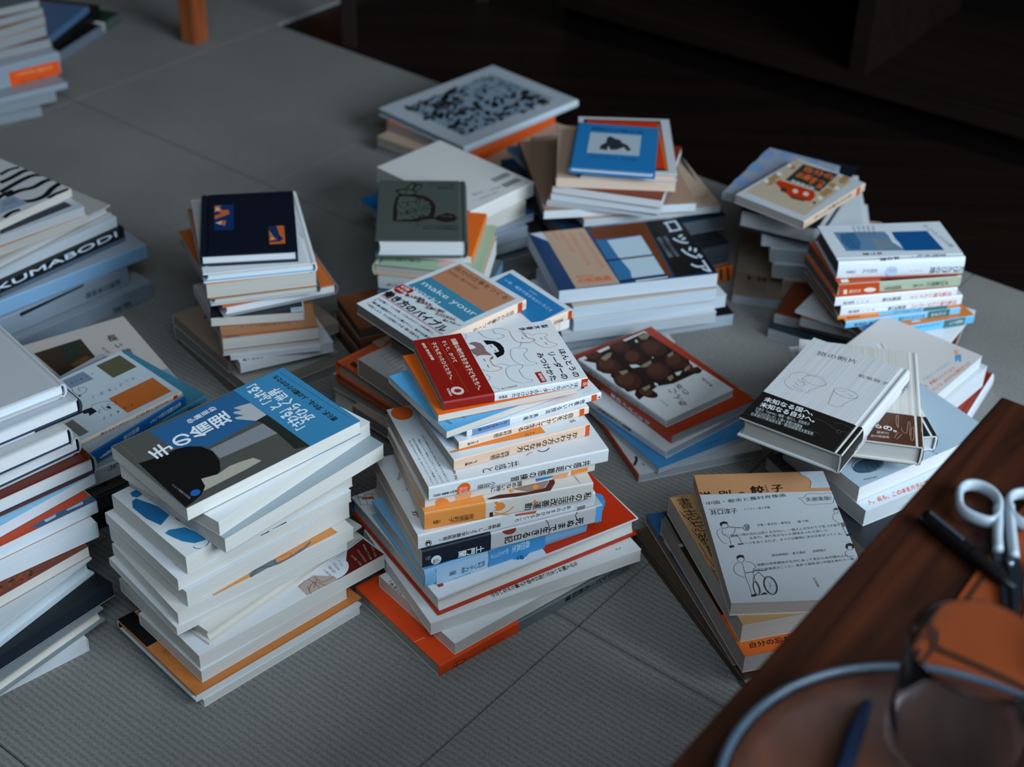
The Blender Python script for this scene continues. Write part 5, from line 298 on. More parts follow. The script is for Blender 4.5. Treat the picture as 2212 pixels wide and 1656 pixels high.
 ["loggia","book with a painted window cover, black panel and tan paper band",0.1305,1.6442,0.0661,15.35,201.1,142.8,19.0,"f","pb","#173a63","#173a63","#b6cade",None,[["P","t","#c4ccd4",[[-99.4,70.1],[-82.5,71.7],[-81.2,46.5]]],["P","t","#6a3414",[[-22.3,70.5],[54.0,71.9],[42.8,-67.1],[-23.1,-68.5]]],["P","t","#1c4f86",[[-22.0,38.6],[37.6,37.9],[35.3,-70.1],[-23.5,-69.9]]],["P","t","#b9ccd8",[[-8.5,34.1],[37.4,37.3],[35.8,-59.5],[-6.5,-61.4],[-3.1,-43.7],[-7.1,-8.3]]],["P","t","#2a6c9c",[[-21.9,37.6],[-8.5,34.1],[-7.1,-8.3],[-3.3,-46.7],[-7.2,-61.2],[-23.2,-64.0]]],["P","t","#151719",[[-23.9,-12.8],[37.7,-11.2],[37.3,-15.0],[-24.3,-16.8]]],["P","t","#151719",[[-24.7,-63.7],[36.6,-61.8],[36.0,-66.0],[-24.9,-68.4]]],["P","t","#c9d5de",[[-4.4,-67.3],[36.8,-65.9],[36.6,-68.9],[-4.2,-71.6]]],["P","t","#131110",[[54.2,72.6],[102.3,73.1],[99.6,-67.6],[46.0,-69.3]]],["T","t","#c4d2e2","ロッジア",[98.9,72.4],[-1.6,-138.6],[-24.8,-3.9],0,0.02],["T","t","#8a98a6","世界の小さな文学",[69.1,30.8],[-0.7,-53.2],[-6.0,-0.8],0,0.0],["T","t","#8a98a6","場所と心の図鑑",[60.6,29.2],[-0.7,-52.1],[-6.1,-0.7],0,0.0],["P","t","#b89a82",[[-81.9,70.9],[-27.6,72.2],[-24.4,-70.4],[-79.5,-70.8]]],["T","t","#d0603c","帰る場所をさがす人たちの文学",[-32.0,60.3],[1.8,-90.9],[-6.6,0.0],0,0.0],["T","t","#d0603c","帰る場所をさがす人たちの文学",[-45.0,61.3],[-0.1,-82.6],[-6.6,0.0],0,0.0],["T","t","#d0603c","帰る場所をさがす人たちの文学",[-57.0,65.4],[2.0,-49.7],[-6.6,0.0],0,0.0],["T","t","#d0603c","帰る場所をさがす人たちの文学",[-66.7,69.1],[2.8,-22.2],[-6.6,0.0],0,0.0],["T","t","#d8592c","の街路図",[-73.1,-49.0],[41.8,-0.5],[-1.1,-11.8],0,0.02],["T","t","#d8592c","東京大学",[-72.2,-43.1],[22.0,-0.6],[-0.5,-4.5],0,0.02]],None,None],
 ["shop","brownish book with a printed band, lowest in the stack behind the red spine",0.3561,1.7498,0.0,80.27,173.4,128.0,12.0,"f","pb","#8d7a6c","#8d7a6c","#8a94a2",None,[["P","t","#7d6a5c",[[-26.6,62.8],[-29.7,4.7],[-94.5,-1.5],[-86.7,60.6]]],["T","t","#2a2420","薬・整理",[-32.6,48.6],[-1.4,-25.8],[-12.8,-0.8],0,0.02],["T","t","#3a322c","本の本の書く話",[-47.3,47.7],[-1.8,-23.8],[-4.7,-0.3],0,0.0],["T","t","#3a322c","本の本の書く話",[-55.2,47.2],[-1.7,-23.7],[-4.7,-0.3],0,0.0],["T","t","#3a322c","本の本の書く話",[-63.2,46.7],[-1.7,-23.6],[-4.7,-0.3],0,0.0]],None,None],
 ["shop","brownish white book low in the stack with the house picture",0.4214,1.7682,0.0124,80.5,188.0,128.0,17.0,"f","pb","#b79a88","#b79a88","#8d7c72",None,[],None,None],
 ["shop","grey-white book, fourth under the house picture cover",0.4037,1.7768,0.0298,83.06,188.0,128.0,20.0,"f","pb","#d0d4d8","#d0d4d8","#8b93a0",None,[],None,None],
 ["shop","white book with an orange line, third under the house picture cover",0.3964,1.783,0.0502,84.53,188.0,128.0,19.0,"f","pb","#d0d4d8","#d0d4d8","#9aa6b4",None,[],None,None],
 ["shop","bluish white book below the thick navy hardcover",0.3869,1.7873,0.0696,82.82,188.0,128.0,18.0,"f","pb","#c9d2da","#c9d2da","#a9b6c4",None,[],None,None],
 ["shop","thick navy hardcover under the house picture cover",0.3662,1.7796,0.088,65.32,189.8,103.2,27.0,"f","hc","#0f1a26","#0f1a26","#b4b4b4",None,[["T","t","#4a5a68","Mono",[-66.9,-53.5],[30.8,-9.6],[-4.6,-3.1],0,0.0]],None,None],
 ["shop","pale blue watercolour book sticking out left behind the house picture cover",0.342,1.7798,0.1154,60.41,153.7,101.0,11.0,"f","pb","#8299ba","#95a8c4","#8f8f98",None,[["E","t","#7590b4",[54.6,45.2],[1.5,-11.5],[-14.5,-1.2],9],["E","t","#7590b4",[10.8,42.9],[1.8,-13.2],[-16.3,-1.4],9],["E","t","#7590b4",[-37.3,42.0],[1.6,-11.1],[-13.5,-1.2],9],["E","t","#7590b4",[69.3,23.1],[1.2,-9.5],[-12.1,-0.9],9],["E","t","#7590b4",[64.2,-14.9],[1.2,-9.4],[-12.0,-0.7],9]],None,None],
 ["shop","white book with a red house picture on a tan panel, on the far right stack",0.3574,1.7283,0.1268,49.32,143.6,101.5,11.5,"R","pb","#b9c2cc","#d9bda6","#a59c96",None,[["P","t","#b5a48e",[[69.1,52.3],[64.1,-34.9],[-58.6,-42.6],[-56.1,45.4]]],["P","t","#26302c",[[61.5,36.5],[69.3,-11.9],[9.3,-21.0],[7.3,28.2]]],["P","t","#b8300e",[[0.9,33.6],[6.6,-15.4],[-6.0,-24.5],[-21.8,-27.3],[-29.9,-5.6],[-21.2,12.7],[-9.0,33.5]]],["P","t","#4a3020",[[-13.8,21.8],[-10.8,13.2],[-23.6,6.9],[-23.7,15.3]]],["E","t","#d0c4b4",[-10.5,1.8],[1.9,-3.0],[-4.9,-3.2],10],["E","t","#d0c4b4",[-7.6,-12.0],[2.1,-3.2],[-4.9,-3.2],10],["P","t","#6a3a20",[[-25.6,3.5],[-19.1,-19.3],[-26.8,-22.2],[-31.6,-6.6]]],["T","t","#d8642c","自分の",[59.9,32.3],[4.5,-41.9],[-15.5,-4.6],0,0.02],["T","t","#d8642c","お薬をつ",[40.7,28.5],[1.0,-40.7],[-17.2,-2.6],0,0.02],["T","t","#d8642c","くる",[29.7,5.5],[-0.8,-21.5],[-13.3,-2.2],0,0.02],["T","t","#c9ccd0","高森美由紀",[14.8,23.5],[0.8,-34.3],[-8.0,-3.1],0,0.02],["E","t","#a07a4c",[44.0,42.5],[0.9,-5.5],[-6.9,-3.4],7],["E","t","#a07a4c",[-4.8,40.5],[0.9,-5.4],[-6.6,-3.4],7],["E","t","#a07a4c",[-14.0,38.7],[0.9,-5.4],[-6.6,-3.3],7],["E","t","#a07a4c",[36.5,-23.7],[0.8,-5.3],[-6.7,-3.1],7],["E","t","#a07a4c",[55.8,-26.5],[0.8,-5.3],[-6.8,-3.2],7],["E","t","#a07a4c",[8.7,-28.6],[0.9,-5.2],[-6.6,-3.1],7],["E","t","#a07a4c",[7.4,42.2],[0.9,-5.4],[-6.7,-3.4],7],["E","t","#a07a4c",[65.3,-24.8],[0.8,-5.3],[-6.9,-3.2],7],["E","t","#a07a4c",[19.2,-28.3],[0.9,-5.3],[-6.6,-3.1],7],["E","t","#d8d2c4",[-13.3,43.5],[0.6,-3.9],[-5.3,-2.5],7],["E","t","#d8d2c4",[15.1,43.0],[0.5,-4.0],[-5.4,-2.5],7],["E","t","#d8d2c4",[33.6,-31.8],[0.5,-3.8],[-5.4,-2.3],7],["E","t","#d8d2c4",[-4.9,-31.0],[0.5,-3.8],[-5.2,-2.2],7],["E","t","#d8d2c4",[44.9,47.4],[0.5,-4.0],[-5.5,-2.5],7],["P","t","#5a2a18",[[-20.0,-29.2],[-17.2,-33.6],[-25.5,-35.8]]],["P","R","#c4501c",[[51.2,0.0],[59.8,0.0],[59.8,11.5],[51.2,11.5]]],["T","R","#6a5040","自分のお薬をつくる",[39.5,10.5],[0.0,-5.8],[-87.6,0.0],1,0.012]],None,None],
 ["tabi","dark green edged large book at the floor below the white-spined travel stack",0.4065,1.6072,0.0,61.44,110.0,150.0,14.0,"f","pb","#22333c","#3a2420","#8f959c",None,[],None,None],
 ["tabi","large dark and orange covered book under the tilted white one",0.4415,1.6089,0.0144,66.25,100.0,217.3,14.0,"f","pb","#74300e","#241a16","#8f9298",None,[],None,None],
 ["tabi","orange-brown book corner under the tilted white one",0.4519,1.6048,0.0288,67.17,130.0,170.0,12.0,"f","pb","#8a4a22","#8a4a22","#8f9298",None,[],None,None],
 ["tabi","white slim book lying askew under the pale blue spines",0.4546,1.5927,0.0412,56.85,130.4,181.1,5.0,"f","pb","#dde3ea","#dde3ea","#d5dbe2",None,[],None,None],
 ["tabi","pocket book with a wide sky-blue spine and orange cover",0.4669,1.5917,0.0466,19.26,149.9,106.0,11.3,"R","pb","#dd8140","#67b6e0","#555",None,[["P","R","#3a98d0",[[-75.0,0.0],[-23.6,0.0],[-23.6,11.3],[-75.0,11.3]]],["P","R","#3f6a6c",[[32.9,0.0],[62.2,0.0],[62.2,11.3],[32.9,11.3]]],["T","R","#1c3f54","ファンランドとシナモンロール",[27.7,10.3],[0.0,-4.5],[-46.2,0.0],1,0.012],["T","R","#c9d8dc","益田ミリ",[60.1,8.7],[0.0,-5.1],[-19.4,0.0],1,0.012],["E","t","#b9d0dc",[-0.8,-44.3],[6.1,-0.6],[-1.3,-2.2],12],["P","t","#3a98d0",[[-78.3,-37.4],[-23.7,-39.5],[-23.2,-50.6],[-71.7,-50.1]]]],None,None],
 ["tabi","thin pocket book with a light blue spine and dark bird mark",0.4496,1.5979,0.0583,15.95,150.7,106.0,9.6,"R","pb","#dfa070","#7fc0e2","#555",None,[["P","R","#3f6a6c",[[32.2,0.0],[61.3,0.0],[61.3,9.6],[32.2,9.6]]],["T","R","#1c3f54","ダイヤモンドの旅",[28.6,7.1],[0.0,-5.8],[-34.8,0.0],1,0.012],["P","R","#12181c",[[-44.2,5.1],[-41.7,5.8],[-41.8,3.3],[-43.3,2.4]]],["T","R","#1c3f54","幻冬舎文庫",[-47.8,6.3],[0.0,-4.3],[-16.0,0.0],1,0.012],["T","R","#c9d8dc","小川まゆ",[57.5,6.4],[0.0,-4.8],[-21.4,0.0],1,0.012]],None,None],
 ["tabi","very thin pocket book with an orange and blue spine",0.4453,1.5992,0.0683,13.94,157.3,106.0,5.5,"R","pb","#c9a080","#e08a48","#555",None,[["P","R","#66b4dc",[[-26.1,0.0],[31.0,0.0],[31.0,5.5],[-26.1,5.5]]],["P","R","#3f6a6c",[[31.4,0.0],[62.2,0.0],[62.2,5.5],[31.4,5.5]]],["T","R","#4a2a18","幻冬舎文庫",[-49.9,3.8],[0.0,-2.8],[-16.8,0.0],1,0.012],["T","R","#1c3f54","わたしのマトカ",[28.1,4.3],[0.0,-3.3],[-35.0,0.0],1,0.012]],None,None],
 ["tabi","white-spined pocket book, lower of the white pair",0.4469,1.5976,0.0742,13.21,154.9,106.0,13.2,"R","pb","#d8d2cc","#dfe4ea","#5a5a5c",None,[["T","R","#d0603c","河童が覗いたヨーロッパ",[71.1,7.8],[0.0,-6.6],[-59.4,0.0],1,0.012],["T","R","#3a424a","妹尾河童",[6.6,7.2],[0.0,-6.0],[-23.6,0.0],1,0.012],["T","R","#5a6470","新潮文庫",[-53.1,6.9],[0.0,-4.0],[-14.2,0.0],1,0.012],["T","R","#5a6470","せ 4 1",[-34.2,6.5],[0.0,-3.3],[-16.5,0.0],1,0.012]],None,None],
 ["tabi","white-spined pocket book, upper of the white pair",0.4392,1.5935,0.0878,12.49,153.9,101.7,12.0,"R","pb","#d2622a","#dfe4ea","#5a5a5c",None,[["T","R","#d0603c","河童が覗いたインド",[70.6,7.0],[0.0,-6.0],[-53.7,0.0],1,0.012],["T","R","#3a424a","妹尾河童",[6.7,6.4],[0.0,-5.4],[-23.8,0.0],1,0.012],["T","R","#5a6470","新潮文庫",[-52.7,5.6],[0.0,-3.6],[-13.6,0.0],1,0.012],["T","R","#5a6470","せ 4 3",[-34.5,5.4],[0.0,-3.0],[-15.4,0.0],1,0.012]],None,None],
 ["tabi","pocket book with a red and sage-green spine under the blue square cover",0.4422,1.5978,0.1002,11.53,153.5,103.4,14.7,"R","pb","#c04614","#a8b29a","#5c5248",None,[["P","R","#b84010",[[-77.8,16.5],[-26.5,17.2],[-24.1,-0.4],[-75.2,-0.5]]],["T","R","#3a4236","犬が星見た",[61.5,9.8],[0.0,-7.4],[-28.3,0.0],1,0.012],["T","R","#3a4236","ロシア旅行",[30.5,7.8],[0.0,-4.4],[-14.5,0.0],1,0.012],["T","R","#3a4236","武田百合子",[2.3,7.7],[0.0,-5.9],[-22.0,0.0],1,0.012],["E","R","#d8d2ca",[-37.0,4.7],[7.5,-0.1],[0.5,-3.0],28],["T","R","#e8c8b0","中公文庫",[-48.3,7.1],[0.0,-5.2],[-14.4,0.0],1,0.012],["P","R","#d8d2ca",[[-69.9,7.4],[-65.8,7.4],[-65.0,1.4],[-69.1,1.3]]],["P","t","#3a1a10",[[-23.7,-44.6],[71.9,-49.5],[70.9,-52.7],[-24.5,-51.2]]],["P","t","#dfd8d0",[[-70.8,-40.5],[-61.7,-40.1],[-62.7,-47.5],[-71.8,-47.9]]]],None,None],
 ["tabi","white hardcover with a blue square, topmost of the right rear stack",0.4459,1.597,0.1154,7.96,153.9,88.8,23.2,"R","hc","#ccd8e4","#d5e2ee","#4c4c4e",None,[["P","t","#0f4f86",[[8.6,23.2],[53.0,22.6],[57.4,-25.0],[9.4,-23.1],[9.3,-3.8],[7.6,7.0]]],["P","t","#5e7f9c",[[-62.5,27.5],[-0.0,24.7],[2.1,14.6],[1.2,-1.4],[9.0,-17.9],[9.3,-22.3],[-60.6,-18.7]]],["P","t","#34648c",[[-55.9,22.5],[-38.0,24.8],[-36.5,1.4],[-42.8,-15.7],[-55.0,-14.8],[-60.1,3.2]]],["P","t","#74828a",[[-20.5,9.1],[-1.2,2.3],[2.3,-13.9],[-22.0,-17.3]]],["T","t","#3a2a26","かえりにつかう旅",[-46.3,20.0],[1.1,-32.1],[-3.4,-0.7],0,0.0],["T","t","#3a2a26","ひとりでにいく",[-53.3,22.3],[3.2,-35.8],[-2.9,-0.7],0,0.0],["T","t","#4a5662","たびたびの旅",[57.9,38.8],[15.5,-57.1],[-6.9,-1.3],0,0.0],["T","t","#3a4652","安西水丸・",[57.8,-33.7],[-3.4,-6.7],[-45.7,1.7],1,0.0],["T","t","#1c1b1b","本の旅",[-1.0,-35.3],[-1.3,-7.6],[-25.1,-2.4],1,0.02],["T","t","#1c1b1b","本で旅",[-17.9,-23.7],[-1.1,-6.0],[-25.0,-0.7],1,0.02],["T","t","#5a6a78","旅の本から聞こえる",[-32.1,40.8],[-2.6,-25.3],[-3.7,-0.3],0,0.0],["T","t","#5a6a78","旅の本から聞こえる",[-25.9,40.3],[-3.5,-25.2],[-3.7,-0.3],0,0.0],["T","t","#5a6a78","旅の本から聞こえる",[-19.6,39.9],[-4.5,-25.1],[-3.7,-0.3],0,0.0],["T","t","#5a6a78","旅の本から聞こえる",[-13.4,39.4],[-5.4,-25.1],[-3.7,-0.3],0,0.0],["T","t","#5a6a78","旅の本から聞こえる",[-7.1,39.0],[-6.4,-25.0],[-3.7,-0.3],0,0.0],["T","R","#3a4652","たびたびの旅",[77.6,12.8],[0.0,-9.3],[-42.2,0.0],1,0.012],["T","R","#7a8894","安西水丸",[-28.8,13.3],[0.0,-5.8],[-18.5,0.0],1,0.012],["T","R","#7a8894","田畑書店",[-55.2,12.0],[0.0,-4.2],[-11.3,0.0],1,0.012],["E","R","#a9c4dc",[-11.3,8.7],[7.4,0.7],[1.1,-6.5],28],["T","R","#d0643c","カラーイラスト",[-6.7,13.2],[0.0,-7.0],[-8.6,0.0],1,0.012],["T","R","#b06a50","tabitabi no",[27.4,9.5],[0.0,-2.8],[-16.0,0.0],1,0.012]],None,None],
 ["an","large pale book with brushed ink letters at the foot of the chestnut stack",0.1642,1.4374,0.0,20.95,150.0,250.0,10.1,"L","pb","#b8bcc0","#a8431c","#9aa2aa",None,[["T","t","#1c1b1b","京",[72.3,105.6],[17.0,0.3],[0.7,-32.8],0,0.02],["L","t","#1c1b1b",2.2,[[81.6,80.1],[88.8,78.9],[94.3,78.3]]],["L","t","#1c1b1b",3,[[-64.3,-93.5],[-65.8,-99.4],[-72.5,-108.1]]],["L","t","#1c1b1b",1.2,[[-63.1,-107.5],[-61.5,-111.7]]]],None,None],
 ["an","blue covered book under the white one in the chestnut stack",0.1781,1.3892,0.0105,33.08,130.8,136.0,7.5,"f","pb","#3f86bc","#4a8ac0","#9fb4c8",None,[["T","t","#1c1b1b","リカジコン",[-3.9,-58.7],[31.3,0.4],[-1.3,-3.3],0,0.02]],None,None],
 ["an","white-spined book below the red one in the chestnut stack",0.1717,1.4014,0.0183,41.02,120.6,128.7,9.8,"L","pb","#cfd4da","#c9d4de","#93a0ac",None,[["T","L","#1c1b1b","箱理こんな出版社",[10.4,8.8],[0.0,-4.4],[-55.1,0.0],1,0.02]],None,None],
 ["an","red covered book directly under the chestnut cover",0.1695,1.4368,0.0285,36.21,122.0,183.4,11.7,"L","pb","#a33310","#b03a14","#8a8f96",None,[["T","L","#e9edf0","ショリマイの本",[55.9,7.4],[0.0,-6.4],[-70.3,0.0],1,0.03]],None,None],
 ["an","white book with a photograph of dark brown chestnuts on its cover",0.1614,1.4298,0.0406,38.96,102.8,149.5,9.5,"L","pb","#d2d5d8","#b9c0c8","#9ca8b4",None,[["P","t","#c9cdd0",[[-49.0,70.4],[51.7,73.8],[53.8,-25.5],[-49.3,-28.1]]],["P","t","#24120e",[[-47.9,69.1],[-37.6,69.2],[48.6,72.1],[53.5,67.3],[55.2,27.6],[53.9,-1.5],[44.6,-14.5],[52.0,-25.9],[4.7,-26.6],[-14.2,-20.0],[-48.6,-27.7],[-46.3,-17.9],[-39.1,-11.4],[-49.1,-8.9],[-43.8,25.0],[-48.2,45.0],[-40.1,56.2],[-45.3,63.6]]],["E","t","#3a1c14",[-31.4,69.7],[5.1,-11.9],[-8.2,-6.0],28],["E","t","#4c2c20",[-31.6,72.8],[3.9,-7.3],[-6.6,-5.0],28],["E","t","#3e2018",[5.7,68.2],[5.1,-12.0],[-11.2,-8.1],28],["E","t","#4c2c20",[5.5,71.4],[3.9,-7.4],[-8.2,-6.3],28],["E","t","#3c1e16",[-31.0,44.7],[6.2,-14.3],[-12.1,-8.7],28],["E","t","#4c2c20",[-31.2,47.8],[4.9,-7.9],[-8.5,-6.7],28],["E","t","#331912",[4.0,39.3],[5.0,-11.8],[-13.2,-9.3],28],["E","t","#4c2c20",[3.8,42.4],[3.9,-7.3],[-9.1,-7.0],28],["E","t","#3e2018",[35.5,41.7],[6.3,-15.1],[-14.2,-9.9],28],["E","t","#4c2c20",[35.3,44.9],[5.1,-8.2],[-9.7,-7.4],28],["E","t","#3c1e16",[38.2,6.0],[5.1,-12.2],[-14.8,-9.9],28],["E","t","#4c2c20",[38.1,9.1],[4.0,-7.3],[-10.0,-7.4],28],["E","t","#402218",[6.8,2.9],[5.6,-13.1],[-14.4,-9.8],28],["E","t","#4c2c20",[6.7,6.0],[4.4,-7.5],[-9.7,-7.3],28],["E","t","#3c1e16",[-33.8,8.3],[6.8,-15.5],[-14.6,-10.2],28],["E","t","#4c2c20",[-34.1,11.3],[5.4,-8.2],[-9.7,-7.6],28],["E","t","#2a140e",[41.9,-17.4],[4.4,-10.4],[-7.0,-4.6],28],["E","t","#4c2c20",[41.7,-14.4],[3.4,-6.8],[-6.1,-4.0],28],["E","t","#2a140e",[-32.0,-23.6],[4.9,-11.2],[-6.6,-4.5],28],["E","t","#4c2c20",[-32.2,-20.6],[3.8,-6.9],[-5.7,-3.9],28],["P","t","#857a60",[[-29.0,60.5],[-16.0,63.6],[-10.2,61.9],[-18.6,55.6],[-27.8,53.5]]],["P","t","#857a60",[[38.0,70.6],[49.0,69.2],[52.2,64.3],[42.1,59.9],[35.9,63.1]]],["P","t","#857a60",[[0.5,22.1],[15.4,23.7],[12.2,18.6],[2.3,15.9],[-3.7,19.0]]],["P","t","#857a60",[[37.6,20.1],[49.4,22.9],[44.9,17.3],[36.7,15.8]]],["P","t","#857a60",[[-30.2,27.2],[-20.5,25.0],[-21.3,20.8],[-31.2,19.5]]],["P","t","#857a60",[[32.4,-13.0],[44.7,-9.7],[41.4,-14.7],[31.5,-17.2]]],["P","t","#857a60",[[6.5,-13.6],[14.9,-12.5],[12.7,-18.1],[3.8,-21.2]]],["P","t","#857a60",[[-30.9,-12.7],[-19.3,-12.8],[-21.7,-17.0],[-32.0,-18.9]]],["P","t","#c9cdd0",[[28.5,65.9],[31.3,65.6],[28.9,60.4],[26.6,62.1]]],["P","t","#c9cdd0",[[-11.2,30.5],[-4.2,26.7],[-2.4,20.5],[-10.7,22.8],[-12.7,25.5]]],["P","t","#c9cdd0",[[20.3,-11.6],[29.7,-13.5],[21.4,-18.4],[18.0,-17.2]]],["P","t","#c9cdd0",[[-12.1,-12.1],[-10.5,-16.8],[-14.1,-21.3],[-15.1,-17.0]]],["P","t","#c9cdd0",[[-46.4,35.3],[-40.6,28.6],[-44.7,25.6],[-47.2,31.0]]],["P","t","#c9cdd0",[[20.3,27.6],[22.4,26.5],[19.7,24.3]]],["P","t","#c9cdd0",[[47.4,-11.6],[53.2,-18.2],[44.8,-15.9]]],["T","t","#1c1b1b","あんこ",[-21.2,-64.6],[10.4,33.9],[10.1,-3.9],0,0],["T","t","#1c1b1b","の本",[-2.5,-54.0],[4.0,23.9],[9.4,1.3],0,0],["T","t","#444","姜尚美",[33.9,-57.1],[2.1,18.6],[3.8,0.8],0,0.0],["T","t","#777","何度でも食べたい。",[-32.4,-56.4],[1.6,15.9],[3.0,0.1],0,0.0],["T","L","#6a6e72","あんこの本　何度でも食べたい。",[-56.1,1.5],[0.0,3.8],[121.0,0.0],1,0.012]],None,None],
 ["danpen","greyish book mostly hidden by the table edge, under the white and orange lettered one",0.402,1.2756,0.0,28.81,120.0,128.0,20.0,"f","pb","#b5b9bd","#b5b9bd","#8a9096",None,[],None,None],
 ["danpen","dark book with white marks peeking out behind the dumpling cover",0.3765,1.2475,0.0204,28.69,130.0,190.0,16.0,"f","pb","#22262c","#22262c","#a49c96",None,[],None,None],
 ["danpen","pale blue book with orange handwriting by the table edge",0.4044,1.2903,0.0368,31.36,188.0,128.0,20.0,"f","pb","#c9dcec","#c9dcec","#b4c0c8",None,[["T","t","#d8643c","ト。私も、この本を片手に悩みます",[-82.1,-51.5],[98.3,-5.2],[-4.2,-7.4],0,0.02]],None,None],
 ["danpen","light blue book with a black ink ball by the table edge",0.3938,1.3049,0.0572,33.41,188.0,128.0,18.9,"f","pb","#8fbad2","#8fbad2","#d0d2d4",None,[["E","t","#3c5566",[-61.4,-41.1],[17.9,-2.7],[-6.1,-9.4],28],["L","t","#12181c",0.7,[[-43.9,-45.5],[-46.3,-47.8],[-49.6,-49.6],[-53.5,-50.9],[-57.8,-51.6],[-62.2,-51.6],[-66.6,-50.9],[-70.6,-49.7],[-74.0,-47.9],[-76.6,-45.6],[-78.4,-43.1],[-79.1,-40.3],[-78.7,-37.6],[-77.3,-35.0],[-74.9,-32.7],[-71.7,-30.8],[-67.8,-29.5],[-63.5,-28.8],[-59.0,-28.8],[-54.6,-29.4],[-50.6,-30.6],[-47.1,-32.5],[-44.4,-34.8],[-42.7,-37.4],[-42.0,-40.1],[-42.4,-42.9],[-43.9,-45.5]]],["L","t","#12181c",0.4,[[-71.8,-32.4],[-73.4,-37.1]]],["L","t","#12181c",0.4,[[-72.0,-35.4],[-73.3,-39.5]]],["L","t","#12181c",0.4,[[-72.2,-38.4],[-73.2,-41.9]]],["L","t","#12181c",0.4,[[-66.8,-35.3],[-73.0,-44.3]]],["L","t","#12181c",0.4,[[-67.0,-38.3],[-67.2,-40.8]]],["L","t","#12181c",0.4,[[-67.2,-41.3],[-67.1,-43.2]]],["L","t","#12181c",0.4,[[-61.8,-38.3],[-67.0,-45.6]]],["L","t","#12181c",0.4,[[-62.0,-41.3],[-66.8,-48.0]]],["L","t","#12181c",0.4,[[-62.2,-44.2],[-61.1,-44.4]]],["L","t","#12181c",0.4,[[-56.7,-41.2],[-60.9,-46.8]]],["L","t","#12181c",0.4,[[-57.0,-44.2],[-60.8,-49.2]]],["L","t","#12181c",0.4,[[-57.2,-47.2],[-60.7,-51.6]]],["L","t","#12181c",0.4,[[-51.7,-44.2],[-54.9,-48.0]]],["L","t","#12181c",0.4,[[-52.0,-47.1],[-54.7,-50.4]]],["T","t","#2a3a44","AKISHOBO",[-81.2,-55.2],[15.8,-3.7],[-1.7,-2.8],0,0.0],["T","t","#1c1b1b","える",[15.2,-55.7],[1.0,-8.6],[-3.8,-1.8],0,0.0]],None,None],
 ["danpen","white hardcover with a navy band under the brown-banded one",0.3734,1.3448,0.0765,97.26,175.3,112.0,19.3,"R","hc","#cfd4d8","#d5d8da","#b4b9bd",[-87.7,-54.9,"#121a22"],[],"#c9ccd0",None],
 ["danpen","cream cloth hardcover with a brown paper band",0.3619,1.3087,0.0962,80.52,174.2,128.0,22.9,"R","hc","#ccc8c2","#d5d3ce","#b9b8b4",[-87.1,-34.8,"#4e2c1c"],[["T","bt","#e2dad2","もの。",[-54.8,-13.2],[-4.6,-23.9],[-9.5,0.4],0,0.02],["T","bt","#c9b8ac","最新刊",[-69.7,-17.0],[0.3,-11.9],[-4.7,0.1],0,0.0],["T","bt","#c9b8ac","旅の随筆集",[-77.3,-11.0],[1.1,-18.5],[-4.6,0.0],0,0.0],["L","bt","#c9a890",0.35,[[-37.9,-37.6],[-47.6,-36.7],[-58.0,-37.8],[-57.8,-38.7],[-37.5,-39.2]]],["L","bt","#c9a890",0.35,[[-59.3,-42.4],[-63.0,-41.7],[-67.1,-44.2],[-66.5,-46.9],[-48.5,-48.7],[-48.8,-50.7],[-70.6,-49.4]]],["L","bt","#c9a890",0.35,[[-57.3,-51.8],[-77.3,-50.5],[-76.7,-53.1],[-56.7,-54.2],[-57.3,-51.8]]],["L","bt","#c9a890",0.35,[[-78.5,-34.7],[-71.1,-36.8],[-68.2,-39.6]]],["L","bt","#c9a890",0.35,[[-80.4,-36.6],[-69.9,-42.2]]],["L","bt","#c9a890",0.35,[[-56.4,-61.1],[-67.7,-62.7]]]],None,None],
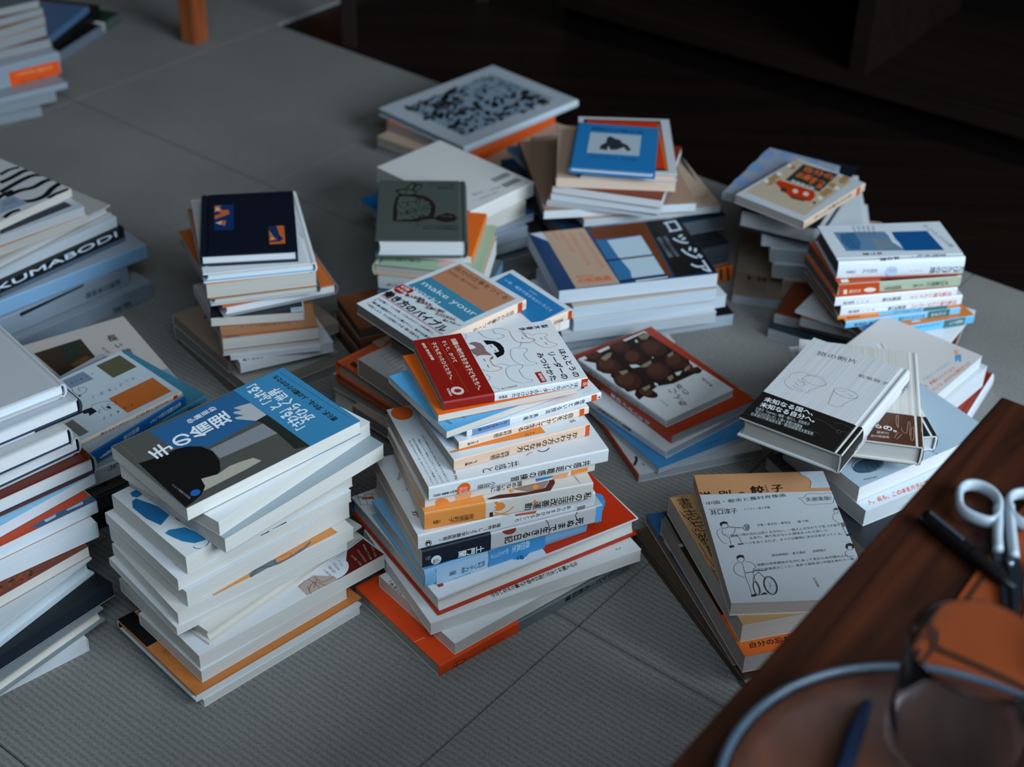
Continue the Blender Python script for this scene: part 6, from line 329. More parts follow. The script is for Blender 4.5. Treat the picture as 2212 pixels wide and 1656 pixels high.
 ["danpen","grey ribbed cloth hardcover with a black band and two drawn cups",0.3192,1.267,0.1195,57.64,177.8,109.2,23.3,"R","hc","#c6c8ca","#d8dadc","#a8a6a2",[-88.9,-35.7,"#16130f"],[["T","t","#1c1b1b","旅の断片",[67.8,40.8],[7.9,-41.8],[-9.1,-1.9],0,0.0],["T","t","#2a2a2a","若菜晃子",[52.3,-11.4],[2.3,-32.8],[-6.2,-1.1],0,0.0],["T","bt","#d8dadc","未知なる国へ、",[-42.4,48.5],[5.0,-51.1],[-9.1,-1.4],0,0.015],["T","bt","#d8dadc","未知なる自分へ。",[-52.9,47.9],[5.7,-56.4],[-9.4,-1.6],0,0.015],["T","bt","#b9bcbe","小冊子「mürren」編集・発行人、若菜晃子",[-63.9,48.5],[5.2,-55.7],[-5.6,-1.2],0,0.0],["T","bt","#b9bcbe","「街と山のあいだ」に続く待望の随筆集",[-69.4,48.4],[3.2,-51.3],[-6.0,-1.4],0,0.0],["T","bt","#b9bcbe","日本旅行作家協会主催・第5回斎藤茂太賞受賞",[-75.2,48.5],[4.1,-65.0],[-6.0,-1.4],0,0.0],["L","t","#4a4a4a",0.35,[[-7.0,44.3],[-0.6,45.7],[3.6,44.0],[9.0,44.9],[14.8,42.3],[20.2,36.5],[20.7,30.7],[20.0,27.4]]],["L","t","#4a4a4a",0.35,[[10.6,32.1],[17.2,29.2],[20.5,21.6],[18.6,12.6],[14.5,7.9],[9.5,7.9],[6.2,15.3],[5.9,24.1],[9.9,31.1],[7.5,31.5],[0.9,24.8]]],["L","t","#4a4a4a",0.35,[[14.5,7.9],[4.4,11.6],[-4.8,16.3],[-10.8,16.5]]],["L","t","#4a4a4a",0.35,[[-7.0,44.3],[-10.0,42.1],[-14.6,34.1],[-13.9,27.0],[-10.8,16.5]]],["L","t","#4a4a4a",0.35,[[16.8,31.9],[22.4,24.0],[23.2,15.4],[21.9,13.0]]],["L","t","#4a4a4a",0.35,[[-1.0,35.8],[-5.3,29.4],[-3.4,25.8],[1.6,25.9]]],["L","t","#4a4a4a",0.35,[[-7.8,34.9],[-10.6,28.5],[-10.0,22.8]]],["L","t","#4a4a4a",0.35,[[5.1,35.6],[1.9,29.7],[4.6,27.9]]],["L","t","#4a4a4a",0.35,[[11.8,-27.7],[10.1,-27.8],[8.4,-27.1],[6.8,-25.8],[5.4,-23.9],[4.4,-21.5],[3.6,-18.7],[3.3,-15.8],[3.4,-12.8],[3.9,-10.0],[4.8,-7.4],[6.0,-5.4],[7.5,-3.9],[9.1,-3.1],[10.9,-3.0],[12.6,-3.6],[14.2,-5.0],[15.6,-6.9],[16.7,-9.3],[17.4,-12.1],[17.8,-15.1],[17.7,-18.1],[17.1,-20.9],[16.2,-23.4],[15.0,-25.5],[13.5,-26.9],[11.8,-27.7]]],["L","t","#4a4a4a",0.35,[[8.5,-3.2],[-14.0,-7.5],[-17.5,-9.8],[-17.3,-16.9],[-13.5,-21.0],[-5.9,-22.1],[10.1,-28.4]]],["L","t","#4a4a4a",0.35,[[10.4,-7.1],[12.6,-14.3]]],["L","t","#4a4a4a",0.35,[[10.0,-16.8],[9.1,-23.7]]],["L","bt","#5a5856",0.3,[[-47.1,3.1],[-48.3,-8.9],[-49.2,-19.3],[-54.5,-33.0],[-51.8,-44.5],[-51.4,-52.7],[-62.7,-63.0]]],["L","bt","#5a5856",0.3,[[-45.6,-26.3],[-41.2,-34.3],[-44.5,-47.0]]],["L","bt","#5a5856",0.3,[[-68.5,-9.4],[-70.9,-23.2]]],["L","bt","#5a5856",0.3,[[-56.6,-33.9],[-53.4,-34.6],[-53.9,-37.7],[-58.0,-38.7],[-58.9,-36.3],[-56.6,-33.9]]],["L","bt","#5a5856",0.3,[[-57.5,-44.1],[-54.9,-45.8],[-56.6,-49.0],[-60.7,-49.0],[-61.2,-46.4]]],["L","bt","#5a5856",0.3,[[-72.6,0.2],[-70.6,-10.3]]],["T","R","#3a3a3a","旅の断片",[89.9,11.5],[0.0,-10.5],[-21.1,0.0],1,0.012],["T","R","#3a3a3a","若菜晃子",[5.6,9.2],[0.0,-8.2],[-19.2,0.0],1,0.012],["T","bR","#d8dadc","若菜晃子",[-22.8,10.3],[0.0,-9.3],[-32.9,0.0],1,0.012]],None,None],
 ["rightpile","dark red hardcover with a pale spine beside the table corner",0.4729,1.4579,0.0,59.68,160.0,130.0,22.0,"R","hc","#8a2408","#cfdce6","#dcdad4",None,[["T","t","#5a1606","Sun Sea",[-54.8,-50.0],[25.5,-0.6],[-1.7,-3.1],0,0.0]],None,None],
 ["rightpile","thick white-paged book on the dark red hardcover",0.457,1.4607,0.0224,48.69,130.9,128.0,28.0,"f","pb","#c4ccd4","#c4ccd4","#cad6e0",None,[],None,None],
 ["rightpile","white book with rows of orange text and a small cartoon figure",0.4483,1.4568,0.0508,49.53,126.3,128.0,16.0,"f","pb","#c9c4c2","#c9c4c2","#cfdae4",None,[["T","t","#d0704a","どこに行っても、自分だけの宝物を見つけた",[-51.3,-53.1],[94.0,-3.9],[-4.0,-5.5],0,0.01],["T","t","#d0704a","旅、新婚のコイズミまで",[-39.5,-43.9],[59.8,-5.8],[-3.7,-5.4],0,0.01],["T","t","#8ab0cc","手紙をくれる友人",[-28.7,-36.6],[55.7,-4.0],[-3.0,-4.7],0,0.0],["P","t","#d89a78",[[49.7,-34.8],[55.0,-35.4],[53.6,-38.9],[45.8,-42.4],[42.2,-40.2]]],["P","t","#4a90c0",[[41.7,-40.4],[49.1,-44.1],[36.0,-51.7],[33.2,-50.4],[38.5,-46.2],[31.2,-48.3],[31.0,-46.5]]]],None,None],
 ["gyoza","large brown-covered hardcover on the carpet below the dumpling cover stack",0.265,1.1381,0.0,24.43,200.0,226.6,12.8,"f","hc","#4c3c30","#111","#8a8078",None,[["L","t","#3a2d24",0.6,[[-96.1,109.8],[-111.5,-115.1]]]],None,None],
 ["gyoza","book with a dark blue photograph cover, second from the floor in the dumpling stack",0.2377,1.1311,0.0132,19.13,130.0,215.3,10.0,"f","pb","#2a3d52","#2a3d52","#8a7d74",None,[["P","t","#2a5f94",[[-65.0,107.6],[-47.8,106.6],[-45.7,93.2],[-59.3,70.2],[-66.1,72.2]]],["P","t","#a08a78",[[-64.2,63.1],[-58.4,63.3],[-59.4,45.8],[-63.4,47.0]]],["P","t","#101010",[[-64.2,43.5],[-58.7,44.6],[-58.5,21.7],[-61.9,28.2]]]],None,None],
 ["gyoza","black and orange covered book with bold black lettering in the dumpling stack",0.2471,1.1057,0.0236,17.84,130.0,203.0,20.6,"f","pb","#d8632a","#222","#a09894",None,[["P","t","#141312",[[-65.6,101.2],[-58.1,101.0],[-56.4,-6.0],[-60.4,-45.8],[-64.0,-46.0],[-64.7,3.1]]],["P","t","#e06a22",[[-64.2,-46.3],[-58.2,-46.3],[-32.6,-98.7],[-41.0,-102.9],[-64.6,-101.6]]],["T","t","#151210","自分の忘れ物",[-55.4,-86.2],[50.4,-1.2],[-1.8,-7.3],0,0.02],["P","t","#555654",[[-65.4,100.1],[-60.7,100.8],[-61.9,57.2],[-65.5,54.6]]],["P","t","#888",[[-65.3,58.1],[-60.5,57.8],[-60.7,54.2],[-66.4,53.0]]]],None,None],
 ["gyoza","tan book with black line drawing under the dumpling cover",0.2491,1.1153,0.0445,16.54,130.0,188.7,22.4,"f","pb","#b5895e","#b5895e","#b4aca4",None,[["T","t","#201810","書志忘物記",[-61.0,90.7],[14.4,-1.6],[2.0,-92.5],1,0.0],["L","t","#201810",0.6,[[-64.7,92.5],[-49.7,90.8]]],["L","t","#201810",0.6,[[-63.3,71.4],[-59.5,55.5]]],["L","t","#201810",0.6,[[-62.5,63.7],[-55.4,47.2]]],["L","t","#201810",0.6,[[-61.3,41.3],[-58.1,15.5]]],["L","t","#201810",0.6,[[-61.2,32.3],[-56.1,32.8]]],["L","t","#201810",0.6,[[-65.5,49.6],[-66.3,31.7]]],["L","t","#201810",0.6,[[-62.3,20.0],[-61.6,0.5]]],["L","t","#201810",0.6,[[-63.2,2.7],[-60.8,-15.2]]],["L","t","#201810",0.6,[[-64.0,-14.4],[-63.9,-34.7]]],["L","t","#201810",0.6,[[-65.4,-20.9],[-57.2,-21.2]]],["L","t","#201810",0.6,[[-66.6,-35.7],[-62.7,-43.3]]],["L","t","#201810",0.6,[[-57.6,26.0],[-55.8,6.1]]]],None,None],
 ["gyoza","tan book with a wide white paper wrapper of small sketched people",0.2594,1.1169,0.0674,5.57,132.0,187.5,14.7,"g","pb","#b9855c","#b9855c","#a89c94",[-93.8,61.4,"#b7bcc0"],[["P","t","#aab4bb",[[43.2,100.4],[65.6,102.8],[68.2,67.4],[46.2,67.5],[49.1,76.7],[47.7,83.4],[42.0,89.4],[41.5,96.2]]],["L","t","#2a1c14",0.5,[[44.5,102.3],[41.5,96.2],[42.0,89.4],[47.7,83.4],[49.1,76.7],[45.6,67.5]]],["L","t","#8a949c",0.35,[[54.3,83.1],[57.5,83.9]]],["L","t","#8a949c",0.35,[[53.5,77.5],[59.1,76.3]]],["T","t","#1e120c","送",[-66.6,66.2],[12.4,0.7],[-0.1,-13.4],0,0.02],["T","t","#1e120c","別",[-47.1,67.2],[12.6,1.3],[-0.7,-12.9],0,0.02],["T","t","#1e120c","の",[-27.5,65.3],[6.6,0.6],[-0.6,-7.7],0,0.02],["T","t","#1e120c","餃",[-14.1,73.1],[13.9,1.2],[-1.2,-16.7],0,0.02],["T","t","#1e120c","子",[7.0,74.5],[12.0,0.8],[-0.8,-12.7],0,0.02],["T","t","#1e120c","ジャオズ",[0.4,74.3],[3.1,0.4],[0.3,-12.1],1,0.02],["T","bt","#1c1b1b","中国・都市と農村肖像画",[-63.2,50.1],[81.4,9.8],[0.4,-5.5],0,0.01],["T","bt","#1c1b1b","井口淳子",[-60.9,37.7],[26.8,2.0],[-0.2,-8.6],0,0.01],["T","bt","#1c1b1b","イラスト／佐々木優",[-27.7,38.8],[26.8,2.0],[-0.0,-4.0],0,0.0],["T","bt","#444","IGUCHI Junko",[-61.5,39.5],[15.2,1.1],[-0.1,-2.5],0,0.0],["T","bt","#1c1b1b","京都・恵文社一乗寺店　　韓 千帆",[-19.6,14.4],[51.5,4.2],[0.1,-3.9],0,0.0],["T","bt","#1c1b1b","縁遠い地の含む山気と土の匂い、一個人との交わりで気づき直す",[-48.2,0.1],[109.5,11.4],[-0.1,-4.3],0,0.0],["T","bt","#1c1b1b","生命力、飾り気のない人情味あふれる逞しさ。",[-31.0,-4.2],[78.8,8.3],[-0.0,-3.9],0,0.0],["T","bt","#1c1b1b","ページをめくるたび、すべてが鮮明に浮かびあがってくる。",[-41.0,-11.9],[100.7,10.6],[0.1,-4.1],0,0.0],["T","bt","#1c1b1b","神田神保町・東方書店　　田原陽介",[-15.2,-30.0],[53.5,5.4],[-0.0,-3.7],0,0.0],["T","bt","#1c1b1b","激動の改革開放のなかにあって変わらぬ中国の人々。",[-31.8,-42.4],[90.4,9.3],[0.0,-3.9],0,0.0],["T","bt","#1c1b1b","中国の原風景がここに。素朴で滋味深い中国を味わう一冊",[-37.3,-49.9],[98.4,11.6],[-0.0,-3.7],0,0.0],["T","bt","#1c1b1b","灯光舎",[15.5,-64.3],[3.1,0.3],[1.2,-12.8],1,0.0],["T","bt","#222","多謝重版!",[36.6,52.1],[26.5,1.5],[-0.5,-6.8],0,0.0],["L","bt","#333",0.4,[[29.8,50.6],[36.7,52.7],[38.8,56.3],[45.1,58.2],[53.1,56.9],[61.6,57.8],[66.3,55.3],[64.3,46.2],[61.0,41.8],[49.1,41.1],[37.3,40.6],[33.7,44.9],[33.3,48.1],[29.8,50.6]]],["P","bt","#2c2622",[[-54.4,17.8],[-50.5,19.9],[-47.3,18.7],[-47.2,14.8],[-49.5,16.2],[-52.5,15.6],[-54.4,11.7],[-55.0,14.3]]],["L","bt","#2c2622",0.35,[[-47.2,14.8],[-47.9,11.4],[-51.0,8.9],[-53.6,9.9],[-54.2,12.5]]],["L","bt","#2c2622",0.4,[[-58.6,7.5],[-52.5,9.8],[-46.7,10.4],[-40.1,9.2],[-34.4,9.5]]],["L","bt","#2c2622",0.6,[[-48.1,11.9],[-34.4,9.5],[-30.6,14.0],[-27.7,13.9],[-27.7,9.5],[-30.1,5.3],[-32.4,5.4],[-34.4,9.5]]],["E","bt","#777",[-30.0,9.6],[1.7,0.3],[-0.8,-3.8],12],["L","bt","#2c2622",0.35,[[-58.6,7.5],[-60.2,2.4],[-59.3,-4.5],[-57.6,-10.6],[-53.7,-13.3]]],["L","bt","#2c2622",0.35,[[-54.4,0.4],[-49.6,-4.1],[-41.8,-1.9],[-39.2,-14.0]]],["L","bt","#2c2622",0.35,[[-49.6,-4.1],[-50.1,-15.2]]],["P","bt","#2c2622",[[-52.2,-15.9],[-47.6,-15.6],[-47.7,-18.2],[-52.1,-19.5]]],["P","bt","#2c2622",[[-43.6,-13.5],[-39.1,-13.7],[-38.9,-15.0],[-43.4,-15.2]]],["L","bt","#2c2622",0.35,[[-54.1,7.3],[-54.4,0.4],[-45.4,-0.0],[-41.4,8.4]]],["P","bt","#2c2622",[[-48.7,-32.0],[-45.1,-29.2],[-41.5,-30.4],[-41.5,-34.9],[-43.2,-33.1],[-46.6,-33.4],[-48.5,-36.2]]],["L","bt","#2c2622",0.35,[[-41.8,-34.4],[-42.5,-38.1],[-45.2,-40.5],[-47.7,-38.7],[-48.5,-36.2]]],["L","bt","#2c2622",0.35,[[-48.0,-40.3],[-52.5,-43.4],[-54.7,-51.4],[-52.9,-56.4],[-48.7,-59.8],[-46.9,-61.8]]],["L","bt","#2c2622",0.35,[[-41.1,-39.0],[-35.9,-40.9],[-33.3,-46.8],[-36.7,-49.9]]],["L","bt","#2c2622",0.35,[[-44.9,-41.3],[-45.2,-53.5],[-45.8,-61.6],[-44.9,-72.8],[-45.2,-84.5]]],["L","bt","#2c2622",0.35,[[-37.3,-52.3],[-37.8,-65.2],[-35.9,-71.6],[-36.2,-82.7]]],["L","bt","#2c2622",0.9,[[-44.9,-54.8],[-36.4,-53.6]]],["L","bt","#2c2622",0.8,[[-36.2,-52.3],[-26.3,-52.5],[-24.9,-51.3]]],["P","bt","#2c2622",[[-45.7,-84.5],[-41.7,-83.2],[-40.7,-86.3],[-45.8,-87.2]]],["P","bt","#2c2622",[[-37.0,-84.2],[-32.7,-81.6],[-30.0,-84.2],[-36.7,-85.1]]],["L","bt","#2c2622",0.5,[[-32.2,-54.2],[-28.5,-62.4]]],["L","bt","#2c2622",0.5,[[-32.2,-54.2],[-37.9,-60.3],[-39.8,-66.7]]],["L","bt","#2c2622",1.0,[[-19.7,-70.0],[-19.6,-72.9],[-19.9,-75.7],[-20.5,-78.4],[-21.4,-80.8],[-22.5,-82.7],[-23.7,-84.1],[-25.1,-84.8],[-26.4,-84.8],[-27.7,-84.1],[-28.9,-82.8],[-29.9,-80.9],[-30.6,-78.6],[-31.0,-75.9],[-31.0,-73.0],[-30.8,-70.2],[-30.2,-67.4],[-29.3,-65.0],[-28.2,-63.1],[-27.0,-61.7],[-25.6,-61.0],[-24.2,-60.9],[-22.9,-61.6],[-21.7,-63.0],[-20.8,-64.9],[-20.1,-67.3],[-19.7,-70.0]]],["L","bt","#777",0.3,[[-20.6,-70.5],[-20.5,-73.0],[-20.8,-75.5],[-21.3,-77.8],[-22.0,-79.9],[-22.9,-81.6],[-23.9,-82.7],[-25.1,-83.3],[-26.2,-83.3],[-27.3,-82.7],[-28.3,-81.5],[-29.1,-79.9],[-29.7,-77.8],[-30.1,-75.4],[-30.1,-72.9],[-29.9,-70.4],[-29.4,-68.0],[-28.7,-66.0],[-27.8,-64.3],[-26.7,-63.1],[-25.6,-62.5],[-24.4,-62.5],[-23.3,-63.1],[-22.3,-64.3],[-21.5,-66.0],[-20.9,-68.1],[-20.6,-70.5]]],["L","bt","#2c2622",0.8,[[-36.6,-75.3],[-36.7,-77.5],[-36.9,-79.6],[-37.3,-81.5],[-37.7,-83.1],[-38.2,-84.3],[-38.8,-85.0],[-39.4,-85.3],[-40.0,-84.9],[-40.5,-84.1],[-41.0,-82.9],[-41.3,-81.2],[-41.5,-79.2],[-41.6,-77.1],[-41.5,-74.9],[-41.3,-72.8],[-40.9,-70.9],[-40.5,-69.3],[-40.0,-68.0],[-39.4,-67.3],[-38.8,-67.1],[-38.2,-67.4],[-37.7,-68.2],[-37.2,-69.5],[-36.9,-71.2],[-36.7,-73.2],[-36.6,-75.3]]],["L","bt","#2c2622",0.2,[[-25.3,-73.0],[-20.5,-73.2]]],["L","bt","#2c2622",0.2,[[-25.3,-73.0],[-24.8,-82.3]]],["L","bt","#2c2622",0.2,[[-25.3,-73.0],[-29.6,-82.8]]],["L","bt","#2c2622",0.2,[[-25.3,-73.0],[-30.5,-74.3]]],["L","bt","#2c2622",0.2,[[-25.3,-73.0],[-26.7,-64.4]]],["L","bt","#2c2622",0.2,[[-25.3,-73.0],[-21.6,-62.4]]],["P","bt","#555",[[60.4,32.8],[64.0,35.3],[65.8,33.4],[64.6,30.8],[61.1,31.0]]],["L","bt","#2c2622",0.3,[[60.3,31.0],[60.2,27.4],[62.2,26.1],[64.9,29.9]]],["L","bt","#2c2622",0.3,[[60.0,26.5],[56.9,21.3],[57.2,16.0],[62.1,10.4],[67.6,13.7],[68.8,22.5],[65.1,26.3],[62.2,26.1]]],["P","bt","#6a6460",[[62.4,11.3],[69.9,12.7],[69.2,6.6],[62.5,5.2]]],["L","bt","#2c2622",0.35,[[62.5,5.2],[63.3,-7.0]]],["L","bt","#2c2622",0.35,[[68.9,5.7],[69.7,-6.5]]],["L","bt","#2c2622",0.35,[[65.9,5.0],[65.7,-6.3]]],["P","bt","#2c2622",[[63.5,-5.3],[66.2,-4.6],[65.4,-7.5],[63.3,-7.9]]],["P","bt","#2c2622",[[67.7,-5.5],[71.1,-4.3],[70.9,-6.0],[67.9,-6.9]]],["P","bt","#2c2622",[[57.7,-23.9],[59.3,-19.7],[62.7,-17.8],[65.6,-19.5],[65.7,-24.3],[64.2,-26.7],[64.2,-22.5],[60.4,-22.0],[58.5,-26.9]]],["L","bt","#2c2622",0.3,[[59.3,-23.9],[59.5,-27.3],[62.2,-27.8],[64.3,-24.2]]],["L","bt","#2c2622",0.3,[[59.3,-28.2],[55.9,-30.5],[54.6,-35.5],[57.2,-38.1],[62.3,-35.9]]],["P","bt","#2c2622",[[68.3,-24.4],[70.7,-21.5],[73.7,-23.0],[71.9,-28.8],[68.0,-29.4]]],["E","bt","#b7bcc0",[70.6,-26.2],[1.7,0.6],[-0.5,-2.0],12]],None,None],
 ["left","white book on the carpet at the foot of the left edge stack",-0.4961,0.9985,0.0,42.96,188.0,128.0,16.0,"g","pb","#dde2e6","#dde2e6","#cfd8e0",None,[],None,None],
 ["left","grey-covered hardcover with deckled cream pages, second from the floor at the left edge",-0.4836,0.9945,0.0164,55.01,200.0,130.0,16.0,"f","hc","#7f8e96","#c9c4bc","#d5ccc2",None,[["T","t","#3a444a","Pol 41",[35.4,-63.8],[6.5,-0.4],[-0.3,-1.1],0,0.0]],None,None],
 ["left","black slab of a book in the left edge stack",-0.4909,1.0155,0.0328,52.34,215.0,150.0,15.5,"f","pb","#141b22","#141b22","#1a232c",None,[],None,None],
 ["left","loose pale magazine-like book with curling edges on the black slab",-0.4993,1.0119,0.0487,59.52,210.0,140.0,20.0,"f","hc","#bccad2","#bccad2","#b9cad6",None,[],None,None],
 ["left","cream-paged book with a rust-red textured cover in the left edge stack",-0.4985,1.0385,0.0691,49.53,190.0,130.0,12.0,"f","pb","#6a2c10","#6a2c10","#cfcac2",None,[["E","t","#a04a18",[28.4,-55.5],[2.0,-0.4],[-0.8,-1.7],6],["E","t","#a04a18",[39.2,-55.7],[2.0,-0.4],[-0.8,-1.7],6],["E","t","#8a3a10",[6.7,-58.0],[2.0,-0.4],[-0.8,-1.7],6],["E","t","#8a3a10",[30.4,-53.8],[2.0,-0.4],[-0.8,-1.7],6],["E","t","#3a1a0c",[20.8,-54.0],[2.0,-0.4],[-0.8,-1.7],6],["E","t","#8a3a10",[24.5,-57.2],[2.0,-0.4],[-0.8,-1.7],6],["E","t","#8a3a10",[29.7,-59.1],[2.0,-0.4],[-0.8,-1.7],6],["E","t","#8a3a10",[38.5,-55.4],[2.0,-0.4],[-0.8,-1.7],6],["E","t","#a04a18",[28.3,-62.7],[2.0,-0.4],[-0.8,-1.7],6],["E","t","#8a3a10",[23.9,-62.0],[2.0,-0.4],[-0.8,-1.7],6],["E","t","#8a3a10",[35.0,-63.5],[2.0,-0.4],[-0.8,-1.7],6],["E","t","#8a3a10",[35.7,-61.8],[2.0,-0.4],[-0.8,-1.7],6],["E","t","#a04a18",[18.7,-52.9],[2.0,-0.4],[-0.8,-1.7],6],["E","t","#8a3a10",[36.1,-56.8],[2.0,-0.4],[-0.8,-1.7],6],["E","t","#3a1a0c",[38.8,-56.2],[2.0,-0.4],[-0.8,-1.7],6],["E","t","#8a3a10",[14.9,-59.3],[2.0,-0.4],[-0.8,-1.7],6],["E","t","#3a1a0c",[35.6,-60.7],[2.0,-0.4],[-0.8,-1.7],6],["E","t","#8a3a10",[16.6,-56.8],[2.0,-0.4],[-0.8,-1.7],6],["E","t","#8a3a10",[27.2,-55.8],[2.0,-0.4],[-0.8,-1.7],6],["E","t","#3a1a0c",[18.4,-54.5],[2.0,-0.4],[-0.8,-1.7],6],["E","t","#3a1a0c",[26.9,-61.4],[2.0,-0.4],[-0.8,-1.7],6],["E","t","#8a3a10",[26.3,-62.8],[2.0,-0.4],[-0.8,-1.7],6],["E","t","#3a1a0c",[36.7,-59.8],[2.0,-0.4],[-0.8,-1.7],6],["E","t","#3a1a0c",[8.5,-54.6],[2.0,-0.4],[-0.8,-1.7],6],["E","t","#3a1a0c",[20.8,-54.3],[2.0,-0.4],[-0.8,-1.7],6],["E","t","#8a3a10",[5.3,-61.0],[2.0,-0.4],[-0.8,-1.7],6]],None,None],
 ["left","white book with a rounded spine above the rust-red textured cover",-0.493,1.0666,0.0815,41.93,188.0,128.0,18.0,"g","pb","#d2dfe8","#d0dae2","#cbdcea",None,[],None,None],
 ["left","book with an orange cover and a blue pattern strip in the left edge stack",-0.4938,1.0743,0.0999,44.91,188.0,128.0,14.5,"g","pb","#b83c0e","#c9d4dc","#c9d8e4",None,[["P","t","#2a5f86",[[93.4,-55.7],[94.2,-63.7],[36.0,-64.0],[28.1,-58.9],[47.2,-56.2],[71.0,-56.7]]],["P","t","#a9bcca",[[66.2,-57.7],[83.3,-57.2],[81.7,-61.1],[65.7,-59.9]]],["P","t","#a9bcca",[[43.0,-57.6],[55.5,-57.2],[53.5,-60.6],[43.3,-61.7]]]],None,None],
 ["left","light blue jacketed book in the left edge stack",-0.4971,1.0869,0.1148,51.0,188.0,128.0,12.0,"g","pb","#8ec4e2","#8ec4e2","#ccd8e4",None,[],None,None],
 ["left","hardcover with a dark red cover under the white ones at the left edge",-0.4972,1.1016,0.1272,44.48,188.0,128.0,20.0,"g","hc","#5e1c0a","#8f9aa2","#d0d2d4",None,[],"#1a2436",None],
 ["left","white-paged navy-lined hardcover, third from the top at the left edge",-0.5095,1.1026,0.1476,46.18,188.0,128.0,18.0,"g","hc","#aab2b4","#93a0a6","#d5dade",None,[],"#14284a",None],
 ["left","white-paged navy-lined hardcover, second from the top at the left edge",-0.5114,1.0916,0.166,44.72,188.0,128.0,20.0,"g","hc","#b2b4b2","#8f989c","#d5d8da",None,[],"#14284a",None],
 ["left","hardcover with a black spine end right below the plain grey cover at the left edge",-0.5063,1.1148,0.1864,43.76,188.0,128.0,17.5,"g","hc","#a9b6c4","#2a3440","#d2d8dc",None,[["P","R","#101820",[[44.8,0.0],[94.0,0.0],[94.0,2.3],[44.8,2.3]]]],"#14284a",None],
 ["left","plain grey-white hardcover topmost at the left edge",-0.5195,1.1199,0.2043,42.18,188.0,130.0,14.5,"g","hc","#b4bac0","#b9c2ca","#cfdfea",None,[],None,None],
 ["kuma","bluish white thick book on the floor at the bottom of the wave-cover stack",-0.6049,1.6044,0.0,48.43,250.0,170.0,24.0,"R","pb","#8196a8","#66829a","#dcdad4",None,[["T","R","#3a4856","新潮",[93.7,10.6],[0.0,-8.4],[-28.8,0.0],1,0.02]],None,None],
 ["kuma","thick bluish book with small grey spine lettering, second from the floor in the wave-cover stack",-0.6332,1.5922,0.0244,48.38,260.0,170.0,27.0,"R","pb","#7c98b0","#6f8ca6","#dcdad4",None,[["T","R","#3a4856","新潮日本美術",[118.2,13.5],[0.0,-9.4],[-51.8,0.0],1,0.02],["L","R","#101214",5,[[-22.6,21.7],[66.4,26.8]]]],None,None],
 ["kuma","wide pale blue rounded-spine book under the black lettered spine",-0.6339,1.6165,0.0518,46.08,290.0,200.0,20.0,"R","pb","#90a8c0","#7aa2c4","#dcdad4",None,[],None,None],
 ["kuma","black-spined book with big white capital letters",-0.6505,1.6137,0.0722,51.79,270.0,200.0,20.0,"R","pb","#121416","#101214","#dcdad4",None,[["T","R","#c4d4e2","KUMABODI",[-55.4,18.7],[178.2,1.7],[1.4,-10.6],0,0.02],["P","R","#4a5a6c",[[-48.4,0.0],[135.0,0.0],[135.0,5.6],[-48.4,5.6]]]],None,None],
 ["kuma","white-paged book resting on the black lettered spine",-0.6226,1.618,0.0926,52.12,220.0,150.0,13.0,"f","pb","#b9c4ce","#b9c4ce","#a9b9c8",None,[],None,None],
 ["kuma","grey-covered book sticking out right in the wave-cover stack",-0.6168,1.6185,0.106,56.94,200.0,140.0,13.0,"f","hc","#a9a6a2","#a9a6a2","#a9aeb2",None,[],None,None],
 ["kuma","cream-paged book with a peach cover edge in the wave-cover stack",-0.6303,1.5915,0.1194,47.33,190.0,130.0,11.0,"f","pb","#b98a62","#b98a62","#a9a6a0",None,[],None,None],
 ["kuma","pale cover with a dark stripe directly under the wave cover",-0.6328,1.5926,0.1308,45.59,190.0,130.0,11.0,"f","pb","#a9bccc","#a9bccc","#a4a9ae",None,[["P","t","#1c242c",[[-6.7,-48.0],[84.2,-38.0],[85.9,-53.4],[-13.7,-60.6]]]],None,None],
 ["kuma","book with a black and white wavy stripe cover",-0.6578,1.5996,0.1422,55.52,200.0,148.0,10.0,"f","pb","#c4c6c8","#c4c6c8","#c4bcb2",None,[["L","t","#15140f",6,[[70.8,22.1],[86.5,24.4],[98.6,20.3]]],["L","t","#15140f",8,[[56.8,4.9],[75.4,5.3],[94.4,7.8],[102.4,4.3]]],["L","t","#15140f",8,[[40.6,-15.1],[61.5,-11.7],[80.2,-9.4],[94.8,-10.4],[103.3,-18.8]]],["L","t","#15140f",8,[[38.3,-29.0],[58.8,-29.7],[73.6,-35.6],[92.4,-33.5],[101.2,-35.9]]],["L","t","#15140f",8,[[40.2,-52.2],[51.4,-62.2],[68.7,-63.2],[86.0,-55.5],[101.8,-51.8]]],["L","t","#15140f",6,[[65.8,-72.1],[77.1,-69.6],[88.2,-71.0],[97.1,-71.6]]],["L","t","#15140f",6,[[2.4,-69.4],[15.5,-65.9],[26.9,-68.2]]],["L","t","#15140f",7,[[13.3,-30.6],[37.0,-23.2],[53.6,-23.1]]],["P","t","#8496a8",[[27.2,-31.7],[44.4,-32.5],[43.9,-63.1],[6.0,-57.9]]],["T","t","#2a3036","の人びと",[27.8,-36.5],[13.8,-5.0],[-6.0,-11.0],0,0.0]],None,None],
 ["toiu","black-spined book at the bottom between the left stack and the tall white stack",-0.4586,1.2372,0.0,35.78,125.0,130.0,30.0,"R","pb","#262a2c","#1f2224","#dcdad4",None,[],None,None],
 ["toiu","dark grey book under the brown lettered spine",-0.4561,1.2277,0.0304,36.52,125.0,130.0,18.0,"R","pb","#3a3a3a","#2f3030","#dcdad4",None,[],None,None],
 ["toiu","brown-grey spine with large dark lettering below the white lettered spine",-0.4591,1.2254,0.0488,43.99,125.0,130.0,20.0,"R","pb","#8a8078","#7d736b","#dcdad4",None,[["T","R","#1c1b1b","終わらない",[16.9,15.5],[0.0,-8.0],[-21.0,0.0],1,0.02],["T","R","#1c1b1b","に",[28.1,14.3],[5.1,-0.7],[-0.2,-5.7],0,0.02]],None,None],
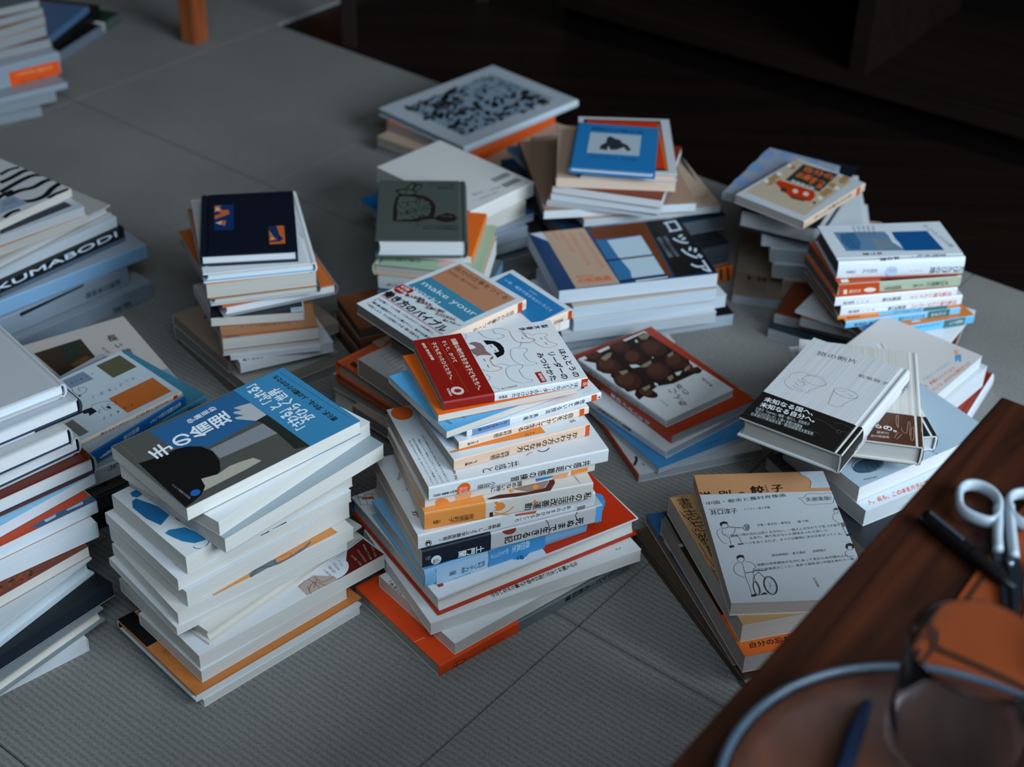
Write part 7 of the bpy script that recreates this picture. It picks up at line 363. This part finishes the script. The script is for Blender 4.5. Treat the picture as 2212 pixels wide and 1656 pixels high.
 ["toiu","large off-white book with a brown earth-tone picture and brush title",-0.4786,1.3485,0.0692,35.24,190.0,160.7,12.0,"f","pb","#c2bab4","#a9b4bc","#dcdad4",None,[["P","t","#3a2c1e",[[-17.5,57.5],[36.6,59.1],[36.7,9.5],[-8.8,-0.2]]],["P","t","#28302a",[[11.9,58.3],[29.3,58.3],[31.3,36.5],[6.7,14.2],[7.8,32.2]]],["P","t","#6a4426",[[8.3,15.5],[28.7,23.9],[36.8,9.9],[12.3,4.9]]],["P","t","#7a94a8",[[83.2,-46.4],[93.8,-46.1],[95.2,-80.0],[85.3,-76.1]]],["T","t","#3a2a1e","長",[61.6,50.6],[11.6,-2.1],[-1.6,-14.4],0,0.02],["T","t","#3a2a1e","い",[63.1,30.0],[8.2,-1.5],[-1.2,-10.1],0,0.02],["T","t","#3a2a1e","読",[65.8,14.6],[9.8,-1.8],[-1.4,-12.0],0,0.02],["T","t","#3a2a1e","書",[69.3,-3.3],[6.5,-1.2],[-0.9,-7.9],0,0.02],["T","t","#5a5450","小川",[48.2,30.8],[3.6,0.2],[2.5,-17.1],1,0.02]],None,None],
 ["toiu","white spine with rounded black letters under the blue spine",-0.4405,1.1613,0.0816,42.56,120.0,60.0,19.0,"R","pb","#7f98a8","#aab2b8","#dcdad4",None,[["T","R","#1c1b1b","しるあつ、",[51.5,18.0],[0.0,-7.6],[-15.2,0.0],1,0.02]],None,None],
 ["toiu","teal book sticking out right under the white animal-drawing cover",-0.4223,1.2426,0.101,51.71,188.0,128.0,8.0,"R","pb","#3d7c94","#46809a","#dcdad4",None,[["T","R","#12303c","グラックス文庫",[84.9,5.1],[0.0,-4.0],[-15.8,0.0],1,0.012]],None,None],
 ["toiu","book with a bright blue spine under the white animal-drawing cover",-0.4248,1.2319,0.1094,54.9,150.0,125.0,12.5,"R","pb","#95a5b2","#0f5f9f","#dcdad4",None,[["T","R","#c4d8e8","本当の翻訳の話をしよう",[68.3,9.0],[0.0,-5.6],[-42.0,0.0],1,0.012],["T","R","#c4d8e8","柴田元幸",[12.5,9.8],[0.0,-5.6],[-21.0,0.0],1,0.012],["P","R","#a9c4dc",[[-39.2,2.0],[-24.9,4.4],[-23.8,-0.3],[-38.5,-1.0]]],["T","R","#12222c","む 5 M",[-24.9,5.4],[0.0,-4.4],[-13.3,0.0],1,0.012]],None,None],
 ["toiu","white pocket book with olive and orange squares and drawn animals",-0.4122,1.2473,0.1223,48.02,119.0,106.0,4.6,"R","pb","#b4c9d8","#d0b8a4","#dcdad4",None,[["P","t","#57583f",[[54.5,47.2],[54.3,16.8],[25.1,16.6],[25.8,47.8]]],["P","t","#b5622c",[[53.7,-10.8],[52.6,-44.6],[-0.6,-44.7],[0.4,-10.9]]],["P","t","#73859a",[[10.2,48.1],[10.1,28.9],[-16.3,30.8],[-14.1,48.4]]],["P","t","#6a6660",[[-45.1,-16.0],[-45.4,-44.7],[-56.3,-44.8],[-54.8,-16.9]]],["T","t","#1c1b1b","と",[42.1,5.0],[-1.6,-5.8],[-4.5,-0.9],0,0.0],["T","t","#1c1b1b","い",[34.9,5.7],[-1.6,-5.8],[-4.5,-0.9],0,0.0],["T","t","#1c1b1b","う",[26.3,5.2],[-1.5,-5.8],[-4.4,-0.9],0,0.0],["T","t","#1c1b1b","、",[20.1,2.5],[-1.5,-5.8],[-4.4,-0.9],0,0.0],["T","t","#1c1b1b","は",[13.3,4.7],[-1.5,-5.8],[-4.4,-0.9],0,0.0],["T","t","#1c1b1b","な",[4.2,5.2],[-1.5,-5.7],[-4.4,-0.9],0,0.0],["T","t","#1c1b1b","し",[-5.4,5.2],[-1.4,-5.7],[-4.3,-0.9],0,0.0],["T","t","#1c1b1b","吉",[12.6,-33.7],[-1.1,-4.1],[-3.2,-0.6],0,0.0],["T","t","#1c1b1b","田",[4.6,-33.6],[-1.0,-4.1],[-3.1,-0.6],0,0.0],["T","t","#1c1b1b","篤",[-4.1,-34.1],[-1.0,-4.0],[-3.1,-0.6],0,0.0],["T","t","#1c1b1b","弘",[-12.2,-34.3],[-1.0,-4.0],[-3.1,-0.6],0,0.0],["T","t","#1c1b1b","文",[-20.0,-33.7],[-1.0,-4.0],[-3.1,-0.6],0,0.0],["T","t","#1c1b1b","フ",[16.2,40.8],[-1.1,-4.3],[-3.3,-0.7],0,0.0],["T","t","#1c1b1b","ジ",[10.2,41.1],[-1.1,-4.3],[-3.2,-0.7],0,0.0],["T","t","#1c1b1b","モ",[3.5,40.5],[-1.1,-4.3],[-3.2,-0.7],0,0.0],["T","t","#1c1b1b","ト",[-2.0,41.3],[-1.1,-4.3],[-3.2,-0.7],0,0.0],["T","t","#1c1b1b","マ",[-7.7,41.3],[-1.0,-4.3],[-3.2,-0.7],0,0.0],["L","t","#1c2024",0.5,[[-15.5,29.4],[-18.2,20.8],[-16.2,15.1],[-10.6,14.5],[-6.0,17.5],[-4.8,21.3],[-9.1,25.6],[-11.3,24.0],[-11.9,19.6]]],["L","t","#1c2024",0.5,[[-19.2,-10.4],[-15.8,-8.8],[-8.9,-10.8],[-2.2,-15.0],[2.0,-19.2],[1.2,-23.4],[-1.5,-24.3],[-4.7,-18.6],[-7.0,-20.1]]],["L","t","#1c2024",0.5,[[-15.9,-21.0],[-19.7,-23.2],[-19.3,-26.0]]],["P","t","#1c2024",[[-29.1,-10.3],[-20.2,-11.8],[-20.3,-21.5],[-29.9,-22.7],[-27.7,-17.7],[-32.3,-16.0]]],["P","t","#1c2024",[[-9.9,-20.9],[-6.1,-22.2],[-7.7,-28.0],[-10.0,-24.4]]],["P","t","#1c2024",[[-18.4,15.3],[-14.6,13.0],[-18.4,11.8]]],["L","t","#1c2024",0.4,[[-11.7,-16.6],[-13.1,-23.8],[-10.6,-27.0]]],["T","R","#1c1b1b","という、はなし",[42.9,3.6],[0.0,-3.2],[-40.0,0.0],1,0.012],["T","R","#3a3026","フジモトマサル絵",[-5.5,3.6],[0.0,-2.8],[-32.6,0.0],1,0.012],["P","R","#a8320e",[[48.5,0.0],[53.4,0.0],[53.4,4.6],[48.5,4.6]]]],None,None],
 ["corner","greyish white book on the floor at the bottom of the far left corner stack",-0.8649,2.1737,0.0,34.22,200.0,140.0,14.0,"f","pb","#8296a4","#8296a4","#7b8e9c",None,[],None,None],
 ["corner","grey-white book second from the floor in the far left corner stack",-0.8468,2.1913,0.0144,37.37,200.0,140.0,16.0,"f","pb","#8296a4","#8296a4","#7b8e9c",None,[],None,None],
 ["corner","pale blue book under the orange-labelled spine",-0.8371,2.1985,0.0308,39.26,210.0,150.0,10.0,"R","pb","#8a9eac","#7d98b2","#dcdad4",None,[],None,None],
 ["corner","thick pale book with an orange label in the far left corner stack",-0.85,2.2262,0.0412,43.38,200.0,150.0,36.0,"R","pb","#98a8b4","#7f98b0","#dcdad4",None,[["P","R","#e2520f",[[13.8,24.6],[97.9,22.6],[99.4,-2.7],[14.5,0.6]]],["T","R","#e8a070","この本を売る 書店の本",[22.0,21.1],[64.4,-3.4],[-0.2,-6.4],0,0.01],["T","R","#7a2a08","文庫フェア 開催",[29.3,6.9],[40.7,-2.5],[-0.2,-5.1],0,0.0]],None,None],
 ["corner","white-paged book just above the orange-labelled spine",-0.8538,2.2441,0.0776,40.63,188.0,128.0,15.0,"f","pb","#5a4a42","#5a4a42","#8f9298",None,[],None,None],
 ["corner","book with a peach cover edge in the far left corner stack",-0.8581,2.2391,0.093,48.81,188.0,128.0,16.0,"f","pb","#b08a70","#b08a70","#90959a",None,[],None,None],
 ["corner","white-paged book with a brown edge, third from the top in the far left corner stack",-0.8574,2.2386,0.1094,52.03,188.0,128.0,14.0,"f","pb","#9a6a50","#9a6a50","#8f969c",None,[],None,None],
 ["corner","book with a mottled brown edge, second from the top in the far left corner stack",-0.8621,2.251,0.1238,45.93,188.0,128.0,12.0,"f","pb","#6a5850","#6a5850","#8f969c",None,[["P","t","#6a2010",[[26.4,-53.8],[34.3,-56.3],[29.8,-65.4],[21.5,-62.6]]]],None,None],
 ["corner","pale book cropped by the top edge in the far left corner stack",-0.8673,2.2603,0.1362,40.46,188.0,128.0,12.0,"f","pb","#5c6a78","#5c6a78","#97999c",None,[],None,None],
 ["fan","small dark green book beside the fanned books in the far left corner",-0.7518,2.5537,0.0,71.0,50.0,70.0,18.0,"R","pb","#22382c","#3a5a4a","#dcdad4",None,[],None,None],
 ["fan2","grey-spined book lowest of the fanned books behind the far left stack",-0.8198,2.4679,0.0,71.9,132.1,150.0,18.0,"R","pb","#141618","#5a7088","#dcdad4",None,[],None,None],
 ["fan2","black-spined book in the middle of the fanned books behind the far left stack",-0.8362,2.4763,0.0184,76.24,166.7,160.0,24.0,"R","pb","#3a160c","#0a0a0c","#dcdad4",None,[],None,None],
 ["fan2","light blue book on top of the fanned books behind the far left stack",-0.8575,2.4459,0.0428,79.2,145.6,200.0,12.0,"R","pb","#4a6c90","#4a6c90","#dcdad4",None,[],None,None],
]
ROT = {'R': 0.0, 'L': -math.pi/2, 'f': math.pi, 'g': math.pi/2}
def profile(w, t, ct, grow, bulge, hinge):
    """cross-section of a cover wrapped round its spine (spine at -y): outer line then inner line, from bottom fore-edge to top fore-edge"""
    g = grow; out = [(w/2, -g)]
    if hinge: out += [(-w/2+.0105, -g), (-w/2+.0085, .0009-g), (-w/2+.0065, .0009-g), (-w/2+.0045, -g)]
    n = 8
    for i in range(n+1):
        a = -math.pi/2+math.pi*i/n; r = min(.0022 if not bulge else t/2, t/2)
        if bulge: out.append((-w/2+bulge-(bulge+g)*math.cos(a), t/2+(t/2+g)*math.sin(a)))
        else:
            zz = r+(r)*math.sin(a) if a < 0 else t-r+r*math.sin(a)
            out.append((-w/2+r*.6-(r*.6+g)*math.cos(a), zz+(g if a > 0 else -g)*abs(math.sin(a))))
    if hinge: out += [(-w/2+.0045, t+g), (-w/2+.0065, t-.0009+g), (-w/2+.0085, t-.0009+g), (-w/2+.0105, t+g)]
    out.append((w/2, t+g))
    inn = []
    for y, z in out:
        zi = ct if z < t*.18 else (t-ct if z > t*.82 else z)
        yi = max(y+ct, -w/2+ct+.0003) if y < -w/2+max(bulge, .002) else y
        inn.append((yi, min(max(zi, ct), t-ct)))
    return out, inn
def cover_mesh(bm, l0, l1, w, t, ct, grow, bulge, hinge, spine_mi, phi, under=None):
    out, inn = profile(w, t, ct, grow, bulge, hinge); k = len(out)
    rot = Matrix.Rotation(phi, 3, 'Z')
    def vv(x, yz): return bm.verts.new(rot @ Vector((x, yz[0], yz[1])))
    A = [vv(l0, p) for p in out]; B = [vv(l1, p) for p in out]; C = [vv(l0, p) for p in inn]; D = [vv(l1, p) for p in inn]
    for i in range(k-1):
        ymid = (out[i][0]+out[i+1][0])/2
        f = bm.faces.new((A[i], A[i+1], B[i+1], B[i])); f.material_index = spine_mi if ymid < -w/2+max(bulge, .0016) else 0
        if under and f.material_index == 0 and out[i][1] < t*.4 and out[i+1][1] < t*.4: f.material_index = 3
        try: bm.faces.new((C[i+1], C[i], D[i], D[i+1])).material_index = (3 if under and f.material_index == 3 else 2) if spine_mi else 0
        except ValueError: pass
        for (p, q, r_, s2) in ((A[i], C[i], C[i+1], A[i+1]), (B[i], B[i+1], D[i+1], D[i])):
            try: bm.faces.new((p, q, r_, s2)).material_index = f.material_index
            except ValueError: pass
    for (p, q, r_, s2) in ((A[0], B[0], D[0], C[0]), (A[-1], C[-1], D[-1], B[-1])):
        f = bm.faces.new((p, q, r_, s2)); f.material_index = 3 if under and p is A[0] else 0
CLOTH = ('cups', 'brown paper band')
def build_book(row):
    stack, label, x, y, z, th, a, b, t, sp, kd, cov, spn, pg, bd, ops, ln, under = row
    a, b, t = a/1000, b/1000, t/1000
    root = thing('book', label, 'book', (x, y, z), R(th), 'books of the '+STACKS[stack])
    phi = ROT[sp]; l, w = (a, b) if sp in 'Rf' else (b, a)
    hc = kd == 'hc'; ct = min(.0022 if hc else .0005, t*.2); ov = .003 if hc else .0004
    bulge = (.003 if sp == 'R' else .004) if hc else 0
    ck = 'cloth' if any(k in label for k in CLOTH) else 'cover'
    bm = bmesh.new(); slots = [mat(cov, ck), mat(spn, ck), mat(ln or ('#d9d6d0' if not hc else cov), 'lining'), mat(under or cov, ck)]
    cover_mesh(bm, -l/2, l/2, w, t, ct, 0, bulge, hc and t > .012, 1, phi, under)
    def placer(pl, up):
        if pl == 't': return lambda u, v, h: (max(-a/2, min(a/2, u)), max(-b/2, min(b/2, v)), t+up+h)
        if pl == 'R': return lambda u, v, h: (max(-a/2, min(a/2, u)), -b/2-up-h, max(.0002, min(t-.0002, v)))
        return lambda u, v, h: (-a/2-up-h, max(-b/2, min(b/2, -u)), max(.0002, min(t-.0002, v)))
    prs = {p: Print(bm, slots, placer(p, 0)) for p in 'tRL'}
    for o in ops:
        if o[1][0] != 'b': prs[o[1]].op(o)
    link('cover', bm, slots, root)
    bm = bmesh.new(); rot = Matrix.Rotation(phi, 3, 'Z')
    n = 6; prof = []                                               # the page block; a hardcover's fore-edge is hollowed and its back rounded
    y0, y1, z0, z1 = -w/2+ct+.0006+(.001 if hc else 0), w/2-ov, ct+.0001, t-ct-.0001
    for i in range(n+1):
        zz = z0+(z1-z0)*i/n; q = 1-(2*i/n-1)**2; prof.append((y1-(.0025*q if hc else 0), zz))
    for i in range(n+1):
        zz = z1-(z1-z0)*i/n; prof.append((y0, zz))
    lo = [bm.verts.new(rot @ Vector((-l/2+ov, p, q))) for p, q in prof]; hi = [bm.verts.new(rot @ Vector((l/2-ov, p, q))) for p, q in prof]
    bm.faces.new(lo); bm.faces.new(hi[::-1])
    for i in range(len(lo)): j = (i+1) % len(lo); bm.faces.new((lo[i], hi[i], hi[j], lo[j]))
    bmesh.ops.recalc_face_normals(bm, faces=bm.faces)
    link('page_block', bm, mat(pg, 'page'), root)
    if bd:
        bm = bmesh.new(); slots = [mat(bd[2], 'band'), mat(bd[2], 'band'), mat('#d9d6d0', 'lining')]
        cover_mesh(bm, bd[0]/1000, bd[1]/1000, w, t, min(ct, .0004), .00045, bulge, hc and t > .012, 1, phi)
        prs = {p: Print(bm, slots, placer(p, .00045)) for p in 'tRL'}
        for o in ops:
            if o[1][0] == 'b': prs[o[1][1]].op(o)
        o = link('paper_band', bm, slots, root); o['label'] = 'paper band wrapped round the cover'
    return root
STACKS = dict(te='tall white stack at front left', leader='centre stack', jibun='stack behind the centre one', navy='navy-topped stack', rabbit='rabbit cover stack',
    whitebig='stack with the barcode cover', pattern='furthest stack', picture='blue picture book pile', loggia='window-painting stack', shop='house picture stack',
    tabi='right rear travel stack', an='chestnut cover stack', danpen='cup-drawing stack', rightpile='pile beside the table corner', gyoza='dumpling cover stack',
    left='left edge stack', kuma='wave-cover stack', toiu='animal-drawing cover stack', corner='far left corner stack', fan='fanned books at the far left', fan2='fanned books at the far left')
for row in BOOKS: build_book(row)
# ------------------------------------------------------------------ floor, carpet, walls of the room
U = Vector((math.cos(R(-37.7)), math.sin(R(-37.7)))); V = Vector((-U.y, U.x))          # the carpet tiles' own axes
def uv(u, v): p = U*u+V*v; return (p.x, p.y)
bm = bmesh.new(); box(bm, -4, 4, -3, 5, -.03, -.0065); struct(link('floor', bm, wood('dark_floorboards', '#0d0705', '#1c0f09', (2, 30, 8), .45, .35, planks=True), None, rz=0))
def carpet_material():
    m = bpy.data.materials.new('ribbed_carpet'); m.use_nodes = True; nt = m.node_tree; b = nt.nodes['Principled BSDF']; L = nt.links
    N = nt.nodes.new; tc = N('ShaderNodeTexCoord')
    wv = N('ShaderNodeTexWave'); wv.wave_type = 'BANDS'; wv.bands_direction = 'Y'; wv.inputs['Scale'].default_value = 50; wv.inputs['Distortion'].default_value = 1.6; wv.inputs['Detail'].default_value = 2; wv.inputs['Detail Scale'].default_value = 6
    no = N('ShaderNodeTexNoise'); no.inputs['Scale'].default_value = 420; no.inputs['Detail'].default_value = 3
    n2 = N('ShaderNodeTexNoise'); n2.inputs['Scale'].default_value = 5; n2.inputs['Detail'].default_value = 3
    L.new(tc.outputs['Object'], wv.inputs['Vector']); L.new(tc.outputs['Object'], no.inputs['Vector']); L.new(tc.outputs['Object'], n2.inputs['Vector'])
    a = N('ShaderNodeMath'); a.operation = 'MULTIPLY_ADD'; L.new(wv.outputs['Fac'], a.inputs[0]); a.inputs[1].default_value = .32; L.new(no.outputs['Fac'], a.inputs[2])
    rp = N('ShaderNodeValToRGB'); rp.color_ramp.elements[0].position = .35; rp.color_ramp.elements[0].color = lin('#747472'); rp.color_ramp.elements[1].position = .85; rp.color_ramp.elements[1].color = lin('#95938f')
    L.new(a.outputs[0], rp.inputs[0])
    mx = N('ShaderNodeMixRGB'); mx.blend_type = 'MULTIPLY'; mx.inputs[0].default_value = .35; L.new(rp.outputs[0], mx.inputs[1]); L.new(n2.outputs['Fac'], mx.inputs[2]); L.new(mx.outputs[0], b.inputs['Base Color'])
    bp = N('ShaderNodeBump'); bp.inputs['Strength'].default_value = .35; bp.inputs['Distance'].default_value = .0012; L.new(a.outputs[0], bp.inputs['Height']); L.new(bp.outputs[0], b.inputs['Normal'])
    b.inputs['Roughness'].default_value = .95; b.inputs['Specular IOR Level'].default_value = .1
    return m
CM = carpet_material()
# square carpet tiles laid in rows along V; the seams show as thin dark gaps
TS = .4425; rows_u = [-.598+.4425*k for k in range(-6, 5)]; n_t = 0
bm = bmesh.new()
for r_, u0 in enumerate(rows_u):
    off = 0 if (r_ % 2 == 0) else TS/2
    for k in range(-7, 5):
        v1 = .889+off-(TS/2 if r_ % 2 else 0)+TS*k; v0 = v1-TS
        if u0 > -1.95 and v1 > 1.776: v1 = 1.774
        if v1-v0 < .02 or (u0 > -2.0 and v0 > 1.75): continue
        cx_, cy_ = uv(u0+TS/2, (v0+v1)/2)
        if cx_ < -3.4 or cx_ > 3.4 or cy_ < -2.5 or cy_ > 4.3: continue
        g = .0006; q = [(u0+g, v0+g), (u0+TS-g, v0+g), (u0+TS-g, v1-g), (u0+g, v1-g)]
        prism(bm, q, -.006, 0, .0008)
o = link('carpet', bm, CM, None, rz=R(-37.7)); tag(o, 'grey ribbed tile carpet spread under all the book stacks', 'carpet')
wall_m = simple('dim_plaster', '#4a4038', .9, .1)
for nm, bx in (('wall_back', (-4, 4, 4.9, 5)), ('wall_left', (-4, -3.9, -3, 4.9)), ('wall_right', (3.9, 4, -3, 4.9))):
    bm = bmesh.new(); box(bm, bx[0], bx[1], bx[2], bx[3], -.03, 2.4); struct(link(nm, bm, wall_m))
bm = bmesh.new(); box(bm, -4, 4, -3, 5, 2.4, 2.45); struct(link('ceiling', bm, simple('dim_ceiling', '#7a6f64', .9, .1)))
# ------------------------------------------------------------------ low dark shelf along the back right
cab_w = wood('dark_walnut', '#0d0704', '#1c0f09', (3, 40, 40), .5, .3)
blk = wood('shelf_back', '#040302', '#080504', (3, 30, 30), .7, .1)
cab = thing('sideboard', 'low dark wooden sideboard with open bays along the back right', 'sideboard', (.22, 2.47, -.0065), R(-35.5))
bm = bmesh.new(); box(bm, -.20, 1.55, 0, .40, .055, .085, 0, .002); link('bottom_shelf', bm, cab_w, cab)
bm = bmesh.new(); box(bm, -.20, 1.55, .03, .06, .0, .055); link('plinth', bm, blk, cab)
bm = bmesh.new(); box(bm, -.20, 1.55, .38, .40, .085, .62); link('back_panel', bm, blk, cab)
bm = bmesh.new(); box(bm, -.20, 1.55, 0, .40, .62, .65, 0, .002); link('top_board', bm, cab_w, cab)
for x_ in (-.185, .375, 1.535):
    bm = bmesh.new(); box(bm, x_-.015, x_+.015, .0, .38, .085, .62, 0, .001); link('upright', bm, cab_w, cab)
# ------------------------------------------------------------------ furniture legs at the back
def leg(name, label, x, y, w_, d_, h, m, rz, lean=(0, 0)):
    t_ = thing(name, label, 'chair', (x, y, 0), rz)
    bm = bmesh.new(); vs = []
    for zz, k in ((0, .92), (h, 1.05)): vs.append([bm.verts.new((sx*w_/2*k+lean[0]*zz, sy*d_/2*k+lean[1]*zz, zz)) for sx, sy in ((-1, -1), (1, -1), (1, 1), (-1, 1))])
    for i in range(4): j = (i+1) % 4; bm.faces.new((vs[0][i], vs[0][j], vs[1][j], vs[1][i]))
    bm.faces.new(vs[0][::-1]); bm.faces.new(vs[1]); bmesh.ops.bevel(bm, geom=bm.edges[:], offset=.003, segments=2, affect='EDGES'); link('leg', bm, m, t_)
    return t_
teak = wood('teak', '#7a3a1c', '#a85c30', (30, 30, 4), .4, .4)
ch = leg('wooden_chair', 'reddish wooden chair leg standing on the carpet at the top left', -.566, 2.492, .040, .036, .42, teak, R(62))
bm = bmesh.new(); box(bm, -.03, .40, -.03, .40, .42, .45, 0, .006); link('seat', bm, teak, ch)
for dx, dy in ((.37, 0), (0, .37), (.37, .37)):
    bm = bmesh.new(); box(bm, dx-.018, dx+.018, dy-.018, dy+.018, 0, .42, 0, .003); link('leg', bm, teak, ch)
st_m = wood('ebony', '#120b08', '#22140d', (30, 30, 4), .5, .3)
sl = thing('dark_stool', 'dark three-legged stool whose leg stands at the carpet corner', 'stool', (-.300, 2.508, -.0065))
for dx, dy in ((0, 0), (.22, .24), (.06, .30)):
    bm = bmesh.new(); box(bm, dx-.013, dx+.013, dy-.013, dy+.013, 0, .41, 0, .002); link('leg', bm, st_m, sl)
bm = bmesh.new(); prism(bm, [(-.03, -.03), (.03, -.03), (.26, .22), (.25, .29), (.08, .34), (.02, .33)], .41, .435, .005); link('seat', bm, st_m, sl)
# ------------------------------------------------------------------ low table, front right
ZT = .35
tb = thing('low_table', 'dark reddish wooden low table at the front right corner', 'table', (.378, .968, 0), R(53.4))
twood = wood('walnut_top', '#1c0a05', '#46200f', (4, 60, 30), .42, .45)
bm = bmesh.new(); box(bm, -1.05, 0, -.55, 0, ZT-.028, ZT, 0, .0025); link('tabletop', bm, twood, tb)
for x_, y_ in ((-.06, -.06), (-.99, -.06), (-.06, -.49), (-.99, -.49)):
    bm = bmesh.new(); lathe(bm, [(.012, -.0), (.020, ZT-.028)], 20); bmesh.ops.translate(bm, verts=bm.verts, vec=(x_, y_, 0)); bmesh.ops.holes_fill(bm, edges=bm.edges); link('leg', bm, twood, tb, smooth=True)
def tz(x, y, z=0): return Vector((x, y, ZT+z))
# leather mat
lm = simple('tan_leather', '#7a3818', .5, .35); seam_m = simple('leather_seam', '#3a2014', .7, .2)
o = thing('leather_mat', 'tan leather mat with stitched dark seams on the table under the scissors', 'mat', (.247, .671, ZT), R(55))
bm = bmesh.new(); box(bm, -.12, .26, -.24, 0, 0, .0025, 0, .0008); link('mat_sheet', bm, lm, o)
bm = bmesh.new(); box(bm, -.12, .26, -.0075, -.0045, .0025, .0031); box(bm, .020, .026, -.24, -.0076, .0025, .0031); link('seam', bm, seam_m, o)
# scissors
hw = simple('white_plastic', '#a4b0ba', .35, .5); bs = simple('coated_blade', '#2a2f36', .35, .6, .6); sc_m = simple('screw_steel', '#8a97a2', .3, .5, 1)
sc = thing('scissors', 'pair of white-handled scissors lying on the low table', 'scissors', (0, 0, ZT+.0032))
def path3(pts, z): return smooth_path([(x, y, z) for x, y in pts], 5, True)
ring_l = [(.3107, .8227), (.3140, .8359), (.3193, .8422), (.3254, .8435), (.3319, .8410), (.3373, .8342), (.3388, .8250), (.3363, .8148), (.3330, .8075), (.3268, .8031), (.3195, .8059), (.3133, .8110), (.3107, .8163)]
ring_r = [(.3444, .8188), (.3458, .8263), (.3489, .8320), (.3544, .8351), (.3603, .8354), (.3662, .8310), (.3680, .8228), (.3655, .8136), (.3604, .8052), (.3537, .8013), (.3475, .8037), (.3444, .8098)]
for ring, sh in ((ring_l, [(.3368, .8195), (.3323, .8012), (.3285, .7878), (.3255, .7735)]), (ring_r, [(.3450, .8207), (.3408, .8015), (.3375, .7839), (.3346, .7680)])):
    bm = bmesh.new(); tube(bm, path3(ring, .0052), .0029, 10, closed=True, flat=1.75)
    tube(bm, smooth_path([(x, y, .0052) for x, y in sh], 5), .0036, 10, flat=1.3)
    link('handle', bm, hw, sc, smooth=True)
for q, z0 in (([(.3216, .7760), (.3300, .7815), (.3345, .7700), (.3330, .7440), (.3255, .7210), (.3150, .7020), (.3145, .7130), (.3205, .7480)], .0012), ([(.3300, .7790), (.3385, .7790), (.3370, .7560), (.3310, .7330), (.3215, .7080), (.3160, .7005), (.3205, .7160), (.3262, .7440)], .0034)):
    bm = bmesh.new(); prism(bm, q, z0, z0+.002, .0004); link('blade', bm, bs, sc)
bm = bmesh.new(); lathe(bm, [(0.0001, .0076), (.0022, .0074), (.0030, .0064), (.0030, .0054)], 24); bmesh.ops.translate(bm, verts=bm.verts, vec=(.3300, .7616, 0)); link('screw', bm, sc_m, sc, smooth=True)
# pen
pn = thing('pen', 'black felt pen lying on the low table left of the scissors', 'pen', (.2845, .8105, ZT+.0062), math.atan2(.7489-.8105, .3214-.2845))
pk = simple('black_plastic', '#0b0b0c', .4, .5); L_ = .118
bm = bmesh.new(); lathe(bm, [(.0001, 0), (.0050, .0006), (.0058, .006), (.0058, .045)], 24); bmesh.ops.rotate(bm, verts=bm.verts, cent=(0, 0, 0), matrix=Matrix.Rotation(R(90), 3, 'Y')); link('cap', bm, pk, pn, smooth=True)
bm = bmesh.new(); lathe(bm, [(.0050, .0455), (.0050, .074), (.0030, .084), (.0001, .086)], 24); bmesh.ops.rotate(bm, verts=bm.verts, cent=(0, 0, 0), matrix=Matrix.Rotation(R(90), 3, 'Y')); link('barrel', bm, pk, pn, smooth=True)
bm = bmesh.new(); box(bm, .004, .036, -.0012, .0012, .0056, .0068, 0, .0004); link('clip', bm, simple('pen_clip', '#3a4650', .3, .5), pn)
# pale cord
bm = bmesh.new(); tube(bm, smooth_path([(.3560, .7700, .0062), (.3440, .7560, .0062), (.3375, .7400, .0062), (.3335, .7210, .0062), (.3272, .7040, .0062), (.3235, .6900, .0062), (.3240, .6745, .0062), (.3275, .6600, .0062), (.3420, .6480, .0062)], 6), .0031, 12); o = link('cord', bm, simple('white_rubber', '#c4d2de', .4, .5), None, (0, 0, ZT), smooth=True); tag(o, 'short white cord curving beside the scissor blades at the right edge', 'cord')
# round tray
ty = thing('round_tray', 'round dark wooden tray with a pale rim in the bottom right corner', 'tray', (.2342, .5380, ZT+.0027))
bm = bmesh.new(); lathe(bm, [(.0001, .0), (.108, .0), (.1155, .010), (.1135, .011), (.106, .0035), (.0001, .0035)], 96); bmesh.ops.remove_doubles(bm, verts=bm.verts, dist=.0003); bmesh.ops.recalc_face_normals(bm, faces=bm.faces); link('tray_base', bm, wood('tray_wood', '#1a0a05', '#4a2412', (30, 6, 30), .5, .4), ty, smooth=True)
bm = bmesh.new(); lathe(bm, [(.1180+.0026*math.cos(a_), .0125+.0030*math.sin(a_)) for a_ in [2*math.pi*i/12 for i in range(12)]], 96, closed=True); bmesh.ops.recalc_face_normals(bm, faces=bm.faces); link('rim', bm, simple('pale_rim', '#3e4c5a', .35, .5), ty, smooth=True)
# dark blue case on the tray
bm = bmesh.new(); prism(bm, [(.2122, .6327), (.2165, .6300), (.2120, .6180), (.2084, .6074), (.1971, .5816), (.1840, .5500), (.1750, .5530), (.1878, .5825), (.1995, .6112)], .0037, .0125, .002); o = link('slim_case', bm, simple('navy_felt', '#0a1a30', .6, .3), None, (0, 0, ZT+.0027)); tag(o, 'slim dark blue case lying on the round tray', 'case')
# drinking glass
gls = bpy.data.materials.new('clear_glass'); gls.use_nodes = True; gb = gls.node_tree.nodes['Principled BSDF']; gb.inputs['Transmission Weight'].default_value = 1; gb.inputs['Roughness'].default_value = .03; gb.inputs['IOR'].default_value = 1.18; gb.inputs['Base Color'].default_value = (.97, .98, 1, 1)
g_ = thing('drinking_glass', 'clear drinking glass standing on the round tray, bottom right', 'glass', (.2590, .6030, ZT+.0064))
bm = bmesh.new(); prof = [(.0001, 0), (.036, .0), (.0398, .003), (.0405, .008), (.0396, .040), (.0390, .076), (.0384, .0772), (.0377, .076), (.0382, .040), (.0388, .012), (.036, .0065), (.0001, .006)]
lathe(bm, prof, 72); bmesh.ops.remove_doubles(bm, verts=bm.verts, dist=.0003); bmesh.ops.recalc_face_normals(bm, faces=bm.faces); link('tumbler', bm, gls, g_, smooth=True)
